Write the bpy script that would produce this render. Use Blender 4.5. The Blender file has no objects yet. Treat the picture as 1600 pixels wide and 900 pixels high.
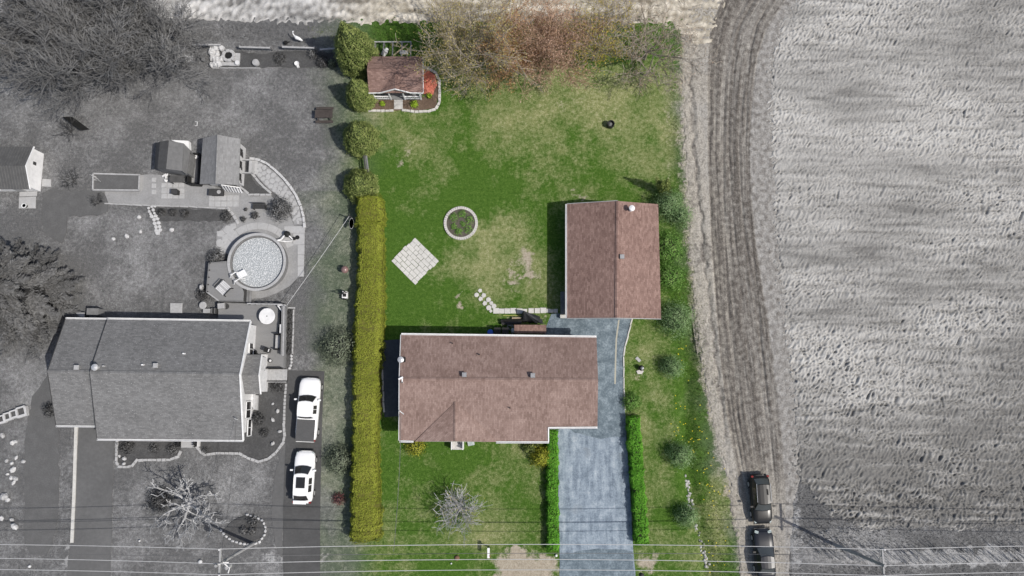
import bpy, math, random
import numpy as np
from mathutils import Vector

# ---------------------------------------------------------------- camera, sky, sun, exposure
SC = bpy.context.scene
COL = SC.collection
CAM_H, TILT, FPX = 66.0, math.radians(7.5), 1100.0
cam_d = bpy.data.cameras.new('camera')
cam = bpy.data.objects.new('camera', cam_d)
COL.objects.link(cam)
cam.location = (0, 0, CAM_H)
cam.rotation_euler = (TILT, 0, 0)
cam_d.sensor_fit = 'HORIZONTAL'
cam_d.angle = 2 * math.atan(800 / FPX)
cam_d.clip_start = 0.5
cam_d.clip_end = 5000
SC.camera = cam

SUN_V = Vector((0.72, -0.30, 1.0)).normalized()
W = bpy.data.worlds.new('World')
SC.world = W
W.use_nodes = True
wn = W.node_tree.nodes
sky = wn.new('ShaderNodeTexSky')
sky.sky_type = 'NISHITA'
sky.sun_disc = False
sky.sun_elevation = math.asin(SUN_V.z)
sky.sun_rotation = math.atan2(SUN_V.x, SUN_V.y)
sky.air_density = 1.0
sky.dust_density = 2.5
sky.ozone_density = 1.0
W.node_tree.links.new(sky.outputs[0], wn['Background'].inputs[0])
wn['Background'].inputs[1].default_value = 0.11
sun_d = bpy.data.lights.new('sun', 'SUN')
sun_d.energy = 4.0
sun_d.angle = math.radians(0.53)
sun_d.color = (1.0, 0.955, 0.89)
sun = bpy.data.objects.new('sun', sun_d)
COL.objects.link(sun)
sun.rotation_euler = SUN_V.to_track_quat('Z', 'Y').to_euler()
sun.location = (40, -20, 60)
SC.view_settings.view_transform = 'Standard'
SC.view_settings.look = 'None'
SC.view_settings.exposure = 0.0
SC.view_settings.gamma = 1.0
SC.view_settings.use_curve_mapping = False

random.seed(7)
RNG = np.random.default_rng(7)
CT, ST = math.cos(TILT), math.sin(TILT)


def P(px, py, h=0.0):
    """plan position of the point at height h seen at photo pixel (px, py)"""
    u, v = (px - 800) / FPX, (450 - py) / FPX
    y, z = v * CT + ST, v * ST - CT
    t = (CAM_H - h) / -z
    return (u * t, y * t)


def P3(px, py, h=0.0):
    x, y = P(px, py, h)
    return (x, y, h)


def inv(x, y):
    """photo pixel of a ground point (arrays)"""
    xc, yc, zc = x, y * CT - CAM_H * ST, -(y * ST + CAM_H * CT)
    yc = y * CT + (0 - CAM_H) * ST * 1.0
    yc = y * CT - CAM_H * ST
    zc = y * ST + CAM_H * CT
    return 800 + FPX * xc / zc, 450 - FPX * yc / zc


# ---------------------------------------------------------------- noise fields
def fnoise(n, lmin, lmax, seed, ax=1.0, ay=1.0, power=1.0):
    """periodic band-limited noise, n x n cells, wavelengths in cells, unit variance"""
    r = np.random.default_rng(seed)
    f = np.fft.rfft2(r.standard_normal((n, n)))
    ky = np.fft.fftfreq(n)[:, None] / ay
    kx = np.fft.rfftfreq(n)[None, :] / ax
    k = np.sqrt(kx * kx + ky * ky) + 1e-9
    f *= (k > 1 / lmax) * (k < 1 / lmin) * k ** (-power)
    g = np.fft.irfft2(f, s=(n, n))
    return g / g.std()


def samp(g, x, y, cell):
    n = g.shape[0]
    fx, fy = x / cell, y / cell
    ix, iy = np.floor(fx).astype(int), np.floor(fy).astype(int)
    tx, ty = fx - ix, fy - iy
    a = g[iy % n, ix % n]; b = g[iy % n, (ix + 1) % n]
    c = g[(iy + 1) % n, ix % n]; d = g[(iy + 1) % n, (ix + 1) % n]
    return (a * (1 - tx) + b * tx) * (1 - ty) + (c * (1 - tx) + d * tx) * ty


def sstep(a, b, x):
    t = np.clip((x - a) / (b - a), 0, 1)
    return t * t * (3 - 2 * t)


# ---------------------------------------------------------------- materials
MATS = {}


def lin(c):
    if isinstance(c, (int, float)):
        c = (c, c, c)
    return tuple(c) + (1.0,)


class NT:
    def __init__(s, name):
        s.m = bpy.data.materials.new(name)
        s.m.use_nodes = True
        s.t = s.m.node_tree
        s.b = s.t.nodes['Principled BSDF']
        s.pos = s.t.nodes.new('ShaderNodeNewGeometry').outputs['Position']

    def n(s, typ, **kw):
        nd = s.t.nodes.new(typ)
        for k, v in kw.items():
            setattr(nd, k, v)
        return nd

    def l(s, a, b):
        s.t.links.new(a, b)

    def val(s, sock, v):
        if hasattr(v, 'links') or hasattr(v, 'is_linked'):
            s.l(v, sock)
        else:
            sock.default_value = v

    def noise(s, scale, detail=4, rough=.6, vec=None, stretch=None):
        v = vec or s.pos
        if stretch:
            mp = s.n('ShaderNodeMapping')
            mp.inputs['Scale'].default_value = stretch
            s.l(v, mp.inputs[0]); v = mp.outputs[0]
        nd = s.n('ShaderNodeTexNoise')
        s.l(v, nd.inputs['Vector'])
        nd.inputs['Scale'].default_value = scale
        nd.inputs['Detail'].default_value = detail
        nd.inputs['Roughness'].default_value = rough
        return nd.outputs[0]

    def math(s, op, a, b=0.0, clamp=False):
        nd = s.n('ShaderNodeMath', operation=op)
        nd.use_clamp = clamp
        s.val(nd.inputs[0], a); s.val(nd.inputs[1], b)
        return nd.outputs[0]

    def ramp(s, fac, cols):
        nd = s.n('ShaderNodeValToRGB')
        e = nd.color_ramp.elements
        e[0].position, e[0].color = cols[0][0], lin(cols[0][1])
        e[1].position, e[1].color = cols[-1][0], lin(cols[-1][1])
        for p, c in cols[1:-1]:
            q = e.new(p); q.color = lin(c)
        s.val(nd.inputs[0], fac)
        return nd.outputs[0]

    def mix(s, fac, a, b, blend='MIX'):
        nd = s.n('ShaderNodeMix', data_type='RGBA', blend_type=blend)
        s.val(nd.inputs[0], fac)
        s.val(nd.inputs[6], a if hasattr(a, 'links') else lin(a))
        s.val(nd.inputs[7], b if hasattr(b, 'links') else lin(b))
        return nd.outputs[2]

    def attr(s, name):
        nd = s.n('ShaderNodeAttribute', attribute_name=name)
        return nd.outputs['Fac']

    def bump(s, h, strength=.5, dist=.05):
        nd = s.n('ShaderNodeBump')
        nd.inputs['Strength'].default_value = strength
        nd.inputs['Distance'].default_value = dist
        s.l(h, nd.inputs['Height'])
        s.l(nd.outputs[0], s.b.inputs['Normal'])

    def fin(s, col, rough=.85, spec=.25, metal=0.0):
        s.val(s.b.inputs['Base Color'], col if hasattr(col, 'links') else lin(col))
        s.val(s.b.inputs['Roughness'], rough)
        s.b.inputs['Specular IOR Level'].default_value = spec
        s.b.inputs['Metallic'].default_value = metal
        MATS[s.m.name] = s.m
        return s.m


def mat(name, dark, mid=None, light=None, scale=3.0, detail=6, rough=.85, bump=.3, bscale=None,
        dist=.03, spec=.25, metal=0.0, stretch=None, tint=False, contrast=.5, big=.35):
    """mottled material: noise (two scales) through a three-colour ramp; tint = per-leaf attribute"""
    if name in MATS:
        return MATS[name]
    t = NT(name)
    if mid is None:
        d = np.array(lin(dark)[:3])
        dark, mid, light = tuple(d * .82), tuple(d), tuple(np.minimum(d * 1.15, .95))
    n1 = t.noise(scale, detail, .65, stretch=stretch)
    n2 = t.noise(scale * .13, 3, .5, stretch=stretch)
    f = t.math('ADD', t.math('MULTIPLY', n1, 1 - big), t.math('MULTIPLY', n2, big))
    if tint:
        f = t.math('ADD', t.math('MULTIPLY', f, .35), t.math('MULTIPLY', t.attr('tint'), .65))
    lo, hi = .5 - contrast * .36, .5 + contrast * .36
    if tint:
        lo, hi = .12, .88
    col = t.ramp(f, [(lo, dark), (.5, mid), (hi, light)])
    if bump:
        t.bump(t.noise(bscale or scale * 3, 4, .7, stretch=stretch), bump, dist)
    return t.fin(col, rough, spec, metal)


def leafmat(name, dark, mid, light, rough=.7, trans=.25):
    t = NT(name)
    n = t.noise(1.3, 4, .6)
    f = t.math('ADD', t.math('MULTIPLY', n, .35), t.math('MULTIPLY', t.attr('tint'), .65))
    col = t.ramp(f, [(.12, dark), (.48, mid), (.85, light)])
    m = t.fin(col, rough, .2)
    if trans:
        tr = t.n('ShaderNodeBsdfTranslucent')
        t.l(col, tr.inputs[0])
        mx = t.n('ShaderNodeMixShader')
        mx.inputs[0].default_value = trans
        t.l(t.b.outputs[0], mx.inputs[1]); t.l(tr.outputs[0], mx.inputs[2])
        t.l(mx.outputs[0], t.t.nodes['Material Output'].inputs[0])
    return m


def shingle(name, c1, c2, c3, mortar, fleck=None, row=.145, width=.33, spotty=.5):
    t = NT(name)
    uv = t.n('ShaderNodeUVMap').outputs[0]
    br = t.n('ShaderNodeTexBrick')
    t.l(uv, br.inputs['Vector'])
    br.inputs['Color1'].default_value = (0, 0, 0, 1)
    br.inputs['Color2'].default_value = (1, 1, 1, 1)
    br.inputs['Mortar'].default_value = (.5, .5, .5, 1)
    br.inputs['Scale'].default_value = 1.0
    br.inputs['Brick Width'].default_value = width
    br.inputs['Row Height'].default_value = row
    br.inputs['Mortar Size'].default_value = .008
    br.inputs['Bias'].default_value = 0.0
    bw = t.n('ShaderNodeRGBToBW'); t.l(br.outputs[0], bw.inputs[0])
    n1 = t.noise(.45, 5, .65)
    n2 = t.noise(7, 4, .8)
    f = t.math('ADD', t.math('MULTIPLY', bw.outputs[0], .22), t.math('MULTIPLY', n1, spotty * .7))
    f = t.math('ADD', f, t.math('MULTIPLY', n2, .5))
    s = .22 + spotty * .7 + .5
    col = t.ramp(f, [(.33 * s, c1), (.5 * s, c2), (.68 * s, c3)])
    col = t.mix(t.math('MULTIPLY', br.outputs['Fac'], .5), col, mortar)
    # weathering streaks down the slope
    st = t.noise(1.0, 4, .6, vec=uv, stretch=(2.2, .25, 1))
    col = t.mix(t.math('MULTIPLY', t.math('SUBTRACT', st, .5, True), .9), col, tuple(x * .6 for x in c1))
    if fleck:
        fl = t.noise(7, 2, .4, vec=uv, stretch=(1, 2.2, 1))
        col = t.mix(t.math('MULTIPLY', t.math('SUBTRACT', fl, .64, True), 9, True), col, fleck)
    sx = t.n('ShaderNodeSeparateXYZ'); t.l(uv, sx.inputs[0])
    saw = t.math('FRACT', t.math('DIVIDE', sx.outputs[1], row))
    hgt = t.math('ADD', t.math('MULTIPLY', t.math('SUBTRACT', 1.0, saw), .6), t.math('MULTIPLY', n2, .5))
    t.bump(hgt, .55, .02)
    return t.fin(col, .92, .15)


# ---------------------------------------------------------------- mesh building
ORG = {}


def tag(o, label=None, cat=None, group=None, kind=None):
    if label: o['label'] = label
    if cat: o['category'] = cat
    if group: o['group'] = group
    if kind: o['kind'] = kind
    return o


def thing(name, label, cat, loc=(0, 0, 0), group=None, rz=0.0):
    o = bpy.data.objects.new(name, None)
    o.empty_display_size = .3
    COL.objects.link(o)
    o.location = loc
    o.rotation_euler = (0, 0, rz)
    ORG[o] = Vector(loc)
    return tag(o, label, cat, group)


class MB:
    def __init__(s):
        s.V, s.F, s.U, s.S = [], [], {}, []

    def add(s, vs, fs, uvs=None):
        b = len(s.V)
        s.V += [tuple(v) for v in vs]
        for i, f in enumerate(fs):
            if uvs and uvs[i] is not None:
                s.U[len(s.F)] = uvs[i]
            s.F.append(tuple(b + k for k in f))
        return s

    def box(s, c, d, rz=0.0, top=1.0):
        cx, cy, cz = c; dx, dy, dz = d[0] / 2, d[1] / 2, d[2] / 2
        co, si = math.cos(rz), math.sin(rz)
        vs = []
        for z, k in ((-dz, 1.0), (dz, top)):
            for x, y in ((-dx, -dy), (dx, -dy), (dx, dy), (-dx, dy)):
                x, y = x * k, y * k
                vs.append((cx + x * co - y * si, cy + x * si + y * co, cz + z))
        return s.add(vs, [(3, 2, 1, 0), (4, 5, 6, 7), (0, 1, 5, 4), (1, 2, 6, 5), (2, 3, 7, 6), (3, 0, 4, 7)])

    def prism(s, poly, z0, z1, bevel=0.0):
        if sum(a[0] * b[1] - b[0] * a[1] for a, b in zip(poly, poly[1:] + poly[:1])) < 0:
            poly = poly[::-1]
        n = len(poly)
        vs = [(x, y, z0) for x, y in poly]
        fs = [tuple(range(n - 1, -1, -1))]
        if bevel:
            cx = sum(p[0] for p in poly) / n; cy = sum(p[1] for p in poly) / n
            vs += [(x, y, z1 - bevel) for x, y in poly]
            for x, y in poly:
                d = math.hypot(x - cx, y - cy) + 1e-6
                k = max(0, 1 - bevel * 1.2 / d)
                vs.append((cx + (x - cx) * k, cy + (y - cy) * k, z1))
            rings = 3
        else:
            vs += [(x, y, z1) for x, y in poly]
            rings = 2
        for r in range(rings - 1):
            for i in range(n):
                j = (i + 1) % n
                fs.append((r * n + i, r * n + j, (r + 1) * n + j, (r + 1) * n + i))
        fs.append(tuple((rings - 1) * n + i for i in range(n)))
        return s.add(vs, fs)

    def slab(s, pts, th=.12, vertical=True):
        """thick panel: top polygon in 3-D (counter-clockwise from above), UV in metres along its first edge"""
        p = [Vector(q) for q in pts]
        n = len(p)
        nrm = Vector((0, 0, 0))
        for i in range(n):
            a, b = p[i], p[(i + 1) % n]
            nrm += a.cross(b)
        nrm.normalize()
        if nrm.z < 0:
            p = p[::-1]; nrm = -nrm
            p = p[-2:] + p[:-2]
        d = Vector((0, 0, -th)) if vertical else -nrm * th
        e = (p[1] - p[0]).normalized()
        g = nrm.cross(e)
        uv = [((q - p[0]).dot(e), (q - p[0]).dot(g)) for q in p]
        vs = p + [q + d for q in p]
        fs = [tuple(range(n)), tuple(range(2 * n - 1, n - 1, -1))]
        us = [uv, uv[::-1]]
        for i in range(n):
            j = (i + 1) % n
            fs.append((j, i, n + i, n + j)); us.append(None)
        return s.add(vs, fs, us)

    def tube(s, pts, rad, n=6, caps=True):
        pts = [Vector(q) for q in pts]
        if not hasattr(rad, '__len__'):
            rad = [rad] * len(pts)
        vs, fs = [], []
        for i, q in enumerate(pts):
            d = (pts[min(i + 1, len(pts) - 1)] - pts[max(i - 1, 0)]).normalized()
            a = d.orthogonal().normalized() if abs(d.z) > .9 else d.cross(Vector((0, 0, 1))).normalized()
            b = d.cross(a)
            for k in range(n):
                t = 2 * math.pi * k / n
                vs.append(q + (a * math.cos(t) + b * math.sin(t)) * rad[i])
        for i in range(len(pts) - 1):
            for k in range(n):
                m = (k + 1) % n
                fs.append((i * n + k, i * n + m, (i + 1) * n + m, (i + 1) * n + k))
        if caps:
            fs.append(tuple(range(n - 1, -1, -1)))
            fs.append(tuple((len(pts) - 1) * n + k for k in range(n)))
        return s.add(vs, fs)

    def lathe(s, x, y, prof, n=16, sx=1.0, sy=1.0, a0=0.0):
        vs, fs = [], []
        for r, z in prof:
            for k in range(n):
                t = a0 + 2 * math.pi * k / n
                vs.append((x + r * math.cos(t) * sx, y + r * math.sin(t) * sy, z))
        for i in range(len(prof) - 1):
            for k in range(n):
                m = (k + 1) % n
                fs.append((i * n + k, i * n + m, (i + 1) * n + m, (i + 1) * n + k))
        fs.append(tuple(range(n - 1, -1, -1)))
        fs.append(tuple((len(prof) - 1) * n + k for k in range(n)))
        return s.add(vs, fs)

    def cyl(s, x, y, z0, z1, r, n=14, r1=None):
        return s.lathe(x, y, [(r, z0), (r if r1 is None else r1, z1)], n)

    def grid(s, rows):
        """rows: list of equal-length lists of points"""
        m = len(rows[0]); vs = [q for r in rows for q in r]; fs = []
        for i in range(len(rows) - 1):
            for k in range(m - 1):
                fs.append((i * m + k, i * m + k + 1, (i + 1) * m + k + 1, (i + 1) * m + k))
        return s.add(vs, fs)

    def build(s, name, m, parent=None, smooth=False, at=None, local=False):
        if parent is not None:
            o0 = ORG.get(parent, Vector((0, 0, 0)))
        elif at is not None:
            o0 = Vector(at) if len(at) == 3 else Vector((at[0], at[1], 0))
        else:
            xs = [v[0] for v in s.V]; ys = [v[1] for v in s.V]
            o0 = Vector(((min(xs) + max(xs)) / 2, (min(ys) + max(ys)) / 2, min(v[2] for v in s.V)))
        if local:
            o0 = Vector((0, 0, 0))
        me = bpy.data.meshes.new(name)
        me.from_pydata([(v[0] - o0.x, v[1] - o0.y, v[2] - o0.z) for v in s.V], [], s.F)
        if s.U:
            uvl = me.uv_layers.new(name='UVMap')
            for fi, u in s.U.items():
                for k, li in enumerate(me.polygons[fi].loop_indices):
                    uvl.data[li].uv = u[k]
        if smooth:
            me.polygons.foreach_set('use_smooth', [True] * len(s.F))
        me.materials.append(MATS[m] if isinstance(m, str) else m)
        me.update()
        o = bpy.data.objects.new(name, me)
        COL.objects.link(o)
        if parent is not None:
            o.parent = parent
            ORG[o] = o0
        else:
            o.location = o0
            ORG[o] = o0
        return o


def npmesh(name, V, F, m, attrs=None, parent=None, smooth=False, at=(0, 0, 0)):
    """mesh from numpy arrays; F is (n, k) with k = 3 or 4"""
    V = np.asarray(V, dtype=np.float32) - np.array(at, dtype=np.float32)
    F = np.asarray(F, dtype=np.int32)
    me = bpy.data.meshes.new(name)
    me.vertices.add(len(V)); me.vertices.foreach_set('co', V.ravel())
    k = F.shape[1]
    me.loops.add(F.size); me.loops.foreach_set('vertex_index', F.ravel())
    me.polygons.add(len(F))
    me.polygons.foreach_set('loop_start', np.arange(0, F.size, k, dtype=np.int32))
    me.polygons.foreach_set('loop_total', np.full(len(F), k, dtype=np.int32))
    if smooth:
        me.polygons.foreach_set('use_smooth', np.ones(len(F), dtype=bool))
    for an, av in (attrs or {}).items():
        a = me.attributes.new(an, 'FLOAT', 'POINT')
        a.data.foreach_set('value', np.asarray(av, dtype=np.float32))
    me.materials.append(MATS[m] if isinstance(m, str) else m)
    me.update(calc_edges=True)
    o = bpy.data.objects.new(name, me)
    COL.objects.link(o)
    if parent is not None:
        o.parent = parent
    else:
        o.location = at
    ORG[o] = Vector(at)
    return o


def gridfaces(ny, nx):
    i = np.arange(ny - 1)[:, None] * nx + np.arange(nx - 1)[None, :]
    i = i.ravel()
    return np.stack([i, i + 1, i + nx + 1, i + nx], 1)


def leaves(name, pts, nrm, size, m, parent, jit=.7, aspect=.6, seed=0, tint=None, bend=.25, tang=None):
    """one mesh of many small leaf quads, each slightly folded"""
    r = np.random.default_rng(seed)
    n = len(pts)
    nn = nrm + r.normal(0, jit, (n, 3))
    nn /= np.linalg.norm(nn, axis=1, keepdims=True) + 1e-9
    t = np.cross(nn, r.normal(0, 1, (n, 3)))
    if tang is not None:
        t = tang + r.normal(0, .35, (n, 3)); t -= nn * (t * nn).sum(1, keepdims=True)
    t /= np.linalg.norm(t, axis=1, keepdims=True) + 1e-9
    b = np.cross(nn, t)
    sz = (size * r.uniform(.6, 1.35, n))[:, None]
    a = t * sz * .5; c = b * sz * .5 * aspect
    fold = nn * sz * bend
    V = np.stack([pts - a, pts - c - fold * .4, pts + a, pts + c - fold * .4], 1).reshape(-1, 3)
    F = np.arange(4 * n).reshape(n, 4)
    tv = r.uniform(0, 1, n) if tint is None else np.clip(tint + r.normal(0, .18, n), 0, 1)
    return npmesh(name, V, F, m, {'tint': np.repeat(tv, 4)}, parent, at=tuple(ORG[parent]))


def sphere_pts(n, r):
    v = r.normal(0, 1, (n, 3))
    return v / np.linalg.norm(v, axis=1, keepdims=True)


# ---------------------------------------------------------------- palette
mat('white_trim', .62, .74, .82, scale=2, bump=.05, rough=.5)
mat('white_dull', .45, .58, .7, scale=4, bump=.1, rough=.6)
mat('grey_dark', .035, .05, .07, scale=4, bump=.1, rough=.6)
mat('grey_mid', .12, .17, .22, scale=4, bump=.15)
mat('grey_light', .28, .36, .46, scale=5, bump=.15)
mat('black', .012, .018, .025, scale=4, bump=.1, rough=.5)
mat('siding_grey', .42, .5, .58, scale=2, bump=.15)
mat('siding_cream', (.45, .42, .36), (.52, .49, .43), (.6, .57, .5), scale=2, bump=.15)
mat('galvanised', .28, .36, .45, scale=6, bump=.05, rough=.4, metal=.6)
mat('tin', .5, .6, .7, scale=6, bump=.05, rough=.35, metal=.5)
mat('wood_weathered', .14, .2, .28, scale=9, bump=.25, stretch=(1, 6, 1))
mat('wood_dark', .03, .045, .06, scale=9, bump=.25, stretch=(6, 1, 1))
mat('wood_tan', (.3, .23, .15), (.42, .34, .24), (.52, .44, .33), scale=9, bump=.2)
mat('deck_grey', .17, .21, .25, scale=6, bump=.25, stretch=(1, 5, 1), contrast=.8)
mat('pole_wood', .24, .32, .42, scale=5, bump=.3, stretch=(4, 4, .6))
mat('wire', .42, .5, .56, scale=3, bump=0, rough=.35)
mat('cable', .10, .14, .2, scale=60, bump=0, rough=.6, contrast=1)
mat('concrete', (.38, .37, .35), (.47, .46, .44), (.56, .55, .53), scale=5, bump=.25)
mat('concrete_pale', (.4, .395, .37), (.52, .51, .48), (.63, .62, .59), scale=5, bump=.25, contrast=.7)
mat('concrete_grey', .3, .38, .46, scale=5, bump=.3, contrast=.8)
mat('stone_pale', (.36, .34, .32), (.52, .5, .47), (.68, .66, .62), scale=6, bump=.6, contrast=.8)
mat('stone_grey', .26, .38, .52, scale=6, bump=.6, contrast=.9)
mat('stone_white', .34, .48, .62, scale=6, bump=.5, contrast=.7)
mat('glass_dark', .02, .025, .03, scale=1, bump=0, rough=.08, spec=.6)
mat('rubber', .015, .02, .025, scale=9, bump=.1, rough=.75)
mat('gravel_grey', .16, .27, .38, scale=7, bump=.8, bscale=20, contrast=1.0, big=.45)
mat('mulch_grey', .035, .075, .15, scale=7, bump=.9, bscale=18, contrast=.9, dist=.06)
mat('mulch_brown', (.06, .04, .03), (.13, .09, .065), (.26, .2, .15), scale=7, bump=.9, bscale=18, contrast=.9, dist=.06)
mat('mulch_red', (.3, .075, .045), (.56, .17, .115), (.68, .3, .22), scale=8, bump=.9, bscale=18, contrast=.9, dist=.06)
mat('soil_dark', (.05, .045, .035), (.09, .08, .065), (.16, .14, .11), scale=6, bump=.8, contrast=.9)
mat('blue_plastic', (.02, .07, .35), (.03, .1, .45), (.05, .14, .55), scale=3, bump=.05, rough=.4)
mat('tarp', (.02, .022, .025), (.035, .038, .042), (.06, .065, .07), scale=3, bump=.3, rough=.4)
mat('bark_grey', .095, .155, .24, scale=8, bump=.4)
mat('bark_dark', .035, .055, .08, scale=8, bump=.4)
mat('bark_pale', .26, .38, .5, scale=8, bump=.4)
mat('bark_tan', (.18, .15, .11), (.3, .26, .21), (.44, .4, .35), scale=8, bump=.4)
mat('bark_orange', (.2, .12, .07), (.33, .22, .14), (.44, .33, .25), scale=8, bump=.4)
mat('glass_painted_sky', (.04, .045, .047), (.055, .062, .064), (.07, .078, .08), scale=1, bump=0, rough=.12, spec=.7)  # sky reflection painted in as a lighter base colour
mat('car_white', .78, .8, .82, scale=1, bump=0, rough=.25, spec=.5)
mat('car_black', .012, .014, .016, scale=1, bump=0, rough=.3, spec=.35)
mat('car_navy', (.016, .018, .022), (.02, .022, .028), (.025, .028, .034), scale=1, bump=0, rough=.3, spec=.35)
mat('vinyl_cover', .07, .085, .1, scale=12, bump=.15, rough=.7)
shingle('shingle_brown', (.14, .088, .075), (.218, .142, .121), (.305, .208, .178), (.125, .08, .067))
shingle('shingle_tan', (.155, .104, .088), (.24, .169, .146), (.33, .245, .215), (.135, .092, .078), spotty=.85)
shingle('shingle_grey', (.125,) * 3, (.17,) * 3, (.225,) * 3, (.105,) * 3, fleck=(.42,) * 3)
shingle('shingle_slate', (.18,) * 3, (.225,) * 3, (.275,) * 3, (.17,) * 3)
leafmat('hedge_yellow', (.17, .215, .026), (.29, .33, .044), (.43, .455, .08), trans=.35)
leafmat('cedar_green', (.08, .12, .03), (.2, .255, .075), (.4, .44, .16), trans=.35)
leafmat('shrub_yellowgreen', (.11, .14, .014), (.29, .31, .035), (.48, .47, .07), trans=.3)
leafmat('low_hedge', (.04, .125, .01), (.1, .3, .022), (.22, .48, .06), trans=.3)
leafmat('shrub_green', (.07, .16, .026), (.16, .32, .065), (.32, .48, .15), trans=.4)
leafmat('shrub_soft', (.11, .2, .075), (.24, .37, .16), (.4, .53, .28), trans=.45)
leafmat('shrub_lime', (.12, .2, .01), (.28, .42, .03), (.45, .58, .07), trans=.25)
leafmat('shrub_gold', (.16, .155, .014), (.36, .33, .03), (.58, .52, .06), trans=.3)
leafmat('shrub_grey', .06, .15, .3, trans=.3)
leafmat('shrub_greygreen', (.06, .075, .05), (.16, .19, .13), (.3, .34, .24), trans=.3)
leafmat('shrub_dark', .03, .075, .17, trans=.2)
leafmat('spruce_grey', .05, .115, .21, trans=.2)
leafmat('shrub_red', (.06, .02, .02), (.16, .06, .06), (.26, .14, .13), trans=.15)
leafmat('bud_orange', (.36, .18, .08), (.58, .33, .15), (.7, .48, .27), trans=.4)
leafmat('bud_olive', (.28, .23, .08), (.5, .42, .15), (.66, .58, .28), trans=.4)
leafmat('bud_pink', (.38, .23, .16), (.56, .37, .27), (.68, .5, .4), trans=.4)
leafmat('bud_yellow', (.28, .22, .03), (.48, .38, .05), (.6, .5, .12), trans=.3)
leafmat('reed_pale', .15, .34, .6, trans=.15)
leafmat('grass_grey', .075, .15, .3, trans=.35)
leafmat('grass_green', (.07, .12, .025), (.15, .21, .055), (.3, .32, .14), trans=.4)
leafmat('dandelion', (.5, .36, .01), (.7, .55, .02), (.8, .68, .05), trans=.1)

# ================================================================ THE SETTING
def blob(px, py, lst):
    a = np.zeros_like(px)
    for cx, cy, rx, ry, k in lst:
        a += k * np.exp(-(((px - cx) / rx) ** 2 + ((py - cy) / ry) ** 2))
    return a


N_A = fnoise(512, 8, 60, 11, power=1.4)        # slow patches
N_B = fnoise(512, 2.2, 10, 12, power=.8)       # quick patches
N_C = fnoise(1024, 3, 16, 13, power=.9)


def satmask(px, py):
    """1 on the one garden whose colours show, 0 on the faded surroundings"""
    n = samp(N_A, px, py, 3.0) * 8
    left = sstep(470, 600, px + n - 12 * (py < 320))
    left = np.where(py > 300, .38 * sstep(470, 525, px + n) + .62 * sstep(540, 596, px + n * .3), left)
    rb = np.interp(py, [-100, 100, 400, 650, 780, 950], [1100, 1070, 1085, 1110, 1150, 1175])
    right = 1 - sstep(-45, 55, px + n - rb)
    return left * right


DRY = [(900, 170, 150, 55, .42), (760, 195, 70, 45, .3), (860, 125, 230, 32, .35), (970, 215, 60, 70, .3),
       (790, 395, 55, 60, .62), (845, 440, 35, 60, .5), (770, 790, 60, 45, .42), (800, 840, 70, 22, .25),
       (1045, 200, 16, 130, .35), (1000, 760, 22, 110, .4), (1020, 600, 35, 110, .3), (1045, 760, 20, 100, .2), (1125, 800, 28, 90, .45),
       (820, 700, 40, 12, .35), (700, 770, 30, 20, .15), (650, 240, 40, 45, .2), (610, 170, 30, 10, .4),
       (520, 690, 25, 80, .35), (520, 350, 30, 80, .12), (300, 420, 80, 40, .25), (120, 170, 90, 40, .3), (930, 70, 90, 20, .25),
       (330, 150, 120, 25, .22), (250, 420, 60, 50, .2), (380, 760, 40, 50, .3), (240, 790, 40, 60, .3),
       (1330, 855, 60, 22, .75), (1290, 850, 50, 25, .5), (1480, 870, 140, 10, .45), (60, 600, 40, 60, .2),
       (720, 310, 110, 45, -.25), (620, 480, 30, 60, -.3), (690, 480, 50, 30, -.2), (650, 330, 40, 60, -.1),
       (700, 880, 90, 20, -.2), (720, 720, 60, 30, -.15), (1060, 440, 20, 150, -.3), (1100, 600, 14, 100, -.1),
       (200, 100, 140, 40, -.4), (60, 470, 80, 70, -.25), (350, 720, 60, 20, -.15), (1400, 800, 200, 30, -.1), (1240, 810, 50, 30, -.1),
       (460, 35, 90, 14, -.35), (620, 45, 70, 14, -.25), (850, 85, 150, 18, -.1), (520, 760, 20, 100, -.1)]
SOIL = [(824, 404, 7, 16, 1.1), (832, 425, 16, 26, .4), (808, 408, 10, 8, .45), (790, 440, 14, 9, .4), (801, 427, 6, 5, 1.2), (822, 430, 11, 5, 1.2), (717, 481, 5, 5, 1.2), (716, 459, 8, 6, .8),
        (638, 232, 6, 22, .55), (622, 254, 7, 8, .7), (907, 305, 14, 5, .9), (802, 249, 5, 5, 1.2), (800, 446, 10, 8, .7),
        (812, 876, 24, 17, 1.5), (838, 893, 34, 17, 1.3), (860, 878, 12, 10, .6), (1010, 880, 18, 16, .9), (790, 900, 14, 30, .9),
        (900, 155, 18, 14, .35), (872, 165, 14, 9, .35), (955, 180, 26, 16, .3), (1000, 590, 8, 6, .5), (805, 497, 30, 4, .5),
        (590, 600, 4, 60, .7), (1045, 290, 4, 60, .5), (1043, 170, 5, 40, .5), (690, 708, 18, 7, .3), (640, 610, 10, 80, .4), (860, 500, 20, 5, .5),
        (425, 870, 14, 18, .8), (108, 870, 9, 25, .7), (505, 880, 6, 30, .5), (95, 720, 5, 50, .4), (1290, 845, 35, 12, .6), (1440, 871, 110, 10, 1.0), (1560, 869, 110, 11, 1.0), (1345, 868, 40, 12, .8), (1230, 800, 14, 60, .35)]

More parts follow.
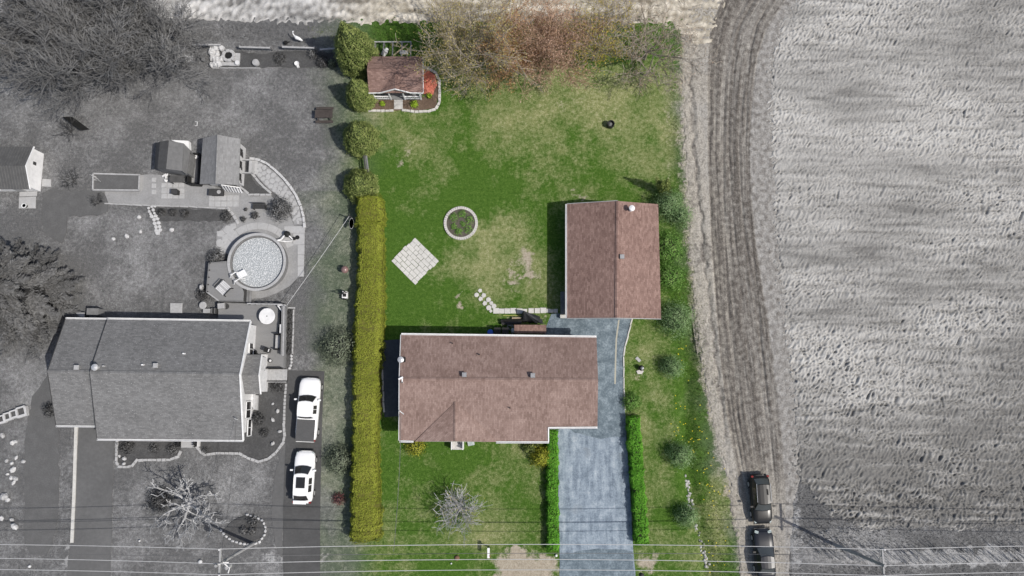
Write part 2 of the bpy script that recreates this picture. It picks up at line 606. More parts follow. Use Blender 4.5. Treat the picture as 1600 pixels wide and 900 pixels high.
gx = np.concatenate([[-1500, -700, -350, -200, -130, -95], np.arange(-72, 72.01, .26), [95, 130, 200, 350, 700, 1500]])
gy = np.concatenate([[-1500, -700, -350, -180, -100, -60], np.arange(-34, 58.01, .26), [75, 110, 180, 350, 700, 1500]])
GX, GY = np.meshgrid(gx, gy)
gpx, gpy = inv(np.clip(GX, -80, 80), np.clip(GY, -38, 62))
wx, wy = GX + samp(N_A, GX, GY, .4) * .8, GY + samp(N_A, GX + 50, GY, .4) * .8
jpx, jpy = gpx + samp(N_B, GX, GY, .3) * 5, gpy + samp(N_B, GX + 70, GY + 30, .3) * 5
g_sat0 = satmask(gpx, gpy)
g_dry = np.clip(.33 - .07 * (g_sat0 > .5) + .15 * samp(N_A, GX, GY, .26) + .09 * samp(N_B, GX, GY, .3) + blob(jpx, jpy, DRY), 0, 1)
g_soil = blob(jpx, jpy, SOIL)
eL = np.interp(gpy, [-70, 0, 60, 90, 200, 300, 400, 500, 570, 650, 700, 780, 850, 985], [1090, 1076, 1062, 1058, 1060, 1065, 1072, 1082, 1092, 1103, 1117, 1137, 1150, 1165])
g_soil += .62 * sstep(-14, 10, jpx - eL) * (gpx < eL + 40)
g_soil += .5 * np.exp(-((jpx - 1240) / 12) ** 2) * (gpy > 745)
g_soil = np.clip(g_soil, 0, 1)
g_sat = satmask(gpx, gpy)
GZ = .02 * samp(N_A, GX, GY, .5) * (np.abs(GX) < 70)
GZ = np.clip(GZ, -.025, .015) - .004
# the shallow ditch between garden and field
dc = np.interp(gpy, [380, 500, 600, 700, 800, 870, 950], [1078, 1082, 1075, 1072, 1085, 1105, 1110])
GZ -= .42 * np.exp(-((gpx - dc) / 11) ** 2) * sstep(430, 560, gpy)

def ground_cut(gpx, gpy):
    a = np.interp(gpy, [-70, 0, 60, 90, 200, 300, 400, 500, 570, 650, 700, 780, 850, 985], [1090, 1076, 1062, 1058, 1060, 1065, 1072, 1082, 1092, 1103, 1117, 1137, 1150, 1165])
    b = np.interp(gpy, [-70, 0, 60, 100, 225, 400, 500, 600, 740, 790, 850, 985], [1330, 1255, 1225, 1212, 1214, 1222, 1237, 1247, 1252, 1240, 1236, 1236])
    m = sstep(9, 17, gpx - a) * sstep(2, -8, gpx - b)
    c = np.interp(gpy, [-80, 0, 40, 100, 160, 230, 300, 400, 450, 500, 560, 600, 740, 770, 800, 830, 960],
                  [1255, 1240, 1217, 1203, 1200, 1204, 1207, 1211, 1217, 1226, 1231, 1236, 1242, 1266, 1298, 1350, 1700])
    m = np.maximum(m, sstep(12, 24, gpx - c) * sstep(812, 802, gpy))
    m = np.maximum(m, sstep(24, 14, gpy) * (gpx < 1150))
    return m


GZ -= .4 * ground_cut(gpx, gpy) * (np.abs(GX) < 66) * (GY < 55)
t = NT('lawn')
n2, n3 = t.noise(3.2, 6, .8), t.noise(11, 4, .8)
nf = t.math('ADD', t.math('MULTIPLY', n2, .5), t.math('MULTIPLY', n3, .5))
green = t.ramp(nf, [(.34, (.028, .068, .009)), (.5, (.072, .152, .021)), (.66, (.155, .255, .052))])
dryc = t.ramp(nf, [(.34, (.12, .145, .042)), (.5, (.29, .31, .13)), (.66, (.54, .52, .34))])
dm = t.math('ADD', t.attr('dry'), t.math('MULTIPLY', t.math('SUBTRACT', t.noise(1.6, 5, .7), .5), .7))
dm = t.math('ADD', dm, t.math('MULTIPLY', t.math('SUBTRACT', n2, .5), .7))
dm = t.math('MULTIPLY', t.math('SUBTRACT', dm, .22), 1.25, True)
lawn = t.mix(dm, green, dryc)
soilc = t.ramp(nf, [(.32, (.22, .18, .13)), (.5, (.46, .40, .31)), (.68, (.66, .6, .5))])
sm = t.math('ADD', t.attr('soil'), t.math('MULTIPLY', t.math('SUBTRACT', n2, .5), 1.2))
lawn = t.mix(t.math('MULTIPLY', t.math('SUBTRACT', sm, .32), 2.6, True), lawn, soilc)
bw = t.n('ShaderNodeRGBToBW'); t.l(lawn, bw.inputs[0])
gb = t.math('ADD', t.math('MULTIPLY', bw.outputs[0], .92), .04)
cmb = t.n('ShaderNodeCombineColor')
for i in range(3): t.l(gb, cmb.inputs[i])
lawn = t.mix(t.attr('sat'), cmb.outputs[0], lawn)
t.bump(t.math('ADD', t.noise(9, 4, .8), t.math('MULTIPLY', n2, .8)), 1.0, .16)
t.fin(lawn, .95, .1)
tag(npmesh('ground', np.stack([GX, GY, GZ], -1).reshape(-1, 3), gridfaces(len(gy), len(gx)), 'lawn',
           {'dry': g_dry.ravel(), 'soil': g_soil.ravel(), 'sat': g_sat.ravel()}, smooth=True), kind='structure')

# ---- ploughed field
PC = .078
px_ = np.arange(21.5, 68, PC); py_ = np.arange(-19, 44, PC)
FX, FY = np.meshgrid(px_, py_)
fpx, fpy = inv(FX, FY)
N1 = fnoise(1024, 2.6, 6.0, 21, power=.2)
N2 = fnoise(1024, 6, 16, 22, power=.6)
N3 = fnoise(1024, 10, 40, 23, ax=.22, ay=1.6, power=.8)
N4 = fnoise(1024, 60, 300, 24, ax=.4, ay=1.2, power=1.0)
wp = .12 * samp(N2, FX, FY, .2)
al, ac = (FX * .9 + FY * .43) * .7, (FY * .88 - FX * .47)          # clods lie aslant
a1, a2, a3, a4 = (samp(N1, al + wp, ac + wp, PC), samp(N2, al, ac + wp, PC), samp(N3, FX, FY + .02 * FX, PC), samp(N4, FX, FY, PC))
band_ = np.interp(FY[:, 0] + 400, np.arange(360, 460, 1.1), np.random.default_rng(5).normal(0, 1, len(np.arange(360, 460, 1.1))))[:, None]
rough_ = np.clip(.85 + .22 * a4 + .03 * band_ + .5 * sstep(480, 760, fpy), .5, 1.6)
row = np.clip(samp(N3, FX * .6 + 40, FY * 1.6, PC) - .9, 0, 1.5)
h = .046 * a1 + .02 * a2 + .010 * a3 * (1 + 2.5 * sstep(680, 800, fpy)) - .03 * np.clip(-(a1 * .9 + a2 * .5) - .7, 0, 1.6) - .03 * row
h = h * rough_
lb = np.interp(fpy, [-80, 0, 40, 100, 160, 230, 300, 400, 450, 500, 560, 600, 740, 770, 800, 830, 960],
               [1255, 1240, 1217, 1203, 1200, 1204, 1207, 1211, 1217, 1226, 1231, 1236, 1242, 1266, 1298, 1350, 1700])
edge = sstep(-9, 9, fpx - lb + 5 * samp(N2, FX, FY, PC) + 3 * a1) * sstep(834, 820, fpy + 3 * a2)
FZ = edge * (.07 + h) - (1 - edge) * .16
f_lum = np.clip(.40 + .09 * a4 + .03 * band_ + .05 * a3 - .06 * row - .1 * sstep(1420, 1650, fpx) + .14 * np.exp(-((fpy - 230) / 160) ** 2) - .28 * sstep(620, 830, fpy)
                - .16 * np.exp(-(((fpx - 1430) / 130) ** 2 + ((fpy - 318) / 18) ** 2)) + 1.4 * h, 0, 1)  # height term paints shade into the colour: pits darker, clod tops lighter
t = NT('tilled_soil')
n2 = t.noise(9, 4, .7)
f = t.math('ADD', t.math('MULTIPLY', t.attr('lum'), .72), t.math('MULTIPLY', n2, .36))
t.bump(t.noise(30, 4, .8), .7, .04)
t.fin(t.ramp(f, [(.28, (.17, .166, .158)), (.6, (.385, .377, .36)), (.92, (.52, .515, .497))]), .95, .08)
tag(npmesh('ploughed_field', np.stack([FX, FY, FZ], -1).reshape(-1, 3), gridfaces(len(py_), len(px_)), 'tilled_soil',
           {'lum': f_lum.ravel()}), kind='structure')

# ---- stubble field beyond the back fence
sx_ = np.arange(-70, 30, .13); sy_ = np.arange(33.0, 58, .13)
SX, SY = np.meshgrid(sx_, sy_)
spx, spy = inv(SX, SY)
b1, b2, b3 = samp(N1, SX, SY, .11), samp(N2, SX, SY, .1), samp(N3, SX, SY, .1)
eb = np.interp(spx, [0, 330, 500, 700, 900, 1050, 1080, 1200], [28, 33, 37, 38, 38, 40, 70, 90])
edge = sstep(6, -6, spy - eb + 3 * b2) * sstep(1133, 1112, spx + 4 * b2 - .25 * (40 - spy))
SZ = edge * (.06 + .04 * b1 + .022 * b2 + .02 * b3) - (1 - edge) * .2
t = NT('stubble')
n2 = t.noise(8, 4, .7, stretch=(1, 2, 1))
f = t.math('ADD', t.math('MULTIPLY', t.attr('lum'), .6), t.math('MULTIPLY', n2, .5))
c = t.ramp(f, [(.35, (.19, .165, .125)), (.55, (.39, .355, .29)), (.75, (.62, .575, .49))])
bw = t.n('ShaderNodeRGBToBW'); t.l(c, bw.inputs[0])
cmb = t.n('ShaderNodeCombineColor')
for i in range(3): t.l(bw.outputs[0], cmb.inputs[i])
c = t.mix(t.attr('sat'), cmb.outputs[0], c)
t.bump(t.noise(24, 4, .8), .7, .05)
t.fin(c, .95, .08)
tag(npmesh('stubble_field', np.stack([SX, SY, SZ], -1).reshape(-1, 3), gridfaces(len(sy_), len(sx_)), 'stubble',
           {'lum': np.clip(.5 + .12 * b2 + .12 * b3, 0, 1).ravel(), 'sat': (.15 + .85 * sstep(470, 620, spx)).ravel()}), kind='structure')

# ---- farm track with ruts, its sandy verge and the furrow beside it
ty = np.arange(-70, 985, 1.6)
cL = np.interp(ty, [-70, 0, 60, 90, 200, 300, 400, 500, 570, 650, 700, 780, 850, 985],
               [1090, 1076, 1062, 1058, 1060, 1065, 1072, 1082, 1092, 1103, 1117, 1137, 1150, 1165])
cF = np.interp(ty, [-70, 115, 225, 300, 400, 480, 560, 640, 985], [1082, 1079, 1084, 1090, 1100, 1110, 1119, 1129, 1150])
cA = np.interp(ty, [-70, 0, 30, 60, 120, 225, 350, 450, 550, 650, 720, 800, 985],
               [1170, 1129, 1116, 1109, 1106, 1106, 1110, 1117, 1125, 1136, 1149, 1165, 1172])
cB = np.interp(ty, [-70, 0, 40, 90, 150, 225, 300, 380, 450, 520, 600, 680, 760, 985],
               [1300, 1226, 1199, 1183, 1175, 1170, 1172, 1179, 1190, 1200, 1210, 1219, 1226, 1226])
cR = np.interp(ty, [-70, 0, 60, 100, 225, 400, 500, 600, 740, 790, 850, 985],
               [1330, 1255, 1225, 1212, 1214, 1222, 1237, 1247, 1252, 1240, 1236, 1236])
NC = 190
tt = np.linspace(0, 1, NC)
TPX = cL[:, None] + (cR - cL)[:, None] * tt[None, :]
TPY = np.repeat(ty[:, None], NC, 1)
u_, v_ = (TPX - 800) / FPX, (450 - TPY) / FPX
tq = CAM_H / (CT - v_ * ST)
TX, TY = u_ * tq, (v_ * CT + ST) * tq
fr = (TPX - cA[:, None]) / (cB - cA)[:, None]
inn = sstep(-.03, .02, fr) * sstep(1.05, .98, fr)
S1 = fnoise(512, 3, 30, 31, power=.8)
fl = fr * 26
ben = 1.3 * np.sin(TPY * .006 + fr * 2) + .02 * (TPY - 400) * (fr - .5)
r1 = samp(S1, fl * 1.5 + ben, TPY * .02, 1.0)
r2 = samp(S1, fl * 3.4 + 90 - ben, TPY * .05, 1.0)
c1, c2 = samp(N1, TX, TY, .08), samp(N2, TX, TY, .08)
fade = 1 - .75 * sstep(690, 800, TPY)
groove = np.zeros_like(fr)
for g0, gw, ga in ((.04, .03, 1.0), (.22, .02, .5), (.3, .025, .9), (.45, .02, .5), (.53, .03, 1.1), (.66, .02, .6), (.8, .03, 1.0), (.9, .02, .7), (.98, .015, .8)):
    groove += ga * .85 * np.clip(.75 + .5 * samp(S1, TPY * .06 + g0 * 300, TPY * 0 + g0 * 77, 1.0), .1, 1.4) * np.exp(-((fr - g0 - .03 * np.sin(TPY * .009 + g0 * 19) - .0005 * (TPY - 400) * math.sin(g0 * 40) * (ga < .95)) / gw) ** 2)
TZ = .035 + inn * fade * (.018 * r1 + .012 * r2 - .065 * groove) + .010 * c1 + .008 * c2
fur = np.exp(-((TPX - cF[:, None] - 2 * samp(N_B, TPX, TPY, 6.)) / 3.2) ** 2) * sstep(60, 130, TPY) * sstep(720, 640, TPY)
TZ += -.11 * fur + .03 * np.exp(-((TPX - cF[:, None] - 8) / 4) ** 2) * sstep(100, 200, TPY)
lw = samp(N_A, TX, TY, .12)
te = sstep(0, .06, tt[None, :] + .014 * c1 + .014 * c2 + .010 * lw) * sstep(1, .96, tt[None, :] + .015 * c2 + .012 * lw)
TZ += .008 * c2 * sstep(.3, .1, tt[None, :])
TZ = TZ * te - (1 - te) * .15
t_dark = np.clip(.16 * (c1 + c2 + .8 * lw) * (fr < 0) + inn * fade * (.74 + .13 * r1 + .09 * r2 + .14 * groove + .14 * c2 - .2 * sstep(250, 0, TPY) * (fr > .6)) + .5 * fur + .38 * (fr > 1) * (1 - inn) * (.8 + .5 * c2), 0, 1)
t_warm = np.clip(.55 * satmask(TPX - 30, TPY) + .25 * inn, 0, 1)
t = NT('track_earth')
n2 = t.noise(7, 5, .7)
ta = t.ramp(n2, [(.3, (.2, .195, .185)), (.5, (.31, .3, .285)), (.7, (.42, .41, .39))])
tw = t.ramp(n2, [(.3, (.2, .18, .14)), (.5, (.34, .305, .245)), (.7, (.48, .44, .36))])
td = t.ramp(n2, [(.3, (.055, .05, .044)), (.5, (.108, .097, .087)), (.7, (.2, .184, .164))])
c = t.mix(t.attr('dark'), t.mix(t.attr('warm'), ta, tw), td)
t.bump(t.noise(24, 4, .8), .6, .04)
t.fin(c, .95, .08)
tag(npmesh('dirt_track', np.stack([TX, TY, TZ], -1).reshape(-1, 3), gridfaces(len(ty), NC), 'track_earth',
           {'dark': t_dark.ravel(), 'warm': t_warm.ravel()}), kind='structure')


# ---- flat paved and planted surfaces
def ragged(poly, jag, step=.5, seed=0):
    r = random.Random(seed)
    out = []
    for a, b in zip(poly, poly[1:] + poly[:1]):
        d = math.dist(a, b)
        k = max(1, int(d / step))
        for i in range(k):
            f = i / k
            j = jag if i else jag * .3
            out.append((a[0] + (b[0] - a[0]) * f + r.uniform(-j, j), a[1] + (b[1] - a[1]) * f + r.uniform(-j, j)))
    return out


def patch(name, pxs, z, m, jag=.05, z0=-.12, step=.5):
    poly = ragged([P(a, b, z) for a, b in pxs], jag, step, sum(map(ord, name)) % 97 + len(pxs))
    return tag(MB().prism(poly, z0, z).build(name, m, at=(0, 0, 0)), kind='structure')


# asphalt
t = NT('driveway_asphalt')
a = t.noise(1.1, 6, .7); b = t.noise(7, 4, .75); s = t.noise(1.3, 5, .65, stretch=(1.6, .22, 1)); k = t.noise(45, 2, .6)
crk = t.noise(.9, 5, .65)
f = t.math('ADD', t.math('ADD', t.math('MULTIPLY', a, .36), t.math('MULTIPLY', b, .24)), t.math('ADD', t.math('MULTIPLY', s, .32), t.math('MULTIPLY', k, .14)))
c = t.ramp(f, [(.38, (.08, .1, .125)), (.48, (.16, .2, .245)), (.56, (.26, .31, .36)), (.65, (.40, .445, .485)), (.74, (.6, .62, .63))])
c = t.mix(t.math('MULTIPLY', t.math('SUBTRACT', .007, t.math('ABSOLUTE', t.math('SUBTRACT', crk, .53))), 90, True), c, (.09, .11, .13))
st = t.noise(.55, 3, .5)
c = t.mix(t.math('MULTIPLY', t.math('SUBTRACT', st, .62), 5, True), c, (.13, .15, .17))
t.bump(t.noise(50, 3, .7), .35, .02)
t.fin(c, .9, .2)
mat('asphalt_dark', .05, .075, .105, scale=5, bump=.35, bscale=45, contrast=.8, big=.5)
mat('asphalt_worn', .075, .11, .155, scale=3, bump=.35, bscale=40, contrast=.9, big=.5)
mat('asphalt_blue', (.03, .036, .045), (.055, .064, .078), (.1, .11, .125), scale=3, bump=.35, bscale=40, contrast=.9, big=.5)
mat('lane_gravel', .07, .105, .155, scale=9, bump=.6, bscale=30, contrast=.9, big=.4)
patch('driveway', [(862, 490), (884, 491), (989, 491), (984, 508), (976, 545), (974, 562), (976, 640), (980, 700), (985, 780), (989, 850), (993, 900), (996, 990),
                   (874, 990), (875, 880), (873, 800), (871, 720), (869, 676), (853, 672), (846, 600), (846, 530)], .03, 'driveway_asphalt', .03)
t = NT('apron_asphalt')
a = t.noise(1.3, 6, .7); b = t.noise(6, 4, .75); k = t.noise(40, 2, .6)
f = t.math('ADD', t.math('ADD', t.math('MULTIPLY', a, .5), t.math('MULTIPLY', b, .36)), t.math('MULTIPLY', k, .14))
t.bump(t.noise(50, 3, .7), .35, .02)
t.fin(t.ramp(f, [(.36, (.06, .082, .1)), (.5, (.135, .172, .2)), (.62, (.25, .3, .335)), (.74, (.46, .5, .52))]), .9, .2)
patch('driveway_apron', [(862.3, 490.5), (884, 491.5), (988.5, 491.5), (983.5, 508), (975.5, 545), (973.5, 562), (975.5, 640), (978.5, 684), (962, 682), (938, 686), (915, 680), (897, 676), (888, 668), (853.5, 668), (846.5, 600), (846.5, 530)], .036, 'apron_asphalt', .06)
patch('street_apron', [(874.5, 868), (900, 862), (935, 857), (965, 858), (989, 862), (992.5, 900), (995.5, 990), (874.5, 990)], .036, 'apron_asphalt', .08)
patch('side_patio', [(597, 532), (640, 530), (640, 650), (601, 652), (598, 600)], .025, 'asphalt_blue', .03)
patch('neighbour_driveway', [(449, 579), (507, 580), (504, 640), (502, 700), (500, 800), (500, 900), (503, 990), (441, 990), (443, 900), (442, 800), (446, 700), (447, 620)], .03, 'asphalt_dark', .02)
patch('driveway_verge', [(445, 690), (446, 760), (442, 800), (441, 850), (440, 870), (430, 850), (424, 800), (428, 745), (438, 712)], .018, 'asphalt_worn', .08)
patch('house_lane', [(124, 655), (178, 660), (176, 760), (173, 860), (172, 990), (100, 990), (106, 880), (111, 840)], .025, 'asphalt_worn', .05)
patch('gravel_lane', [(76, 585), (91, 664), (92, 760), (88, 820), (82, 850), (74, 866), (46, 866), (38, 850), (38, 780), (38, 690), (50, 620)], .02, 'lane_gravel', .12)
patch('tilled_garden', [(66, 302), (76, 296), (156, 297), (166, 307), (168, 330), (150, 337), (106, 338), (104, 362), (96, 380), (66, 362)], .05, 'lane_gravel', .12)
patch('gravel_terrace', [(163, 298), (219, 298), (219, 273), (252, 273), (300, 286), (376, 298), (376, 322), (357, 326), (250, 322), (168, 317)], .04, 'gravel_grey', .05)
patch('garden_gravel', [(357, 326), (376, 318), (376, 296), (402, 300), (420, 303), (437, 318), (452, 335), (459, 353), (425, 346), (395, 343), (372, 347)], .03, 'gravel_grey', .06)
patch('pool_terrace', [(338, 366), (352, 352), (372, 345), (404, 341), (436, 343), (459, 352), (476, 353), (474, 431), (467, 433), (452, 447), (432, 458), (408, 466), (391, 468), (389, 440), (360, 400), (337, 386)], .035, 'gravel_grey', .05)
patch('shed_bed', [(374, 272), (392, 272), (400, 288), (423, 305), (390, 306), (376, 297)], .05, 'mulch_grey', .06)
patch('front_bed', [(184, 688), (284, 688), (283, 700), (278, 713), (264, 717), (214, 718), (206, 727), (192, 728), (184, 722)], .06, 'mulch_grey', .06)
patch('front_bed', [(309, 690), (380, 690), (384, 668), (400, 614), (444, 596), (443, 690), (431, 706), (419, 715), (404, 720), (390, 714), (376, 707), (340, 706), (318, 709)], .06, 'mulch_grey', .06)
patch('deck_side_bed', [(446, 482), (458, 482), (457, 560), (452, 575), (445, 575)], .06, 'mulch_grey', .05)
patch('back_bed', [(332, 76), (405, 84), (440, 80), (500, 80), (528, 84), (528, 104), (402, 105), (335, 105)], .05, 'mulch_grey', .08)
patch('rose_bed', [(228, 326), (320, 326), (356, 330), (345, 345), (250, 345)], .03, 'mulch_grey', .12)
patch('mulch_bed', [(578, 152), (664, 152), (664, 104), (676, 108), (685, 125), (685, 150), (682, 168), (660, 172), (578, 172)], .05, 'mulch_brown', .06)
patch('red_mulch_bed', [(659, 108), (668, 109), (680, 117), (683, 132), (677, 148), (658, 146)], .09, 'mulch_red', .07)
patch('hedge_foot_bed', [(583, 530), (593, 530), (596, 560), (597, 652), (586, 652)], .022, 'mulch_brown', .06)
patch('stone_bed', [(345, 832), (360, 845), (390, 850), (410, 840), (414, 825), (407, 811), (388, 804), (366, 812)], .05, 'mulch_grey', .1)
for pts in ([(967, 500), (963, 530), (962, 560), (961, 600)],):
    q = [P3(a, b, .042) for a, b in pts]
    mb = MB()
    for i, (x, y, z) in enumerate(q[:-1]):
        x2, y2, _ = q[i + 1]
        mb.add([(x - .07, y, z), (x2 - .07, y2, z), (x2 + .07, y2, z), (x + .07, y, z)], [(0, 1, 2, 3)])
    mat('faded_line', (.3, .29, .25), (.36, .35, .29), (.44, .42, .34), scale=6, contrast=.9)
    tag(mb.build('faded_paint_line', 'faded_line', at=(0, 0, 0)), kind='structure')


# ---------------------------------------------------------------- pieces: stones, bricks, slabs sharing mesh data
POOL = {}


def stone_mesh(kind, m, var):
    key = (kind, m, var)
    if key not in POOL:
        r = random.Random(var * 31 + len(kind))
        mb = MB()
        if kind == 'rock':
            n = 7
            prof = [(.42, 0), (.5, .35), (.38, .75), (.18, .95)]
            mb.lathe(0, 0, prof, n)
            mb.V = [(x * r.uniform(.75, 1.2), y * r.uniform(.75, 1.2), z * r.uniform(.8, 1.15)) for x, y, z in mb.V]
        elif kind == 'flag':
            n = r.choice((5, 6, 7))
            mb.prism([(.5 * math.cos(2 * math.pi * i / n) * r.uniform(.85, 1.1), .5 * math.sin(2 * math.pi * i / n) * r.uniform(.85, 1.1)) for i in range(n)], 0, 1, .08)
        else:
            q = [(-.5, -.5), (.5, -.5), (.5, .5), (-.5, .5)]
            mb.prism([(x * r.uniform(.93, 1.02), y * r.uniform(.93, 1.02)) for x, y in q], 0, 1, .06)
        me = bpy.data.meshes.new(kind)
        me.from_pydata(mb.V, [], mb.F)
        me.materials.append(MATS[m])
        POOL[key] = me
    return POOL[key]


def piece(name, kind, m, parent, x, y, z, dim, rz=0.0, rnd=random):
    o = bpy.data.objects.new(name, stone_mesh(kind, m, rnd.randrange(5)))
    COL.objects.link(o)
    o.parent = parent
    p = ORG[parent] if parent else Vector((0, 0, 0))
    o.location = (x - p.x, y - p.y, z - p.z)
    o.rotation_euler = (rnd.uniform(-.02, .02), rnd.uniform(-.02, .02), rz)
    o.scale = dim
    return o


def polyline(pts, step):
    """points and headings every step along a plan polyline"""
    out = []; carry = 0.0
    for a, b in zip(pts, pts[1:]):
        d = math.dist(a, b); ang = math.atan2(b[1] - a[1], b[0] - a[0])
        s = carry
        while s < d:
            out.append((a[0] + (b[0] - a[0]) * s / d, a[1] + (b[1] - a[1]) * s / d, ang))
            s += step
        carry = s - d
    return out


def edging(name, label, pxs, step, dim, m, kind='slab', piece_name='edging_stone', cat='edging', group=None, z=0.0):
    pts = [P(a, b, .1) for a, b in pxs]
    root = thing(name, label, cat, (pts[0][0], pts[0][1], 0), group)
    for x, y, a in polyline(pts, step):
        k = random.uniform(.9, 1.08)
        piece(piece_name, kind, m, root, x, y, z, (dim[0] * k, dim[1] * random.uniform(.85, 1.1), dim[2] * random.uniform(.85, 1.15)), a + random.uniform(-.06, .06))
    return root


# ================================================================ BUILDINGS
def window(root, x, y, z, w, h, face, m='white_trim'):
    """framed window on a wall facing n/s/e/w"""
    f = MB(); g = MB()
    ax = face in 'ew'
    sgn = 1 if face in 'en' else -1
    for a, b, c, d in ((0, h / 2, w, .07), (0, -h / 2, w, .07), (-w / 2, 0, .07, h + .07), (w / 2, 0, .07, h + .07), (0, 0, .05, h)):
        if ax: f.box((x + sgn * .03, y + a, z + b), (.08, c, d))
        else: f.box((x + a, y + sgn * .03, z + b), (c, .08, d))
    if ax: g.box((x + sgn * .012, y, z), (.02, w - .05, h - .05))
    else: g.box((x, y + sgn * .012, z), (w - .05, .02, h - .05))
    o = f.build('window', m, root)
    g.build('pane', 'glass_dark', o)
    return o


def door(root, x, y, z0, w, h, face, m='white_dull'):
    b = MB(); k = MB()
    sgn = 1 if face in 'en' else -1
    if face in 'ew':
        b.box((x + sgn * .03, y, z0 + h / 2), (.06, w, h)); k.box((x + sgn * .09, y + w * .38, z0 + 1.0), (.06, .06, .06))
    else:
        b.box((x, y + sgn * .03, z0 + h / 2), (w, .06, h)); k.box((x + w * .38, y + sgn * .09, z0 + 1.0), (.06, .06, .06))
    o = b.build('door', m, root)
    k.build('handle', 'galvanised', o)
    return o


def gutter(root, a, b, m='white_trim', w=.13, name='gutter'):
    """open box gutter between two 3-D points"""
    a, b = Vector(a), Vector(b)
    d = (b - a).normalized(); s = d.cross(Vector((0, 0, 1))).normalized()
    mb = MB()
    for off, zz, ww, hh in ((0, -.10, w, .02), (-w / 2, -.05, .035, .12), (w / 2, -.05, .035, .12)):
        c = s * off + Vector((0, 0, zz))
        q = [a + c - s * ww / 2, b + c - s * ww / 2, b + c + s * ww / 2, a + c + s * ww / 2]
        mb.add(q + [v + Vector((0, 0, hh)) for v in q], [(3, 2, 1, 0), (4, 5, 6, 7), (0, 1, 5, 4), (1, 2, 6, 5), (2, 3, 7, 6), (3, 0, 4, 7)])
    return mb.build(name, m, root)


def board(root, a, b, w, h, m, name='verge_board'):
    a, b = Vector(a), Vector(b)
    d = (b - a).normalized(); s = d.cross(Vector((0, 0, 1))).normalized() * w / 2
    u = Vector((0, 0, h / 2))
    q = [a - s - u, b - s - u, b + s - u, a + s - u, a - s + u, b - s + u, b + s + u, a + s + u]
    return MB().add(q, [(3, 2, 1, 0), (4, 5, 6, 7), (0, 1, 5, 4), (1, 2, 6, 5), (2, 3, 7, 6), (3, 0, 4, 7)]).build(name, m, root)


def ridge_cap(root, a, b, m, w=.32, name='ridge_cap'):
    a, b = Vector(a), Vector(b)
    d = (b - a).normalized(); s = d.cross(Vector((0, 0, 1))).normalized() * w / 2
    up, dn = Vector((0, 0, .035)), Vector((0, 0, -.03))
    L = (b - a).length
    mb = MB()
    uv = [(0, 0), (L, 0), (L, .15), (0, .15)]
    mb.add([a + s + dn, b + s + dn, b + up, a + up, b - s + dn, a - s + dn], [(0, 1, 2, 3), (3, 2, 4, 5)], [uv, uv])
    return mb.build(name, m, root)


def box_vent(root, px, py, h, m='galvanised', s=.42):
    x, y = P(px, py, h + .3)
    o = MB().box((x, y, h + .12), (s * .8, s * .8, .36)).build('roof_vent', 'grey_mid', root)
    MB().box((x, y, h + .34), (s, s, .1), top=.9).build('cap', m, o)
    return o


def pipe_vent(root, px, py, h, r=.05, ht=.3, m='black', name='vent_pipe'):
    x, y = P(px, py, h)
    return MB().cyl(x, y, h - .15, h + ht, r, 8).build(name, m, root)


def chimney_pipe(root, px, py, h, r=.13, ht=.9, m='tin'):
    x, y = P(px, py, h)
    o = MB().cyl(x, y, h - .2, h + ht, r, 12).build('chimney_pipe', m, root)
    MB().lathe(x, y, [(r * .9, h + ht), (r * 1.9, h + ht + .04), (r * 1.7, h + ht + .13), (r * .4, h + ht + .2)], 14).build('rain_cap', m, o)
    return o


def wallprism(root, pts, z1, m, z0=-.1, name='wall'):
    return MB().prism(pts, z0, z1).build(name, m, root)


def inset(pts, d):
    """shrink a plan rectangle / convex polygon about its centre by d metres"""
    cx = sum(p[0] for p in pts) / len(pts); cy = sum(p[1] for p in pts) / len(pts)
    return [(x - math.copysign(d, x - cx), y - math.copysign(d, y - cy)) for x, y in pts]


# ---------------------------------------------------------------- brown-roofed bungalow (centre)
HN, HS, HR = 3.0, 2.75, 4.4
nw, ne = P3(627, 523, HN), P3(932, 527, HN)
rw, re = P3(624.5, 592, HR), P3(934.5, 594, HR)
sw, s1 = P3(624, 688.5, HS), P3(856, 690, HS)
# the step in the front eave: a point on the south slope
def on_slope(px, py):
    hh = HR - (HR - HS) * (py - 593) / (689 - 593)
    return P3(px, py, hh)
s2, se = on_slope(856, 667.5), on_slope(933.5, 667)
c = ((nw[0] + se[0]) / 2, (nw[1] + sw[1]) / 2, 0)
H1 = thing('bungalow', 'brown shingled bungalow with front cross gable in the coloured garden', 'house', c)
MB().slab([nw, rw, re, ne][::-1], .16).build('roof_slope', 'shingle_tan', H1)
MB().slab([rw, sw, s1, s2, se, re], .16).build('roof_slope', 'shingle_tan', H1)
cg_r, cg_f = P3(711.5, 628, 3.82), P3(711.5, 689.5, 3.55)
cl, cr = P3(648, 690, HS + .02), P3(776, 690.5, HS + .02)
up = lambda p, d: (p[0], p[1], p[2] + d)
MB().slab([up(cg_r, .02), up(cl, .04), up(cg_f, .02)], .1).build('cross_gable_slope', 'shingle_tan', H1)
MB().slab([up(cg_r, .02), up(cg_f, .02), up(cr, .04)], .1).build('cross_gable_slope', 'shingle_tan', H1)
MB().add([cl, cr, cg_f, (cl[0], cl[1] + .1, HS - .1), (cr[0], cr[1] + .1, HS - .1), (cg_f[0], cg_f[1] + .1, cg_f[2] - .1)],
         [(0, 1, 2), (5, 4, 3), (0, 3, 4, 1)]).build('gable_wall', 'siding_cream', H1)
ridge_cap(H1, up(rw, .03), up(re, .03), 'shingle_tan')
ridge_cap(H1, up(cg_r, .05), up(cg_f, .05), 'shingle_tan', .3)
gutter(H1, (nw[0], nw[1] + .06, HN + .02), (ne[0], ne[1] + .06, HN + .02))
gutter(H1, (sw[0], sw[1] - .06, HS + .02), (P3(646, 689, HS)[0], P3(646, 689, HS)[1] - .06, HS + .02))
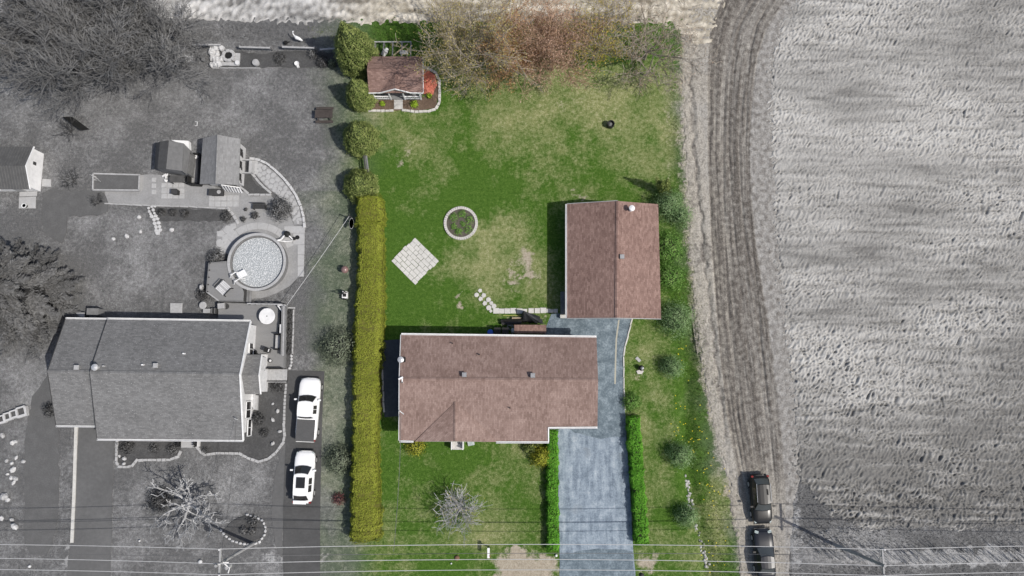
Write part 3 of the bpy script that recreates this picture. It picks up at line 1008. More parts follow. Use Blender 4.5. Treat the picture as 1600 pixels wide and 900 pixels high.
gutter(H1, (P3(775, 690, HS)[0], P3(775, 690, HS)[1] - .06, HS + .02), (s1[0] + .1, s1[1] - .06, HS + .02))
gutter(H1, (s2[0] + .1, s2[1] - .06, s2[2] + .02), (se[0], se[1] - .06, se[2] + .02))
board(H1, (s1[0] + .06, s1[1], s1[2] - .02), (s2[0] + .06, s2[1], s2[2] - .02), .10, .18, 'white_trim')
board(H1, (nw[0] - .05, nw[1], nw[2] - .06), (rw[0] - .05, rw[1], rw[2] - .06), .06, .18, 'white_dull')
board(H1, (rw[0] - .05, rw[1], rw[2] - .06), (sw[0] - .05, sw[1], sw[2] - .06), .06, .18, 'white_dull')
# walls: main block, front wing, gables, openings
x0, x1, yn, ys = nw[0] + .45, ne[0] - .4, nw[1] - .45, se[1] + .45
wallprism(H1, [(x0, yn), (x1, yn), (x1, ys), (x0, ys)], 2.75, 'siding_cream')
ysf = s1[1] + .5
wallprism(H1, [(x0 + .004, ys), (s1[0] - .4, ys), (s1[0] - .4, ysf), (x0 + .004, ysf)], 2.6, 'siding_cream')
for xx, d in ((x0, 1), (x1 - .1, 1)):
    MB().add([(xx, yn, 2.75), (xx, ys, 2.75), (xx, rw[1], HR - .2), (xx + .1, yn, 2.75), (xx + .1, ys, 2.75), (xx + .1, rw[1], HR - .2)],
             [(0, 1, 2), (5, 4, 3), (0, 2, 5, 3), (1, 4, 5, 2)]).build('gable_wall', 'siding_cream', H1)
for fx in (.12, .3, .55, .75):
    window(H1, x0 + (x1 - x0) * fx, yn, 1.6, 1.3, 1.0, 'n')
window(H1, x0 + 1.6, ysf, 1.5, 1.6, 1.2, 's'); window(H1, x0 + 8.2, ysf, 1.5, 2.0, 1.3, 's')
window(H1, x0 + 11.2, ysf, 1.5, 1.4, 1.2, 's'); window(H1, x0, (yn + ys) / 2, 1.5, 1.2, 1.0, 'w')
window(H1, x1, (yn + ys) / 2 + 1, 1.5, 1.2, 1.0, 'e'); door(H1, x1, (yn + ys) / 2 - 1.5, .2, .95, 2.05, 'e')
door(H1, P(714, 690, 0)[0], ysf, .45, .95, 2.05, 's')
MB().box((x1 - 1.9, ys - .03, 1.15), (2.6, .06, 2.2)).build('garage_door', 'white_dull', H1)
box_vent(H1, 725.5, 585.5, 4.25); box_vent(H1, 832.5, 586.5, 4.25)
pipe_vent(H1, 707, 536.5, 3.25); pipe_vent(H1, 749, 554, 3.6, .06); pipe_vent(H1, 797, 637.5, 3.65)
# round vent, camera bracket and service mast along the west verge
x, y = P(626.5, 562, 4.1)
o = MB().box((x + .12, y, 3.85), (.5, .45, .14)).build('vent_base', 'black', H1)
MB().lathe(x, y, [(.16, 3.85), (.16, 4.15), (.27, 4.2), (.27, 4.3), (.1, 4.36)], 16).build('round_vent', 'tin', H1)
x, y = P(626, 591, 4.6)
mb = MB().box((x, y, 4.55), (.42, .14, .1), .5).box((x + .12, y - .22, 4.45), (.1, .4, .1)).cyl(x + .12, y - .36, 4.2, 4.5, .07, 8)
mb.build('floodlight', 'white_trim', H1)
x, y = P(628, 645, 3.8)
MB().tube([(x, y, 3.2), (x, y, 3.8), (x - .2, y + .18, 3.9)], .04, 6).tube([(x, y, 3.75), (x + .12, y - .12, 3.6)], .05, 6).build('service_mast', 'tin', H1)

# front steps and the chair-like frame beside them
x, y = P(715, 693, .5)
st = thing('front_steps', 'small white framed front steps of the brown bungalow', 'steps', (x, y, 0))
for i, (yy, zz) in enumerate(((y + .55, .45), (y + .05, .3), (y - .35, .15))):
    MB().box((x, yy, zz / 2), (.95, .46, zz)).build('step', 'concrete', st)
for s_ in (-1, 1):
    MB().box((x + s_ * .52, y + .1, .5), (.07, 1.25, 1.0)).build('railing', 'white_trim', st)
MB().tube([(x + .25, y + .3, .5), (x + .1, y, .5)], .04, 4).tube([(x + .1, y, .5), (x + .35, y - .05, .5)], .03, 4).build('boot_scraper', 'grey_dark', st)
x, y = P(735.5, 691.5, .4)
wc = thing('window_well', 'pale glassy window well cover right of the front steps', 'window well', (x, y, 0))
for k in range(3):
    MB().box((x - .17 + .17 * k, y, .3 + .02 * k), (.14, .5, .03), .2).build('pane', mat('pane_pale', (.3, .36, .35), (.42, .48, .47), (.55, .6, .58), bump=0, rough=.2), wc)
MB().box((x, y, .14), (.6, .55, .28), .2).build('frame', 'tin', wc)

# ---------------------------------------------------------------- garage
ge, gr = 2.1, 3.7
a1_, a2_, a3_ = P3(885.5, 319, ge), P3(965, 314, gr), P3(1028.5, 319, ge)
b1_, b2_, b3_ = P3(885.5, 497, ge), P3(963.5, 496.5, gr), P3(1033, 498, ge)
G = thing('garage', 'brown shingled detached garage with its ridge running away from the street', 'garage', ((a1_[0] + a3_[0]) / 2, (a1_[1] + b1_[1]) / 2, 0))
MB().slab([a1_, b1_, b2_, a2_], .14).build('roof_slope', 'shingle_brown', G)
MB().slab([b3_, a3_, a2_, b2_], .14).build('roof_slope', 'shingle_brown', G)
ridge_cap(G, up(a2_, .03), up(b2_, .03), 'shingle_brown')
gutter(G, (a1_[0] - .06, a1_[1], ge), (b1_[0] - .06, b1_[1], ge), w=.11)
board(G, (a1_[0], a1_[1] + .03, ge - .03), (a2_[0], a2_[1] + .03, gr - .03), .05, .18, 'grey_light')
board(G, (b1_[0], b1_[1] - .03, ge - .03), (b2_[0], b2_[1] - .03, gr - .03), .05, .18, 'grey_light')
board(G, (b3_[0], b3_[1] - .03, ge - .03), (b2_[0], b2_[1] - .03, gr - .03), .05, .18, 'grey_light')
x0, x1, yn, ys = a1_[0] + .45, a3_[0] - .4, a1_[1] - .3, b1_[1] + .3
wallprism(G, [(x0, yn), (x1, yn), (x1, ys), (x0, ys)], 2.05, 'siding_cream')
for yy in (yn - .1, ys):
    MB().add([(x0, yy, 2.05), (x1, yy, 2.05), (a2_[0], yy, gr - .2), (x0, yy + .1, 2.05), (x1, yy + .1, 2.05), (a2_[0], yy + .1, gr - .2)],
             [(0, 1, 2), (5, 4, 3), (0, 3, 5, 2), (1, 2, 5, 4)]).build('gable_wall', 'siding_cream', G)
MB().box(((x0 + x1) / 2 - .8, ys - .04, 1.05), (3.0, .08, 2.1)).build('garage_door', 'white_dull', G)
window(G, x0, (yn + ys) / 2, 1.3, 1.0, .8, 'w'); window(G, x1, (yn + ys) / 2, 1.3, 1.0, .8, 'e')
door(G, x0, ys + 1.6, .05, .9, 2.0, 'w')
chimney_pipe(G, 985, 328.5, 3.2, .15, .75, 'white_trim')
box_vent(G, 972, 401, 3.5)
x, y = P(880.5, 473, .5)
MB().box((x, y - .05, .45), (.55, 2.1, .9)).build('bulkhead', 'grey_mid', G)
MB().box((x + .06, y - 1.28, .25), (.75, .3, .5)).build('door_step', 'concrete_pale', G)

# ---------------------------------------------------------------- small roofed bin store, bins and tarp behind the bungalow
x, y = P(828, 514, 1.6)
B = thing('bin_shelter', 'low lean-to shelter with brown shingled roof behind the bungalow', 'shelter', (x, y, 0))
q = [P3(803.5, 507.5, 1.75), P3(803.5, 521, 1.5), P3(853.5, 521, 1.5), P3(853.5, 507.5, 1.75)]
MB().slab(q, .1).build('roof', 'shingle_brown', B)
xa, ya = P(805, 509, 1.6); xb, yb = P(852, 520, 1.6)
for cx_ in (xa, xb):
    for cy_ in (ya, yb):
        MB().box((cx_, cy_, .72), (.1, .1, 1.5)).build('post', 'wood_dark', B)
MB().box(((xa + xb) / 2, ya - .02, .6), (xb - xa, .05, 1.1)).build('back_panel', 'wood_dark', B)
x, y = P(766, 519, 1.0)
mb = MB().lathe(x, y, [(.26, 0), (.3, .5), (.27, .95)], 14)
tg = tag(mb.build('barrel', 'blue_plastic'), 'blue plastic barrel in the shade behind the bungalow', 'barrel')
for k, (bx_, lab) in enumerate(((777, 'dark wheeled bin standing next to the blue barrel'), (789.5, 'dark wheeled bin between the other bin and the shelter'))):
    x, y = P(bx_, 517.5, 1.0)
    b = thing('wheeled_bin', lab, 'bin', (x, y, 0), 'wheeled bins behind the bungalow')
    MB().box((x, y, .47), (.5, .58, .95), top=1.12).build('body', mat('bin_teal', (.02, .04, .045), (.035, .06, .065), (.05, .08, .085), bump=.05, rough=.45), b)
    MB().box((x, y, 1.0), (.6, .68, .07)).build('lid', 'black', b)
    for s_ in (-1, 1):
        mw = MB().tube([(x + s_ * .24 - .03, y + .26, .1), (x + s_ * .24 + .03, y + .26, .1)], .1, 10)
        mw.build('wheel', 'rubber', b)
x, y = P(801.5, 516.5, .7)
tag(MB().lathe(x, y, [(.14, 0), (.2, .35), (.14, .7), (.05, .78)], 12, sy=1.4).build('propane_tank', 'white_dull'), 'small off-white tank beside the shingled bin shelter', 'tank')
# tarp-covered heap: peaked cloth with folds
x, y = P(829, 495, .8)
base = [P(x_, y_, .1) for x_, y_ in ((815, 503), (815, 490), (818, 486), (824, 488), (836, 493), (845, 497), (850, 506), (842, 505), (830, 504))]
pk = P3(819, 486.5, 1.5)
mb = MB()
rows = []
for k, f in enumerate((0, .2, .45, .7, 1.0)):
    row = []
    for i in range(37):
        q = i / 36 * len(base); j = int(q) % len(base); fr_ = q - int(q)
        bx_ = base[j][0] + (base[(j + 1) % len(base)][0] - base[j][0]) * fr_
        by_ = base[j][1] + (base[(j + 1) % len(base)][1] - base[j][1]) * fr_
        w_ = .06 * math.sin(i * 2.1) * (1 - f) + .04 * math.sin(i * 3.7)
        row.append((bx_ + (pk[0] - bx_) * f + w_ * (1 - f), by_ + (pk[1] - by_) * f + w_ * (1 - f), .05 + 1.25 * f ** .7 * (1 + .08 * math.sin(i * 1.7) * (1 - f))))
    rows.append(row)
mb.grid(rows)
tag(mb.build('tarp_heap', 'tarp', smooth=True), 'black tarpaulin peaked over a heap at the edge of the drive', 'tarpaulin')
for k, (p0, p1, h_, m_, lab) in enumerate((((783, 501.5), (818, 499.5), .35, 'black', 'upper of two dark beams lying by the tarpaulin'),
                                       ((784, 505.5), (815, 504), .35, 'wood_dark', 'lower of two dark beams lying by the tarpaulin'),
                                       ((800, 496.8), (815, 496.8), .3, 'wood_tan', 'tan wooden plank end beside the tarpaulin'),
                                       ((786, 493), (815, 493), .1, mat('straw_yellow', (.4, .4, .1), (.5, .5, .15), (.6, .58, .2)), 'thin yellow pole on the grass below the stepping stones'))):
    a, b = P3(*p0, h_), P3(*p1, h_)
    mb = MB().tube([a, b], .13 if k < 2 else (.09 if k == 2 else .025), 4)
    if k < 2: mb.tube([(a[0] - .02, a[1], h_), (a[0] + .12, a[1], h_ + .01)], .15, 6)
    o = tag(mb.build('beam' if k < 2 else ('plank' if k == 2 else 'garden_pole'), m_), lab, 'beam' if k < 2 else 'plank' if k == 2 else 'pole')
mb = MB(); r = random.Random(5)
for k in range(9):
    x, y = P(788 + r.uniform(-5, 14), 511 + r.uniform(-4, 4), .2)
    mb.box((x, y, .15 + r.uniform(0, .2)), (r.uniform(.1, .5), .08, .08), r.uniform(0, 3))
tag(mb.build('scrap_pile', 'grey_mid'), 'small pile of dark scrap pieces left of the shelter', 'scrap', kind='stuff')

# ---------------------------------------------------------------- garden playhouse with porch, and the cold frame behind it
e0 = 2.2
pn0, pn1 = P3(575.5, 88, e0), P3(660.5, 88, e0)
pr0, pr1 = P3(573.5, 108.5, 3.15), P3(660.5, 108.5, 3.15)
ps0, ps1 = P3(576, 145, e0), P3(661, 145, e0)
PH = thing('garden_playhouse', 'small brown roofed garden playhouse with white front porch', 'playhouse', (P(617, 120, 1)[0], P(617, 120, 1)[1], 0))
MB().slab([pn1, pn0, pr0, pr1], .1).build('roof_slope', 'shingle_brown', PH)
MB().slab([ps0, ps1, pr1, pr0], .1).build('roof_slope', 'shingle_brown', PH)
ridge_cap(PH, up(pr0, .02), up(pr1, .02), 'shingle_brown', .25)
k0, k1 = P3(618, 112, 3.0), P3(617, 138.5, 2.85)
kl, kr = P3(594, 144.5, e0 + .02), P3(641, 144.5, e0 + .02)
MB().slab([up(k0, .05), up(kl, .04), up(k1, .03)], .08).build('porch_gable_slope', 'shingle_brown', PH)
MB().slab([up(k0, .05), up(k1, .03), up(kr, .04)], .08).build('porch_gable_slope', 'shingle_brown', PH)
for a, b in ((ps0, kl), (kl, k1), (k1, kr), (kr, ps1)):
    board(PH, (a[0], a[1] - .04, a[2] - .03), (b[0], b[1] - .04, b[2] - .03), .07, .16, 'white_trim')
board(PH, (pn1[0] + .03, pn1[1], pn1[2] - .04), (pr1[0] + .03, pr1[1], pr1[2] - .04), .05, .14, 'white_dull')
board(PH, (ps1[0] + .03, ps1[1], ps1[2] - .04), (pr1[0] + .03, pr1[1], pr1[2] - .04), .05, .14, 'white_dull')
hx0, hx1 = pn0[0] + .3, pn1[0] - .3
hyn, hyf = pn0[1] - .3, ps0[1] + .2
hyw = hyf + 1.25
wallprism(PH, [(hx0, hyn), (hx1, hyn), (hx1, hyw), (hx0, hyw)], 2.15, 'siding_cream')
MB().box(((hx0 + hx1) / 2, (hyw + hyf) / 2, .11), (hx1 - hx0, hyw - hyf, .22)).build('porch_floor', 'wood_weathered', PH)
door(PH, (hx0 + hx1) / 2, hyw, .22, .8, 1.7, 's', 'grey_light')
window(PH, hx0 + 1.0, hyw, 1.3, .9, .8, 's'); window(PH, hx1 - 1.0, hyw, 1.3, .9, .8, 's')
posts = [hx0 + .05, hx0 + 1.55, (hx0 + hx1) / 2 + .65, hx1 - .05]
for xx in (hx0 + .06, hx0 + 1.62, hx1 - 1.62, hx1 - .06):
    MB().box((xx, hyf, 1.15), (.11, .11, 2.1)).build('post', 'white_trim', PH)
for xa, xb in ((hx0 + .06, hx0 + 1.62), (hx1 - 1.62, hx1 - .06)):
    r_ = MB().box(((xa + xb) / 2, hyf, .82), (xb - xa, .09, .08)).box(((xa + xb) / 2, hyf, .32), (xb - xa, .07, .07)).build('porch_railing', 'white_trim', PH)
    n = 9
    for i in range(n):
        MB().box((xa + (xb - xa) * (i + .5) / n, hyf, .57), (.07, .04, .45)).build('baluster', 'white_trim', r_)
for xx in (hx0 + .06, hx1 - .06):
    MB().box((xx, (hyf + hyw) / 2, .62), (.06, hyw - hyf, .5)).build('side_rail', 'white_trim', PH)
x, y = P(622, 161, .05)
tag(MB().prism([P(615.5, 150, .07), P(629.5, 150, .07), P(629, 170.5, .07), P(615.5, 170.5, .07)], -.05, .07, .02).build('garden_step', 'concrete'), 'concrete slab leading up to the playhouse porch', 'slab')

CF = thing('cold_frame', 'pale timber growing frame with clutter behind the playhouse', 'frame', (P(613, 77, 0)[0], P(613, 77, 0)[1], 0))
fh = .8
cx0, cyt = P(585.5, 66.5, fh); cx1, cyb = P(641.5, 92, fh)
for i in range(5):
    xx = cx0 + (cx1 - cx0) * i / 4
    MB().box((xx, (cyt + cyb) / 2, fh), (.11, cyt - cyb, .09)).build('rafter', 'wood_weathered', CF)
    MB().box((xx, cyt, fh / 2), (.09, .09, fh)).build('post', 'wood_weathered', CF)
MB().box(((cx0 + cx1) / 2, cyt + .06, fh + .01), (cx1 - cx0 + .1, .1, .1)).build('top_rail', 'grey_light', CF)
MB().box((cx0 - .06, (cyt + cyb) / 2, .4), (.06, cyt - cyb, .75)).build('side_board', 'grey_light', CF)
a, b = P3(614, 87, 1.0), P3(637, 69, 1.0)
tag(MB().tube([a, b], .06, 5).build('long_pole', 'wood_tan'), 'pale pole lying diagonally over the growing frame', 'pole')
a, b = P3(598, 87, .35), P3(605, 76, .35)
tag(MB().tube([a, ((a[0] + b[0]) / 2, (a[1] + b[1]) / 2, .4), b], [.2, .28, .16], 7).build('rolled_sheet', 'white_dull'), 'rolled white sheet inside the growing frame', 'sheet')
x, y = P(631, 82.5, .3)
tr = thing('seed_tray', 'pale teal tray inside the growing frame', 'tray', (x, y, 0))
MB().box((x, y, .25), (.75, .32, .3), -.1).build('box', mat('teal_pale', (.25, .38, .36), (.4, .52, .5), (.5, .6, .58), bump=.05), tr)
MB().box((x, y, .42), (.82, .38, .04), -.1).build('rim', 'white_dull', tr)
for k, (p0, p1) in enumerate((((588, 75), (593, 86)), ((588, 80), (596, 87)))):
    a, b = P3(*p0, .25), P3(*p1, .25)
    tag(MB().tube([a, b], .07, 4).build('old_plank', mat('wood_brown', (.06, .035, .025), (.11, .07, .05), (.17, .12, .09))), ('upper' if k == 0 else 'lower') + ' dark brown plank crossing inside the growing frame', 'plank')

# ---------------------------------------------------------------- neighbour's grey bungalow
E, R2 = 2.7, 5.25
n0, n1 = P3(168, 498.5, E), P3(391.5, 502, E)
m0, m1 = P3(140.5, 581.5, R2), P3(375, 585, R2)
d0, d1 = P3(152, 686, E), P3(380, 688, E)
NH = thing('neighbour_bungalow', 'large grey shingled bungalow with white trim beside the pool deck', 'house', ((n0[0] + n1[0]) / 2, (n0[1] + d0[1]) / 2, 0))
MB().slab([n1, n0, m0, m1], .16).build('roof_slope', 'shingle_grey', NH)
MB().slab([d0, d1, m1, m0], .16).build('roof_slope', 'shingle_grey', NH)
ridge_cap(NH, up(m0, .02), up(m1, .02), 'shingle_grey')
w0, w1 = P3(103, 498, 2.45), P3(167.5, 499, 2.45)
v0, v1 = P3(74.5, 580, 4.9), P3(141.5, 581, 4.9)
q0, q1 = P3(88, 665, 2.45), P3(152, 665.5, 2.45)
MB().slab([(w1[0] + .3, w1[1], w1[2]), w0, v0, (v1[0] + .3, v1[1], v1[2])], .14).build('wing_roof_slope', 'shingle_grey', NH)
MB().slab([q0, (q1[0] + .3, q1[1], q1[2]), (v1[0] + .3, v1[1], v1[2]), v0], .14).build('wing_roof_slope', 'shingle_grey', NH)
ridge_cap(NH, up(v0, .02), up(v1, .02), 'shingle_grey')
gutter(NH, (n0[0], n0[1] + .05, E), (n1[0], n1[1] + .05, E), w=.12)
gutter(NH, (d0[0], d0[1] - .05, E), (d1[0], d1[1] - .05, E), w=.12)
gutter(NH, (w0[0], w0[1] + .05, 2.45), (w1[0], w1[1] + .05, 2.45), w=.11)
gutter(NH, (q0[0], q0[1] - .05, 2.45), (q1[0], q1[1] - .05, 2.45), w=.11)
for a, b in ((n1, m1), (d1, m1)):
    board(NH, (a[0] + .02, a[1], a[2]), (b[0] + .02, b[1], b[2]), .11, .2, 'white_trim')
for a, b in ((w0, v0), (q0, v0)):
    board(NH, (a[0] - .03, a[1], a[2] - .06), (b[0] - .03, b[1], b[2] - .06), .05, .18, 'grey_dark')
for a, b in ((n0, m0), (d0, m0)):
    board(NH, (a[0] - .03, a[1], a[2] - .08), (b[0] - .03, b[1], b[2] - .08), .05, .18, 'grey_dark')
x0, x1 = (n0[0] + .35), n1[0] - .25
yn, ys = n0[1] - .45, d0[1] + .5
wallprism(NH, [(x0, yn), (x1, yn), (x1 - .1, ys), (x0 - .1, ys)], 2.6, 'white_dull')
for xx in (x0, x1 - .12):
    MB().add([(xx, yn, 2.6), (xx, ys, 2.6), (xx, m0[1], R2 - .25), (xx + .12, yn, 2.6), (xx + .12, ys, 2.6), (xx + .12, m0[1], R2 - .25)],
             [(0, 1, 2), (5, 4, 3), (0, 2, 5, 3), (1, 4, 5, 2)]).build('gable_wall', 'white_dull', NH)
xw0 = w0[0] + .3
wallprism(NH, [(xw0, yn - .1), (x0 - .01, yn - .1), (x0 - .12, q0[1] + .4), (xw0 - .1, q0[1] + .4)], 2.35, 'siding_grey', name='wing_wall')
MB().add([(xw0, yn - .1, 2.35), (xw0, q0[1] + .4, 2.35), (xw0, v0[1], 4.6), (xw0 + .1, yn - .1, 2.35), (xw0 + .1, q0[1] + .4, 2.35), (xw0 + .1, v0[1], 4.6)],
         [(0, 1, 2), (5, 4, 3), (0, 2, 5, 3), (1, 4, 5, 2)]).build('gable_wall', 'siding_grey', NH)
for fx in (.15, .4, .65):
    window(NH, x0 + (x1 - x0) * fx, yn, 1.6, 1.3, 1.0, 'n'); window(NH, x0 + (x1 - x0) * fx, ys, 1.5, 1.6, 1.2, 's')
window(NH, x1 - .02, ys + 2.0, 1.5, 1.5, 1.2, 'e'); window(NH, x1, yn - 2.2, 1.6, 1.1, 1.0, 'e')
door(NH, P(292, 688, 0)[0], ys, .3, .95, 2.05, 's')
box_vent(NH, 119.5, 574, 4.65, 'grey_light'); box_vent(NH, 243, 571, 4.85, 'grey_light')
chimney_pipe(NH, 154.5, 574, 4.9, .16, .55)
for a, b, c_ in ((225, 570, 4.85), (289, 552.5, 4.3)):
    pipe_vent(NH, a, b, c_, .07, .35, 'white_trim')
pipe_vent(NH, 164, 572, 4.9, .08, .3, 'grey_light')
x, y = P(369, 655, 4.0)
MB().tube([(x, y, 3.2), (x, y, 4.1)], .04, 6).tube([(x - .15, y + .1, 4.0), (x + .12, y - .05, 4.0)], .05, 5).build('service_mast', 'grey_light', NH)
# side entry with its own little gable
eN, eR, eS = P3(409.5, 554, 2.6), P3(405, 586, 3.55), P3(407.5, 616, 2.6)
fN, fR, fS = (x1 - .3, eN[1], 2.6), (x1 - 1.2, eR[1], 3.55), (x1 - .3, eS[1], 2.6)
MB().slab([eN, fN, fR, eR], .12).build('entry_roof_slope', 'shingle_grey', NH)
MB().slab([fS, eS, eR, fR], .12).build('entry_roof_slope', 'shingle_grey', NH)
board(NH, (eN[0], eN[1], 2.6), (eR[0], eR[1], 3.55), .09, .18, 'white_trim')
board(NH, (eS[0], eS[1], 2.6), (eR[0], eR[1], 3.55), .09, .18, 'white_trim')
wallprism(NH, [(x1 - .2, eN[1] - .2), (eN[0] - .2, eN[1] - .2), (eN[0] - .25, eS[1] + .2), (x1 - .2, eS[1] + .2)], 2.5, 'white_dull', name='entry_wall')
door(NH, eN[0] - .2, (eN[1] + eS[1]) / 2, .5, .95, 2.0, 'e')
# bay window and shallow white porch south of the entry
xb, yb = P(390, 628, .8)
MB().prism([P(380, 616, 1.0), P(394, 616, 1.0), P(394, 640, 1.0), (x1 + .2, P(0, 640, 1.0)[1])], .1, .75).build('porch_base', 'white_dull', NH)
MB().prism([P(394, 616, .3), P(403, 618, .3), P(402, 641, .3), P(394, 640, .3)], .0, .3).build('porch_step', 'grey_light', NH)
window(NH, x1, P(0, 668, 1.2)[1], 1.1, 1.5, .9, 'e')

# ---- concrete landing at the front door with its rails
x, y = P(292.5, 693, .2)
fp = thing('front_landing', 'pale concrete landing with dark rails at the grey bungalow front door', 'landing', (x, y, 0))
MB().prism([P(283, 684, .22), P(302, 684, .22), P(302, 699.5, .22), P(282.5, 699.5, .22)], 0, .22, .02).build('slab', 'concrete_grey', fp)
for xx in (278, 305.5):
    a, b = P(xx, 687, .8), P(xx + .3, 698, .8)
    rl = MB().box(((a[0] + b[0]) / 2, (a[1] + b[1]) / 2, .85), (.14, a[1] - b[1], .06)).build('railing', 'black', fp)
    for k in range(5):
        MB().box((a[0] - .12, a[1] + (b[1] - a[1]) * k / 4, .42), (.2, .05, .85)).build('rail_post', 'black', rl)
a = P(309, 692, .5)
MB().box((a[0], a[1], .25), (.12, .7, .5)).build('side_wall', 'white_dull', fp)


# ---------------------------------------------------------------- sheds
mat('shed_metal', .075, .095, .115, scale=2, bump=.03, rough=.55, stretch=(1, 1, 1))
se_, sr_ = 1.55, 2.4
S1_ = thing('metal_roof_shed', 'white shed with ribbed dark metal roof at the left edge', 'shed', (P(30, 262, 0)[0], P(30, 262, 0)[1], 0))
xr = P(52.5, 229, se_)[0]; xl = xr - 6.5
yN, yR, yS = P(50, 229, se_)[1], P(46, 259, sr_)[1], P(45, 295.5, se_)[1]
MB().slab([(xr, yN, se_), (xl, yN, se_), (xl, yR, sr_), (xr, yR, sr_)], .06).build('roof_slope', 'shed_metal', S1_)
MB().slab([(xl, yS, se_), (xr, yS, se_), (xr, yR, sr_), (xl, yR, sr_)], .06).build('roof_slope', 'shed_metal', S1_)
for k in range(24):
    xx = xr - .14 - k * .27
    for ya in (yN, yS):
        MB().tube([(xx, ya, se_ + .015), (xx, yR, sr_ + .015)], .028, 4).build('roof_rib', 'shed_metal', S1_)
wallprism(S1_, [(xl + .2, yN - .2), (xr - .02, yN - .2), (xr - .02, yS + .2), (xl + .2, yS + .2)], se_, 'white_trim')
MB().add([(xr - .12, yN - .2, se_), (xr - .12, yS + .2, se_), (xr - .12, yR, sr_ - .08), (xr - .02, yN - .2, se_), (xr - .02, yS + .2, se_), (xr - .02, yR, sr_ - .08)],
         [(0, 1, 2), (5, 4, 3), (0, 2, 5, 3), (1, 4, 5, 2)]).build('gable_wall', 'white_trim', S1_)
board(S1_, (xr + .03, yN, se_ - .04), (xr + .03, yR, sr_ - .04), .08, .14, 'white_trim')
board(S1_, (xr + .03, yS, se_ - .04), (xr + .03, yR, sr_ - .04), .08, .14, 'white_trim')
MB().box((xr + .0, yR + .6, 1.2), (.06, .3, .4)).build('wall_vent', 'grey_dark', S1_)
window(S1_, xl + 2.5, yS + .2, .9, .9, .7, 's'); door(S1_, xr - 1.6, yS + .2, .1, .9, 1.4, 's', 'grey_light')
for nm, lab, q in (('entrance_slab', 'square concrete slab below the metal roofed shed', [(29.5, 308), (55.5, 307), (55, 325.5), (29, 325.5)]),
                   ('entrance_slab', 'small pale slab at the right end of the metal roofed shed', [(66, 279), (79, 280), (79, 292), (65, 291)]),
                   ('entrance_slab', 'pale strip slab along the front of the metal roofed shed', [(30, 300), (57, 299), (57, 306.3), (30, 307)])):
    tag(MB().prism([P(a, b, .1) for a, b in q], -.05, .1, .02).build(nm, 'concrete_grey'), lab, 'slab')
x, y = P(40, 322, .2)
bk = thing('bucket', 'white rimmed dark bucket standing on the shed slab', 'bucket', (x, y, .1))
MB().lathe(x, y, [(.15, .1), (.2, .42), (.19, .42), (.14, .14)], 16).build('pail', 'black', bk)
MB().lathe(x, y, [(.19, .4), (.24, .41), (.24, .45), (.18, .45), (.18, .4)], 16).build('rim', 'white_trim', bk)

# gambrel shed
N_ = [P3(244, 224, 1.75), P3(250, 221, 2.45), P3(264, 219.5, 2.9), P3(287, 224, 2.45), P3(297, 234.5, 1.75)]
S_ = [P3(241, 264.5, 1.75), P3(246, 264, 2.45), P3(259.5, 264, 2.9), P3(284, 267, 2.45), P3(292, 272.5, 1.75)]
GS = thing('gambrel_shed', 'dark grey gambrel roofed shed by the raised planter', 'shed', ((N_[2][0] + S_[2][0]) / 2, (N_[2][1] + S_[2][1]) / 2, 0))
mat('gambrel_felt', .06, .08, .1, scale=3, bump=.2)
mat('gambrel_felt_sunlit', .11, .135, .16, scale=3, bump=.2)  # same felt, lighter: sunlight painted into the east-facing panels
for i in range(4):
    MB().slab([N_[i], S_[i], S_[i + 1], N_[i + 1]], .07).build('roof_panel', 'gambrel_felt' if i < 2 else 'gambrel_felt_sunlit', GS)
for A_ in (N_, S_):
    yy = .15 if A_ is N_ else -.15
    mb = MB(); v = [(x, y - yy, z - .05) for x, y, z in A_]
    b_ = [(v[0][0] + .15, v[0][1], 0), (v[4][0] - .1, v[4][1], 0)]
    pts = [b_[0], b_[1], v[4], v[3], v[2], v[1], v[0]]
    mb.add(pts + [(x, y - yy * .6, z) for x, y, z in pts], [tuple(range(7)), tuple(range(13, 6, -1))] + [(i, (i + 1) % 7, 7 + (i + 1) % 7, 7 + i) for i in range(7)])
    mb.build('end_wall', 'grey_mid', GS)
wallprism(GS, [(N_[0][0] + .2, N_[0][1] - .25), (N_[4][0] - .15, N_[4][1] - .2), (S_[4][0] - .15, S_[4][1] + .2), (S_[0][0] + .2, S_[0][1] + .2)], 1.72, 'grey_mid')
x, y = P(281, 225, 1.0)
tag(MB().prism([P(267, 218.5, .5), P(294.5, 220, .5), P(295.5, 233, .5), P(285, 226, .5)], 0, .5).build('storage_chest', 'white_trim'), 'white chest behind the gambrel shed', 'chest')

# gable shed
N_ = [P3(317, 216, 2.05), P3(340, 210.5, 3.0), P3(375.5, 217, 2.05)]
S_ = [P3(312, 287.5, 2.05), P3(337, 287, 3.0), P3(373, 289, 2.05)]
GB = thing('gable_shed', 'light grey gable roofed shed beside the flagstone walk', 'shed', ((N_[1][0] + S_[1][0]) / 2, (N_[1][1] + S_[1][1]) / 2, 0))
MB().slab([N_[0], S_[0], S_[1], N_[1]], .1).build('roof_slope', 'shingle_slate', GB)
MB().slab([S_[2], N_[2], N_[1], S_[1]], .1).build('roof_slope', 'shingle_slate', GB)
ridge_cap(GB, up(N_[1], .02), up(S_[1], .02), 'shingle_slate', .2)
gx0, gx1, gyn, gys = N_[0][0] + .3, S_[2][0] - .3, N_[0][1] - .3, S_[0][1] + .35
wallprism(GB, [(gx0, gyn), (gx1, gyn), (gx1, gys), (gx0, gys)], 2.0, 'siding_grey')
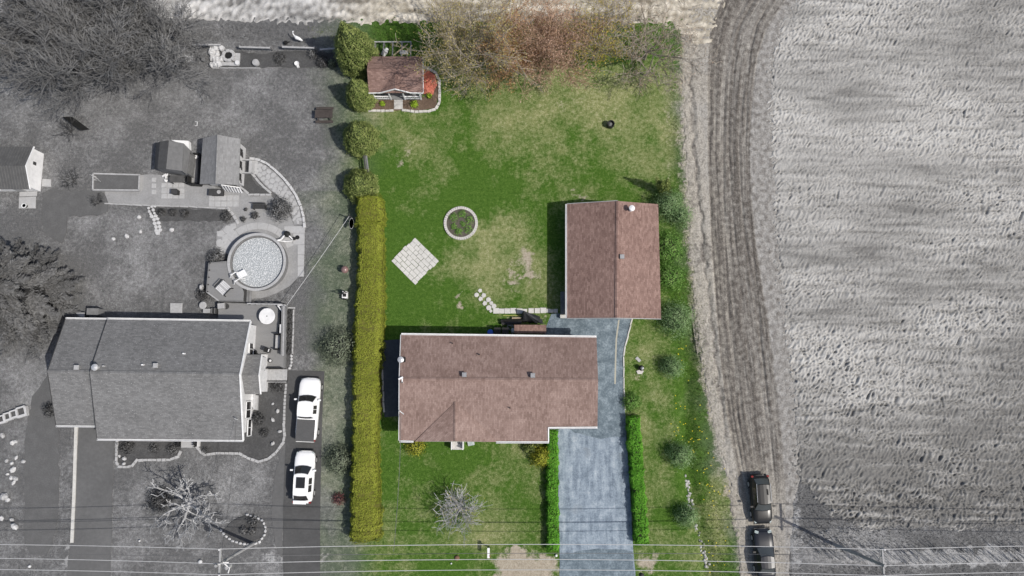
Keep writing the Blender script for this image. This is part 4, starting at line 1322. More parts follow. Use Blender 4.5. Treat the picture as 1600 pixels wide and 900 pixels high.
for yy in (gyn - .08, gys):
    MB().add([(gx0, yy, 2.0), (gx1, yy, 2.0), (N_[1][0], yy, 2.85), (gx0, yy + .08, 2.0), (gx1, yy + .08, 2.0), (N_[1][0], yy + .08, 2.85)],
             [(0, 1, 2), (5, 4, 3), (0, 3, 5, 2), (1, 2, 5, 4)]).build('gable_wall', 'siding_grey', GB)
for k in range(3):
    window(GB, gx1, gyn - .8 - k * 1.2, 1.3, .6, .7, 'e', 'grey_dark')
door(GB, (gx0 + gx1) / 2 + .5, gys, .1, .9, 1.9, 's', 'grey_mid')
# lean-to pergola roof over its doorway
q = [P3(322, 287, 1.9), P3(346, 287, 1.9), P3(350, 299, 1.55), P3(326, 296, 1.55)]
# dark pen between the two sheds
pn = thing('shed_pen', 'narrow dark fenced pen between the gambrel and gable sheds', 'pen', (P(303, 264, 0)[0], P(303, 264, 0)[1], 0))
c4 = [P(295, 240, .7), P(312, 240, .7), P(311, 288, .7), P(293.5, 287, .7)]
for a, b in zip(c4, c4[1:] + c4[:1]):
    board(pn, (a[0], a[1], .4), (b[0], b[1], .4), .12, .8, 'black', 'side_panel')
MB().prism([P(297, 244, .05), P(309, 244, .05), P(308, 285, .05), P(296, 285, .05)], -.05, .06).build('pen_floor', 'gravel_grey', pn)
x, y = P(305, 243, .3)
tag(MB().lathe(x, y, [(.22, .06), (.3, .2), (.22, .34), (.08, .36)], 12).build('feed_tub', 'white_trim'), 'round white tub at the top of the dark pen', 'tub')

# ================================================================ POOL, DECKS AND GARDEN THINGS OF THE NEIGHBOUR
PX_, PY_ = P(401, 409, 1.15)
PR = 2.62
t = NT('bubble_cover')
vo = t.n('ShaderNodeTexVoronoi'); t.l(t.pos, vo.inputs['Vector']); vo.inputs['Scale'].default_value = 11.0
n = t.noise(9, 4, .8)
f = t.math('ADD', t.math('MULTIPLY', vo.outputs['Distance'], .9), t.math('MULTIPLY', n, .5))
c = t.ramp(f, [(.3, (.22, .23, .235)), (.5, (.28, .3, .31)), (.72, (.38, .4, .41)), (.95, (.6, .61, .61))])
t.bump(f, .8, .05)
t.fin(c, .45, .4)
pool = thing('swimming_pool', 'round above ground swimming pool with pale speckled cover', 'pool', (PX_, PY_, 0))
MB().lathe(PX_, PY_, [(PR, 0), (PR, 1.12), (PR - .06, 1.12), (PR - .06, .85)], 64).build('pool_wall', 'grey_mid', pool)
mb = MB(); rows = []
for r_, z_ in ((PR - .12, 1.10), (PR - .12, 1.17), (PR + .12, 1.17), (PR + .12, 1.10), (PR - .12, 1.10)):
    rows.append([(PX_ + r_ * math.cos(2 * math.pi * k / 72), PY_ + r_ * math.sin(2 * math.pi * k / 72), z_) for k in range(73)])
mb.grid(rows).build('rim', 'grey_light', pool)
MB().lathe(PX_, PY_, [(PR - .25, .80), (PR - .27, .87), (.5, .88)], 64).build('pool_cover', 'bubble_cover', pool)
mb = MB(); rows = []
for r_, z_ in ((PR - .26, .86), (PR - .05, .83)):
    rows.append([(PX_ + r_ * math.cos(2 * math.pi * k / 72), PY_ + r_ * math.sin(2 * math.pi * k / 72), z_) for k in range(73)])
mb.grid(rows).build('water', mat('pool_water', .10, .14, .18, scale=2, bump=.05, rough=.12, spec=.5), pool)
# coping slabs round the north side, square slabs on the east
cop = thing('pool_coping', 'curved row of pale slabs round the top of the pool', 'paving', (PX_, PY_ + 3.4, 0))
pc = P(401, 409, .05)
for k in range(9):
    a0, a1 = math.radians(26 + k * 16.5), math.radians(26 + (k + 1) * 16.5 - .5)
    r0, r1 = (3.18, 3.82) if k < 6 else (3.1, 3.75)
    q = [(pc[0] + r * math.cos(a), pc[1] - .12 + r * math.sin(a) * 1.03) for r, a in ((r0, a0), (r1, a0), (r1, (a0 + a1) / 2), (r1, a1), (r0, a1), (r0, (a0 + a1) / 2))]
    MB().prism(q, .0, .065, .01).build('coping_slab', 'concrete_grey', cop)
es = thing('pool_side_slabs', 'straight row of pale slabs along the right of the pool', 'paving', (*P(470, 395, 0), 0))
for a, b, c_, d_ in ((444, 476, 353.5, 364), (458, 475.5, 364.5, 382), (465, 475.5, 382.6, 397.5), (465, 475, 398.2, 415), (465, 474.5, 415.8, 432)):
    MB().prism([P(a, c_, .06), P(b, c_, .06), P(b, d_, .06), P(a, d_, .06)], 0, .065, .012).build('paving_slab', 'concrete_grey', es)
ws = thing('pool_corner_paving', 'broken pale paving left of the pool coping', 'paving', (*P(352, 366, 0), 0))
for k, (a, b, s_) in enumerate(((345, 365, .9), (355, 358, 1.0), (352, 372, .9), (343, 380, .9), (352, 383, .7), (364, 354, .8), (361, 364, .9))):
    x, y = P(a, b, .05); piece('flagstone', 'flag', 'concrete_grey', ws, x, y, .0, (s_, s_ * .8, .07), k * .7)
# ladder platform (white) leaning into the pool, filter hose stand
x, y = P(372, 432, 1.4)
ld = thing('pool_ladder', 'white plastic pool ladder over the lower left rim', 'ladder', (x, y, 0))
an = math.radians(33)
ca, sa = math.cos(an), math.sin(an)
for k in range(4):
    MB().box((x + ca * (.1 + .2 * k), y + sa * (.1 + .2 * k), 1.45 - .04 * k), (.19, .62, .06), an).build('tread', 'white_trim', ld)
for s_ in (-1, 1):
    bx_, by_ = x - sa * .36 * s_, y + ca * .36 * s_
    MB().tube([(bx_ - ca * .75, by_ - sa * .75, 1.2), (bx_ - ca * .4, by_ - sa * .4, 1.75), (bx_ + ca * .1, by_ + sa * .1, 1.75), (bx_ + ca * .3, by_ + sa * .3, .9)], .05, 6).build('handrail', 'white_trim', ld)
x, y = P(449, 366, .3)
ft = thing('pool_pump', 'dark pool pump with white hoses right of the pool', 'pump', (x, y, 0))
MB().lathe(x, y, [(.24, .06), (.3, .3), (.26, .6), (.1, .75)], 14).build('tank', 'black', ft)
MB().tube([(x - .1, y, .5), (x - .45, y - .55, .6), (x - .85, y - .75, .95)], .06, 6).tube([(x + .1, y - .1, .4), (x + .55, y - .5, .3)], .06, 6).tube([(x - .8, y - .72, .9), (x - .1, y - .7, .3), (x + .5, y - .62, .25)], .05, 6).build('hose', 'white_trim', ft)
x2, y2 = P(460, 373, .2)
MB().lathe(x2, y2, [(.12, .06), (.16, .3), (.08, .42)], 10).lathe(x2 + .25, y2 + .15, [(.2, .06), (.2, .12), (.14, .12)], 12).build('motor', 'black', ft)


def boards(poly, z, w, gap, th, ang, m, name, parent):
    """planks clipped to a convex-ish plan polygon by scanning, joined as one decking part"""
    ca, sa = math.cos(ang), math.sin(ang)
    q = [(x * ca + y * sa, -x * sa + y * ca) for x, y in poly]
    v0, v1 = min(p[1] for p in q), max(p[1] for p in q)
    mb = MB(); v = v0
    while v < v1:
        ws_ = []
        for vv in (v + .01, v + w - .01):
            xs = []
            for a, b in zip(q, q[1:] + q[:1]):
                if (a[1] - vv) * (b[1] - vv) < 0:
                    xs.append(a[0] + (b[0] - a[0]) * (vv - a[1]) / (b[1] - a[1]))
            ws_.append(sorted(xs))
        if len(ws_[0]) == len(ws_[1]) and ws_[0]:
            for i in range(0, len(ws_[0]) - 1, 2):
                c4 = [(ws_[0][i], v), (ws_[0][i + 1], v), (ws_[1][i + 1], v + w), (ws_[1][i], v + w)]
                mb.prism([(x * ca - y * sa, x * sa + y * ca) for x, y in c4], z - th, z)
        v += w + gap
    o = mb.build(name, m, parent)
    o['kind'] = 'stuff'
    return o


dz = 1.05
D1 = thing('pool_deck', 'raised grey plank deck hugging the lower left of the pool', 'deck', (*P(350, 440, 0), 0))
arc = [(PX_ + (PR + .14) * math.cos(math.radians(a)), PY_ + (PR + .14) * math.sin(math.radians(a))) for a in (178, 188, 198, 208, 218, 228, 238, 246)]
dp = [P(352, 409, dz), P(327, 411, dz), P(323, 456, dz), P(342, 470, dz), P(380, 470.5, dz)]
pl = [arc[0]] + dp[:1] + dp[1:] + [arc[-1]] + arc[::-1][1:-1]
boards([arc[0], dp[1], dp[2], dp[3], dp[4], arc[-1]] + arc[::-1][1:-1], dz, .13, .006, .04, math.pi / 2, 'deck_grey', 'decking', D1)
for a, b in zip([dp[0], dp[1], dp[2], dp[3], dp[4]], [dp[1], dp[2], dp[3], dp[4]]):
    board(D1, (a[0], a[1], dz - .2), (b[0], b[1], dz - .2), .1, .52, 'grey_light' if a is dp[2] else 'grey_mid', 'fascia')
a, b = dp[1], dp[2]
for k in range(5):
    x, y = a[0] + (b[0] - a[0]) * k / 4, a[1] + (b[1] - a[1]) * k / 4
    MB().box((x + .1, y, dz / 2), (.1, .1, dz + .2)).build('post', 'wood_dark', D1)
x, y = P(348.5, 449.5, dz + .45)
sw_ = thing('deck_chaise', 'pale slatted two seat lounger on the pool deck', 'lounger', (x, y, dz))
an = math.radians(-42)
ca, sa = math.cos(an), math.sin(an)
for k in range(-3, 4):
    dx_, dy_ = k * .15 * sa * -1, k * .15 * ca
    MB().box((x + dx_, y + dy_, dz + .42), (1.0, .125, .05), an).build('slat', 'white_dull' if k not in (0,) else 'grey_light', sw_)
for s_ in (-1, 1):
    MB().tube([(x + ca * .58 * s_ - sa * .5, y + sa * .58 * s_ + ca * .5, dz), (x + ca * .62 * s_ - sa * .42, y + sa * .62 * s_ + ca * .42, dz + .6),
               (x + ca * .62 * s_ + sa * .42, y + sa * .62 * s_ - ca * .42, dz + .6), (x + ca * .58 * s_ + sa * .5, y + sa * .58 * s_ - ca * .5, dz)], .05, 5).build('arm_frame', 'black', sw_)
# gate / steps between pool deck and house deck
st = thing('deck_steps', 'narrow dark steps between the pool deck and house deck', 'steps', (*P(386, 462, 0), 0))
for k in range(3):
    a, b = P(381.5 + k * 3.4, 451, .8), P(384.3 + k * 3.4, 474, .8)
    MB().box(((a[0] + b[0]) / 2, (a[1] + b[1]) / 2, .78 - .12 * k), (.2, a[1] - b[1], .08)).build('plank', ('wood_dark', 'grey_mid', 'wood_weathered')[k], st)

hz = .55
D2 = thing('house_deck', 'grey plank deck along the back corner of the grey bungalow', 'deck', (*P(410, 520, 0), 0))
hp = [P(341, 473, hz), P(447, 476, hz), P(444, 575, hz), P(406, 575, hz), P(398, 552, hz), P(392, 545, hz), P(384, 508, hz), P(341, 505, hz)]
boards(hp, hz, .14, .006, .04, math.radians(48), 'deck_grey', 'decking', D2)
for i, (a, b) in enumerate(zip(hp[:4], hp[1:4])):
    board(D2, (a[0], a[1], hz - .22), (b[0], b[1], hz - .22), .08, .5, 'grey_mid', 'fascia')
# parapet along the east side: three rails on posts
for k in range(3):
    a, b = P3(441.2 + k * 2.6, 478, hz + .85), P3(439.8 + k * 2.5, 556, hz + .85)
    board(D2, a, b, .13, .05, ('wood_weathered', 'grey_light', 'grey_mid')[k], 'rail')
for k in range(6):
    a, b = P(444, 478, hz + .8), P(442.5, 556, hz + .8)
    MB().box((a[0] + (b[0] - a[0]) * k / 5, a[1] + (b[1] - a[1]) * k / 5, hz + .4), (.1, .1, .85)).build('post', 'wood_weathered', D2)
a, b = P3(386, 474.5, hz + .8), P3(441, 475.5, hz + .8)
board(D2, a, b, .1, .05, 'grey_light', 'rail')
for k in range(7):
    MB().box((a[0] + (b[0] - a[0]) * k / 6, a[1], hz + .4), (.08, .08, .8)).build('post', 'wood_dark', D2)
a, b = P(418, 575, hz), P(442, 575, hz)
board(D2, (a[0], a[1] - .02, hz + .2), (b[0], b[1] - .02, hz + .2), .1, .5, 'black', 'end_panel')
# things standing on the house deck
x, y = P(417, 494, hz + .75)
tb = thing('round_table', 'round white slatted table on the house deck', 'table', (x, y, hz))
mb = MB()
for k in range(-6, 7):
    w_ = math.sqrt(max(.02, .72 ** 2 - (k * .108) ** 2)) * 2
    MB().box((x, y + k * .108, hz + .74), (w_, .098, .03)).build('slat', 'white_trim', tb)
MB().lathe(x, y, [(.735, hz + .69), (.735, hz + .735), (.69, hz + .735), (.69, hz + .69)], 32).build('rim', 'white_trim', tb)
MB().cyl(x, y, hz, hz + .7, .05, 8).box((x, y, hz + .04), (.7, .08, .06), .7).box((x, y, hz + .04), (.7, .08, .06), -.87).build('pedestal', 'grey_dark', tb)
MB().cyl(x, y, hz + .756, hz + .775, .06, 10).build('parasol_hole_cap', 'grey_mid', tb)
x, y = P(440.5, 481, hz + .7)
cs = thing('corner_bench', 'white framed corner seat in the top right of the house deck', 'seat', (x, y, hz))
q = [P3(434, 477, hz + .6), P3(446, 477, hz + .6), P3(446, 488, hz + .6), P3(441, 487, hz + .6)]
for a, b in zip(q, q[1:] + q[:1]):
    board(cs, a, b, .1, .08, 'white_trim', 'frame_bar')
MB().prism([(a[0] * .999, a[1]) for a in [P(436, 478, hz + .5), P(445, 478, hz + .5), P(445, 486, hz + .5)]], hz, hz + .5).build('seat_base', 'grey_mid', cs)
x, y = P(434.5, 534, hz + .5)
bn = thing('cushioned_bench', 'dark framed deck bench with pale seat cushion by the rail', 'bench', (x, y, hz))
MB().box((x, y, hz + .42), (.5, 1.2, .14)).build('cushion', 'grey_light', bn)
MB().box((x + .34, y, hz + .5), (.1, 1.5, .9)).build('backrest', 'black', bn)
for s_ in (-1, 1):
    MB().box((x - .02, y + s_ * .7, hz + .35), (.7, .09, .7)).build('armrest', 'black', bn)
MB().box((x - .3, y, hz + .2), (.06, 1.4, .4)).build('front_rail', 'black', bn)
x, y = P(439, 499, hz + .4)
b2 = thing('deck_bench', 'long dark backless bench against the deck rail', 'bench', (x, y - .3, hz))
MB().box((x, y, hz + .42), (.28, 1.9, .06)).build('seat', 'black', b2)
for k in (-1, 1): MB().box((x, y + .75 * k, hz + .2), (.24, .1, .4)).build('leg', 'black', b2)
x, y = P(441, 514, hz + .5)
sb = thing('shelf_unit', 'small white shelf unit by the deck rail', 'shelf', (x, y, hz))
for k in range(3): MB().box((x, y, hz + .15 + .3 * k), (.3, .75, .04)).build('shelf', 'white_trim', sb)
for k in (-1, 1): MB().box((x, y + .38 * k, hz + .4), (.3, .04, .8)).build('side', 'white_trim', sb)
MB().box((x - .3, y - .1, hz + .2), (.24, .5, .4)).build('planter', 'black', sb)
x, y = P(415.5, 547, hz + .9)
bq = thing('barbecue', 'black kettle barbecue with white side handle on the deck', 'barbecue', (x, y, hz))
MB().box((x, y, hz + .8), (.5, .42, .24), -.3, .8).build('lid', 'black', bq)
MB().box((x, y, hz + .4), (.42, .36, .6), -.3).build('cabinet', 'grey_dark', bq)
MB().box((x + .22, y - .02, hz + .86), (.1, .26, .1), -.3).build('handle', 'white_trim', bq)
x, y = P(422, 563.5, hz + .3)
pt = thing('flower_pot', 'small dark and white pot at the bottom of the deck', 'pot', (x, y, hz))
MB().lathe(x, y, [(.12, hz), (.19, hz + .3), (.15, hz + .3), (.1, hz + .2)], 12).build('pot', 'black', pt)
MB().lathe(x, y, [(.15, hz + .24), (.08, hz + .34)], 9).build('soil', 'white_dull', pt)
x, y = P(395, 552, hz + .2)
ob = thing('garden_hose_reel', 'dark reel with white ball in the corner by the side entry', 'reel', (x, y, hz))
MB().lathe(x + .1, y - .1, [(.1, hz + .3), (.14, hz + .42), (.05, hz + .52)], 10).build('ball', 'white_trim', ob)
MB().box((x - .1, y, hz + .25), (.9, .35, .5), .2).tube([(x - .5, y - .1, hz + .3), (x + .55, y - .12, hz + .3)], .05, 5).tube([(x + .1, y - .1, hz), (x + .18, y + .5, hz + .8)], .05, 5).build('frame', 'black', ob)
x, y = P(413.5, 563, hz + .3)
es2 = thing('entry_steps', 'white steps with black rail at the side entry door', 'steps', (x, y, hz))
for k in range(3): MB().box((x - .1, y + .4 - .35 * k, hz + .1), (.55, .3, .35 - .1 * k)).build('step', 'white_dull', es2)
for k in range(5): MB().box((x - .2, y - .5 - .1 * k, hz + .25), (.25, .04, .6)).build('baluster', 'black', es2)
# plank walk from the deck to the drive
wk = thing('plank_walk', 'pale plank walkway from the drive to the side entry', 'walkway', (*P(427, 586, 0), 0))
pp = [P(407, 577, .4), P(448.5, 577, .4), P(448.5, 594.5, .4), P(408, 594.5, .4)]
x0 = pp[0][0]; n = 18
for k in range(n):
    w_ = (pp[1][0] - pp[0][0]) / n
    MB().box((x0 + w_ * (k + .5), (pp[0][1] + pp[2][1]) / 2, .37 - .004 * k), (w_ - .015, pp[0][1] - pp[2][1], .05)).build('plank', 'grey_light' if k % 3 else 'concrete_grey', wk)
for yy in (pp[2][1] - .05,):
    MB().box(((pp[0][0] + pp[1][0]) / 2, yy, .2), (pp[1][0] - pp[0][0], .08, .4)).build('side_beam', 'black', wk)
MB().box(((pp[0][0] + pp[1][0]) / 2, pp[2][1] - .14, .42), (pp[1][0] - pp[0][0], .06, .07)).build('hand_rail', 'grey_light', wk)
x, y = P(411.5, 603.5, .3)
pb = thing('door_planter', 'white box planter below the plank walk', 'planter', (x, y, 0))
MB().box((x, y - .15, .2), (.5, .3, .4)).build('box', 'white_trim', pb)
MB().box((x - .05, y + .3, .25), (.4, .4, .4)).build('bin', 'grey_dark', pb)
# steps, pot and clutter at the west end of the deck
x, y = P(324, 486, .3)
s3 = thing('deck_end_steps', 'steps with dark treads at the left end of the house deck', 'steps', (x, y, 0))
MB().box((x, y, .25), (.65, .4, .5)).build('landing', 'grey_light', s3)
for k in range(4): MB().box((x + .5 + .16 * k, y, .3 + .04 * k), (.07, .5, .5)).build('tread', 'wood_dark' if k % 2 else 'grey_mid', s3)
x, y = P(316.5, 477, .5)
tb2 = thing('garden_stool', 'round pale stool on the grass left of the decks', 'stool', (x, y, 0))
MB().lathe(x, y, [(.34, .42), (.36, .46), (.3, .5)], 20).build('top', 'grey_light', tb2)
for k in range(3): MB().tube([(x + .22 * math.cos(k * 2.1), y + .22 * math.sin(k * 2.1), 0), (x + .18 * math.cos(k * 2.1), y + .18 * math.sin(k * 2.1), .44)], .03, 5).build('leg', 'grey_mid', tb2)
x, y = P(345, 478, hz + .4)
hb = thing('hose_box', 'pale box with coiled hose at the deck corner', 'box', (x, y, hz))
MB().box((x, y, hz + .2), (.6, .5, .4), .1).build('box', 'grey_light', hb)
MB().lathe(x + .35, y, [(.28, hz), (.28, hz + .1), (.2, hz + .1)], 14).build('coil', 'grey_dark', hb)
x, y = P(314.5, 449, .4)
tag(MB().lathe(x, y, [(.15, 0), (.2, .3), (.12, .6), (.04, .66)], 10, sy=1.7).build('garden_lantern', 'grey_light'), 'small pale lantern left of the pool deck', 'lantern')
x, y = P(274.5, 481, .1)
tag(MB().prism([P(265.5, 473.5, .12), P(284.5, 473.5, .12), P(284, 489.5, .12), P(265.5, 489.5, .12)], -.05, .12, .03).build('paving_square', 'stone_grey'), 'square pale paving block behind the grey bungalow', 'paving')
for k, (a, b, w_, lab) in enumerate(((128, 492, 12, 'flat dark box against the back wall of the grey bungalow'), (151, 488, 17, 'tall grey box on the back wall near the wing joint'))):
    x, y = P(a, b, .5)
    o = thing('utility_box', lab, 'box', (x, y, 0), 'boxes behind the grey bungalow')
    MB().box((x, y, .35 + .2 * k), (w_ * .06, .35 + .25 * k, .7 + .4 * k)).build('case', 'grey_mid' if k else 'grey_dark', o)
    MB().box((x, y, .72 + .6 * k - .18 * k), (w_ * .064, .38 + .25 * k, .04)).build('lid', 'grey_light' if not k else 'grey_mid', o)

# raised planter, slabs, stove and tables on the gravel terrace
pz = .4
rp = thing('raised_planter', 'long raised timber planter full of dark soil', 'planter', (*P(181, 284, 0), 0))
q = [P3(145, 271, pz), P3(217.5, 273, pz), P3(216.5, 297, pz), P3(144.5, 296.5, pz)]
for a, b in zip(q, q[1:] + q[:1]):
    board(rp, (a[0], a[1], pz / 2), (b[0], b[1], pz / 2), .13, pz, 'grey_light', 'side_board')
MB().prism([(x, y) for x, y, _ in q], 0, .3).build('soil', 'lane_gravel', rp)
mb = MB(); r = random.Random(3)
for k in range(7):
    x, y = P(148 + k * 1.2, 275 + k * 1.3, .5); mb.tube([(x, y, .3), (x + r.uniform(-.5, .1), y + r.uniform(-.3, .4), .75)], .03, 4)
mb.build('dry_stem', 'grey_light', rp)
sl = thing('stepping_slabs', 'three square pale slabs in a column right of the raised planter', 'slab row', (*P(240.5, 291, 0), 0))
for b in (281, 290.3, 300): piece('slab', 'slab', 'stone_grey', sl, *P(240.5, b, .05), .0, (.42, .42, .075))
gp = thing('stove_paving', 'grid of pale slabs under the small dark stove', 'paving', (*P(270, 297, 0), 0))
for i in range(4):
    for j in range(3):
        piece('slab', 'slab', 'stone_grey', gp, *P(256.5 + i * 9.1, 289.5 + j * 8.4, .05), .0, (.52, .48, .07 + .004 * ((i + j) % 3)))
gp2 = thing('shed_paving', 'grid of pale slabs in front of the gable shed', 'paving', (*P(350, 313, 0), 0))
for i in range(5):
    for j in range(2):
        piece('slab', 'slab', 'stone_grey', gp2, *P(331 + i * 9.4, 309.5 + j * 9.2, .05), .0, (.55, .53, .07 + .004 * ((i + j) % 3)))
x, y = P(273, 299.5, .6)
sv = thing('garden_stove', 'small black square stove on the slab grid', 'stove', (x, y, 0))
MB().box((x, y, .4), (.5, .44, .6)).build('firebox', 'black', sv)
MB().box((x, y, .72), (.6, .5, .05)).build('top_plate', 'grey_dark', sv)
for sx_2 in (-1, 1):
    for sy_2 in (-1, 1): MB().box((x + .2 * sx_2, y + .17 * sy_2, .06), (.06, .06, .12)).build('leg', 'black', sv)
x, y = P(276.5, 279.5, .8)
tb3 = thing('potting_bench', 'dark potting bench under the gambrel shed gable', 'bench', (x, y, 0))
MB().box((x, y, .78), (1.4, .68, .06)).build('top', 'gambrel_felt', tb3)
for sx_2 in (-1, 1):
    for sy_2 in (-1, 1): MB().box((x + .62 * sx_2, y + .28 * sy_2, .38), (.07, .07, .75)).build('leg', 'wood_dark', tb3)
mb = MB(); r = random.Random(9)
for k in range(14):
    x, y = P(258 + r.uniform(-3, 4), 277 + r.uniform(-5, 6), .3)
    mb.box((x, y, .15 + r.random() * .3), (r.uniform(.1, .3), r.uniform(.08, .2), .06), r.uniform(0, 3))
tag(mb.build('white_clutter', 'white_trim'), 'heap of small white oddments left of the potting bench', 'clutter', kind='stuff')
x, y = P(337, 300, .7)
tb4 = thing('fire_table', 'black rectangular table with pale ring on top before the gable shed', 'table', (x, y, 0))
MB().box((x, y, .62), (1.38, .66, .09)).build('top', 'grey_dark', tb4)
MB().box((x, y, .3), (1.1, .5, .56)).build('base', 'black', tb4)
x2, y2 = P(341.5, 299.5, .75)
MB().lathe(x2, y2, [(.13, .67), (.19, .675), (.19, .70), (.13, .70)], 18).build('burner_ring', 'grey_light', tb4)
x, y = P(360, 293.5, .9)
lw = thing('lattice_panel', 'white lattice panel leaning at the corner of the gable shed', 'panel', (x, y, 0))
a, b, c_ = P3(346, 289, 1.5), P3(374, 293, 1.2), P3(353, 299, .3)
for k in range(7):
    f = k / 6
    p0 = Vector(a).lerp(Vector(b), f); p1 = Vector(c_).lerp(Vector((b[0], b[1] - .35, .5)), f)
    board(lw, p0, p1, .14, .03, 'white_trim', 'lattice_strip')
board(lw, a, b, .08, .05, 'white_trim', 'top_rail'); board(lw, a, c_, .08, .05, 'white_trim', 'side_rail')
tr_ = thing('trellis', 'dark timber trellis with pale rails right of the gable shed', 'trellis', (*P(380, 262, 0), 0))
for a, b in (((378, 230), (378.5, 246)), ((377, 252), (377, 266)), ((376, 270), (376, 286)), ((378, 270), (392, 270.5)), ((378, 250), (391, 250))):
    board(tr_, P3(*a, .8), P3(*b, .8), .09, .3, 'wood_dark' if a[0] == b[0] or a[1] < 249 else 'grey_light', 'bar')
MB().box((*P(393.5, 262, .4), .4), (.28, 1.15, .8)).build('gate_post', 'concrete_grey', tr_)
x, y = P(404.5, 322.5, .5)
gbn = thing('garden_bench', 'small dark wooden bench left of the round shrub', 'bench', (x, y, 0))
for k in range(4): MB().box((x, y - .18 + .12 * k, .45), (1.25, .1, .04)).build('slat', 'wood_dark', gbn)
MB().box((x, y + .28, .65), (1.25, .05, .35)).build('backrest', 'wood_dark', gbn)
for s_ in (-1, 1): MB().box((x + .55 * s_, y, .22), (.07, .45, .44)).build('leg', 'wood_dark', gbn)

# curved flagstone walk with kerb
fw = thing('flagstone_walk', 'curved flagstone walk sweeping round to the pool', 'path', (*P(440, 295, 0), 0))
outer = [(393, 250), (403, 252), (415, 258), (428, 268), (440, 280), (451, 293), (460, 307), (467, 322), (471, 338), (472.5, 351)]
inner = [(392, 262), (396, 268), (403, 277), (412, 287), (422, 297), (431, 303), (440, 312), (449, 322), (456, 336), (459, 351)]
MB().prism([P(a, b, .04) for a, b in outer] + [P(a, b, .04) for a, b in inner[::-1]], -.08, .045).build('walk_base', 'gravel_grey', fw)
def lerp2(pts, f):
    q = f * (len(pts) - 1); i = min(int(q), len(pts) - 2); g = q - i
    return (pts[i][0] + (pts[i + 1][0] - pts[i][0]) * g, pts[i][1] + (pts[i + 1][1] - pts[i][1]) * g)
for k in range(15):
    for j in range(3):
        f = (k + .5 + (.5 if j == 1 else 0)) / 15.6
        a, b = lerp2(outer, f), lerp2(inner, f)
        g = (.2, .5, .8)[j]
        px_2, py_2 = b[0] + (a[0] - b[0]) * g, b[1] + (a[1] - b[1]) * g
        wdt = math.dist(P(*a), P(*b)) / 3.1
        piece('flagstone', 'flag', 'concrete_grey', fw, *P(px_2, py_2, .05), .0, (wdt * random.uniform(.95, 1.1), .62 * random.uniform(.9, 1.1), .075), k * 1.3 + j)
edging('walk_kerb', 'pale block kerb on the outer side of the flagstone walk', [(394, 248), (405, 250), (417, 255.5), (430, 266), (442.5, 278), (454, 292), (463, 306), (470, 322), (474, 338), (475.5, 352)], .56, (.53, .24, .2), 'stone_white', cat='kerb', piece_name='kerb_stone')
edging('walk_inner_kerb', 'pale block kerb on the shed side of the flagstone walk', [(396, 274), (404, 284), (413, 293), (424, 302)], .56, (.53, .24, .14), 'stone_grey', cat='kerb', piece_name='kerb_stone')
edging('bed_kerb', 'pale kerb under the mulch bed between shed and bench', [(378, 294), (390, 304), (423, 304.5)], .56, (.53, .2, .14), 'stone_grey', cat='kerb', piece_name='kerb_stone')
edging('terrace_kerb', 'thin pale kerb along the bottom of the gravel terrace', [(170, 318), (220, 320.5), (300, 323), (357, 326)], .9, (.86, .12, .1), 'stone_grey', cat='kerb', piece_name='kerb_stone')
edging('slope_kerb', 'pale kerb slanting down from the terrace to the pool paving', [(357, 327), (366, 338), (371, 347)], .5, (.47, .3, .12), 'stone_grey', cat='kerb', piece_name='kerb_stone')
# stepping stones down from the terrace
sp = thing('rubble_path', 'winding path of pale rubble stones below the gravel terrace', 'path', (*P(241, 342, 0), 0))
for a, b, s_ in ((232, 325, .3), (237, 323, .3), (242, 322, .3), (233, 330, .32), (239, 328, .34), (235, 334, .3), (241, 333, .3), (237, 338, .45), (243, 337.5, .4), (240.5, 343, .4),
                 (246, 342, .4), (241.5, 349, .42), (247.5, 348, .4), (243.5, 354.5, .42), (249, 354, .38), (244, 360, .4), (250, 359.5, .4), (246, 364, .5)):
    piece('rubble_stone', 'flag', 'stone_white', sp, *P(a, b, .08), 0, (s_ * 1.05, s_ * .9, .1), random.uniform(0, 3))
RL = {0: 'pale rock below the gravel terrace nearest the rubble path', 1: 'white rock left of the rubble path', 2: 'larger white rock at the left of the rock group', 3: 'leftmost small white rock on the grass',
      4: 'pale rock right of the foot of the rubble path'}
for k, (a, b, s_) in enumerate(((217, 339, .45), (219, 362, .35), (198, 369, .5), (177, 373, .4), (268, 359, .5))):
    piece('garden_rock', 'rock', 'stone_white', None, *P(a, b, .1), 0, (s_, s_ * .9, s_ * .6), k)
    tag(bpy.data.objects[COL.objects[-1].name], RL[k], 'rock', 'white rocks on the grass below the terrace')

# stone ring planter blocks and rocks at the far left
for k, (a, b, lab) in enumerate(((2, 655, 'square stone planter cut by the left edge of the photo'), (11, 651, 'square stone planter second from the left edge'),
                                 (21, 647, 'square stone planter third from the left edge'), (33, 643, 'largest square stone planter at the right end of its row'))):
    x, y = P(a, b, .3)
    s_ = .62 if k < 3 else .8
    o = thing('stone_planter', lab, 'planter', (x, y, 0), 'row of square stone planters')
    for dx_, dy_, w_, h_ in ((0, .5, 1, .2), (0, -.5, 1.2, .3), (-.5, 0, .2, 1), (.5, 0, .25, 1)):
        piece('wall_stone', 'slab', 'stone_white', o, x + (dx_ * .94 - dy_ * .3) * s_, y + (dy_ * .94 + dx_ * .3) * s_, 0, (w_ * s_, h_ * s_, .38), .3)
    piece('soil', 'slab', 'mulch_grey', o, x, y, 0, (s_ * .8, s_ * .8, .24), .3)
ORDN = ('first second third fourth fifth sixth seventh eighth ninth tenth eleventh twelfth thirteenth fourteenth fifteenth sixteenth seventeenth').split()
r = random.Random(21)
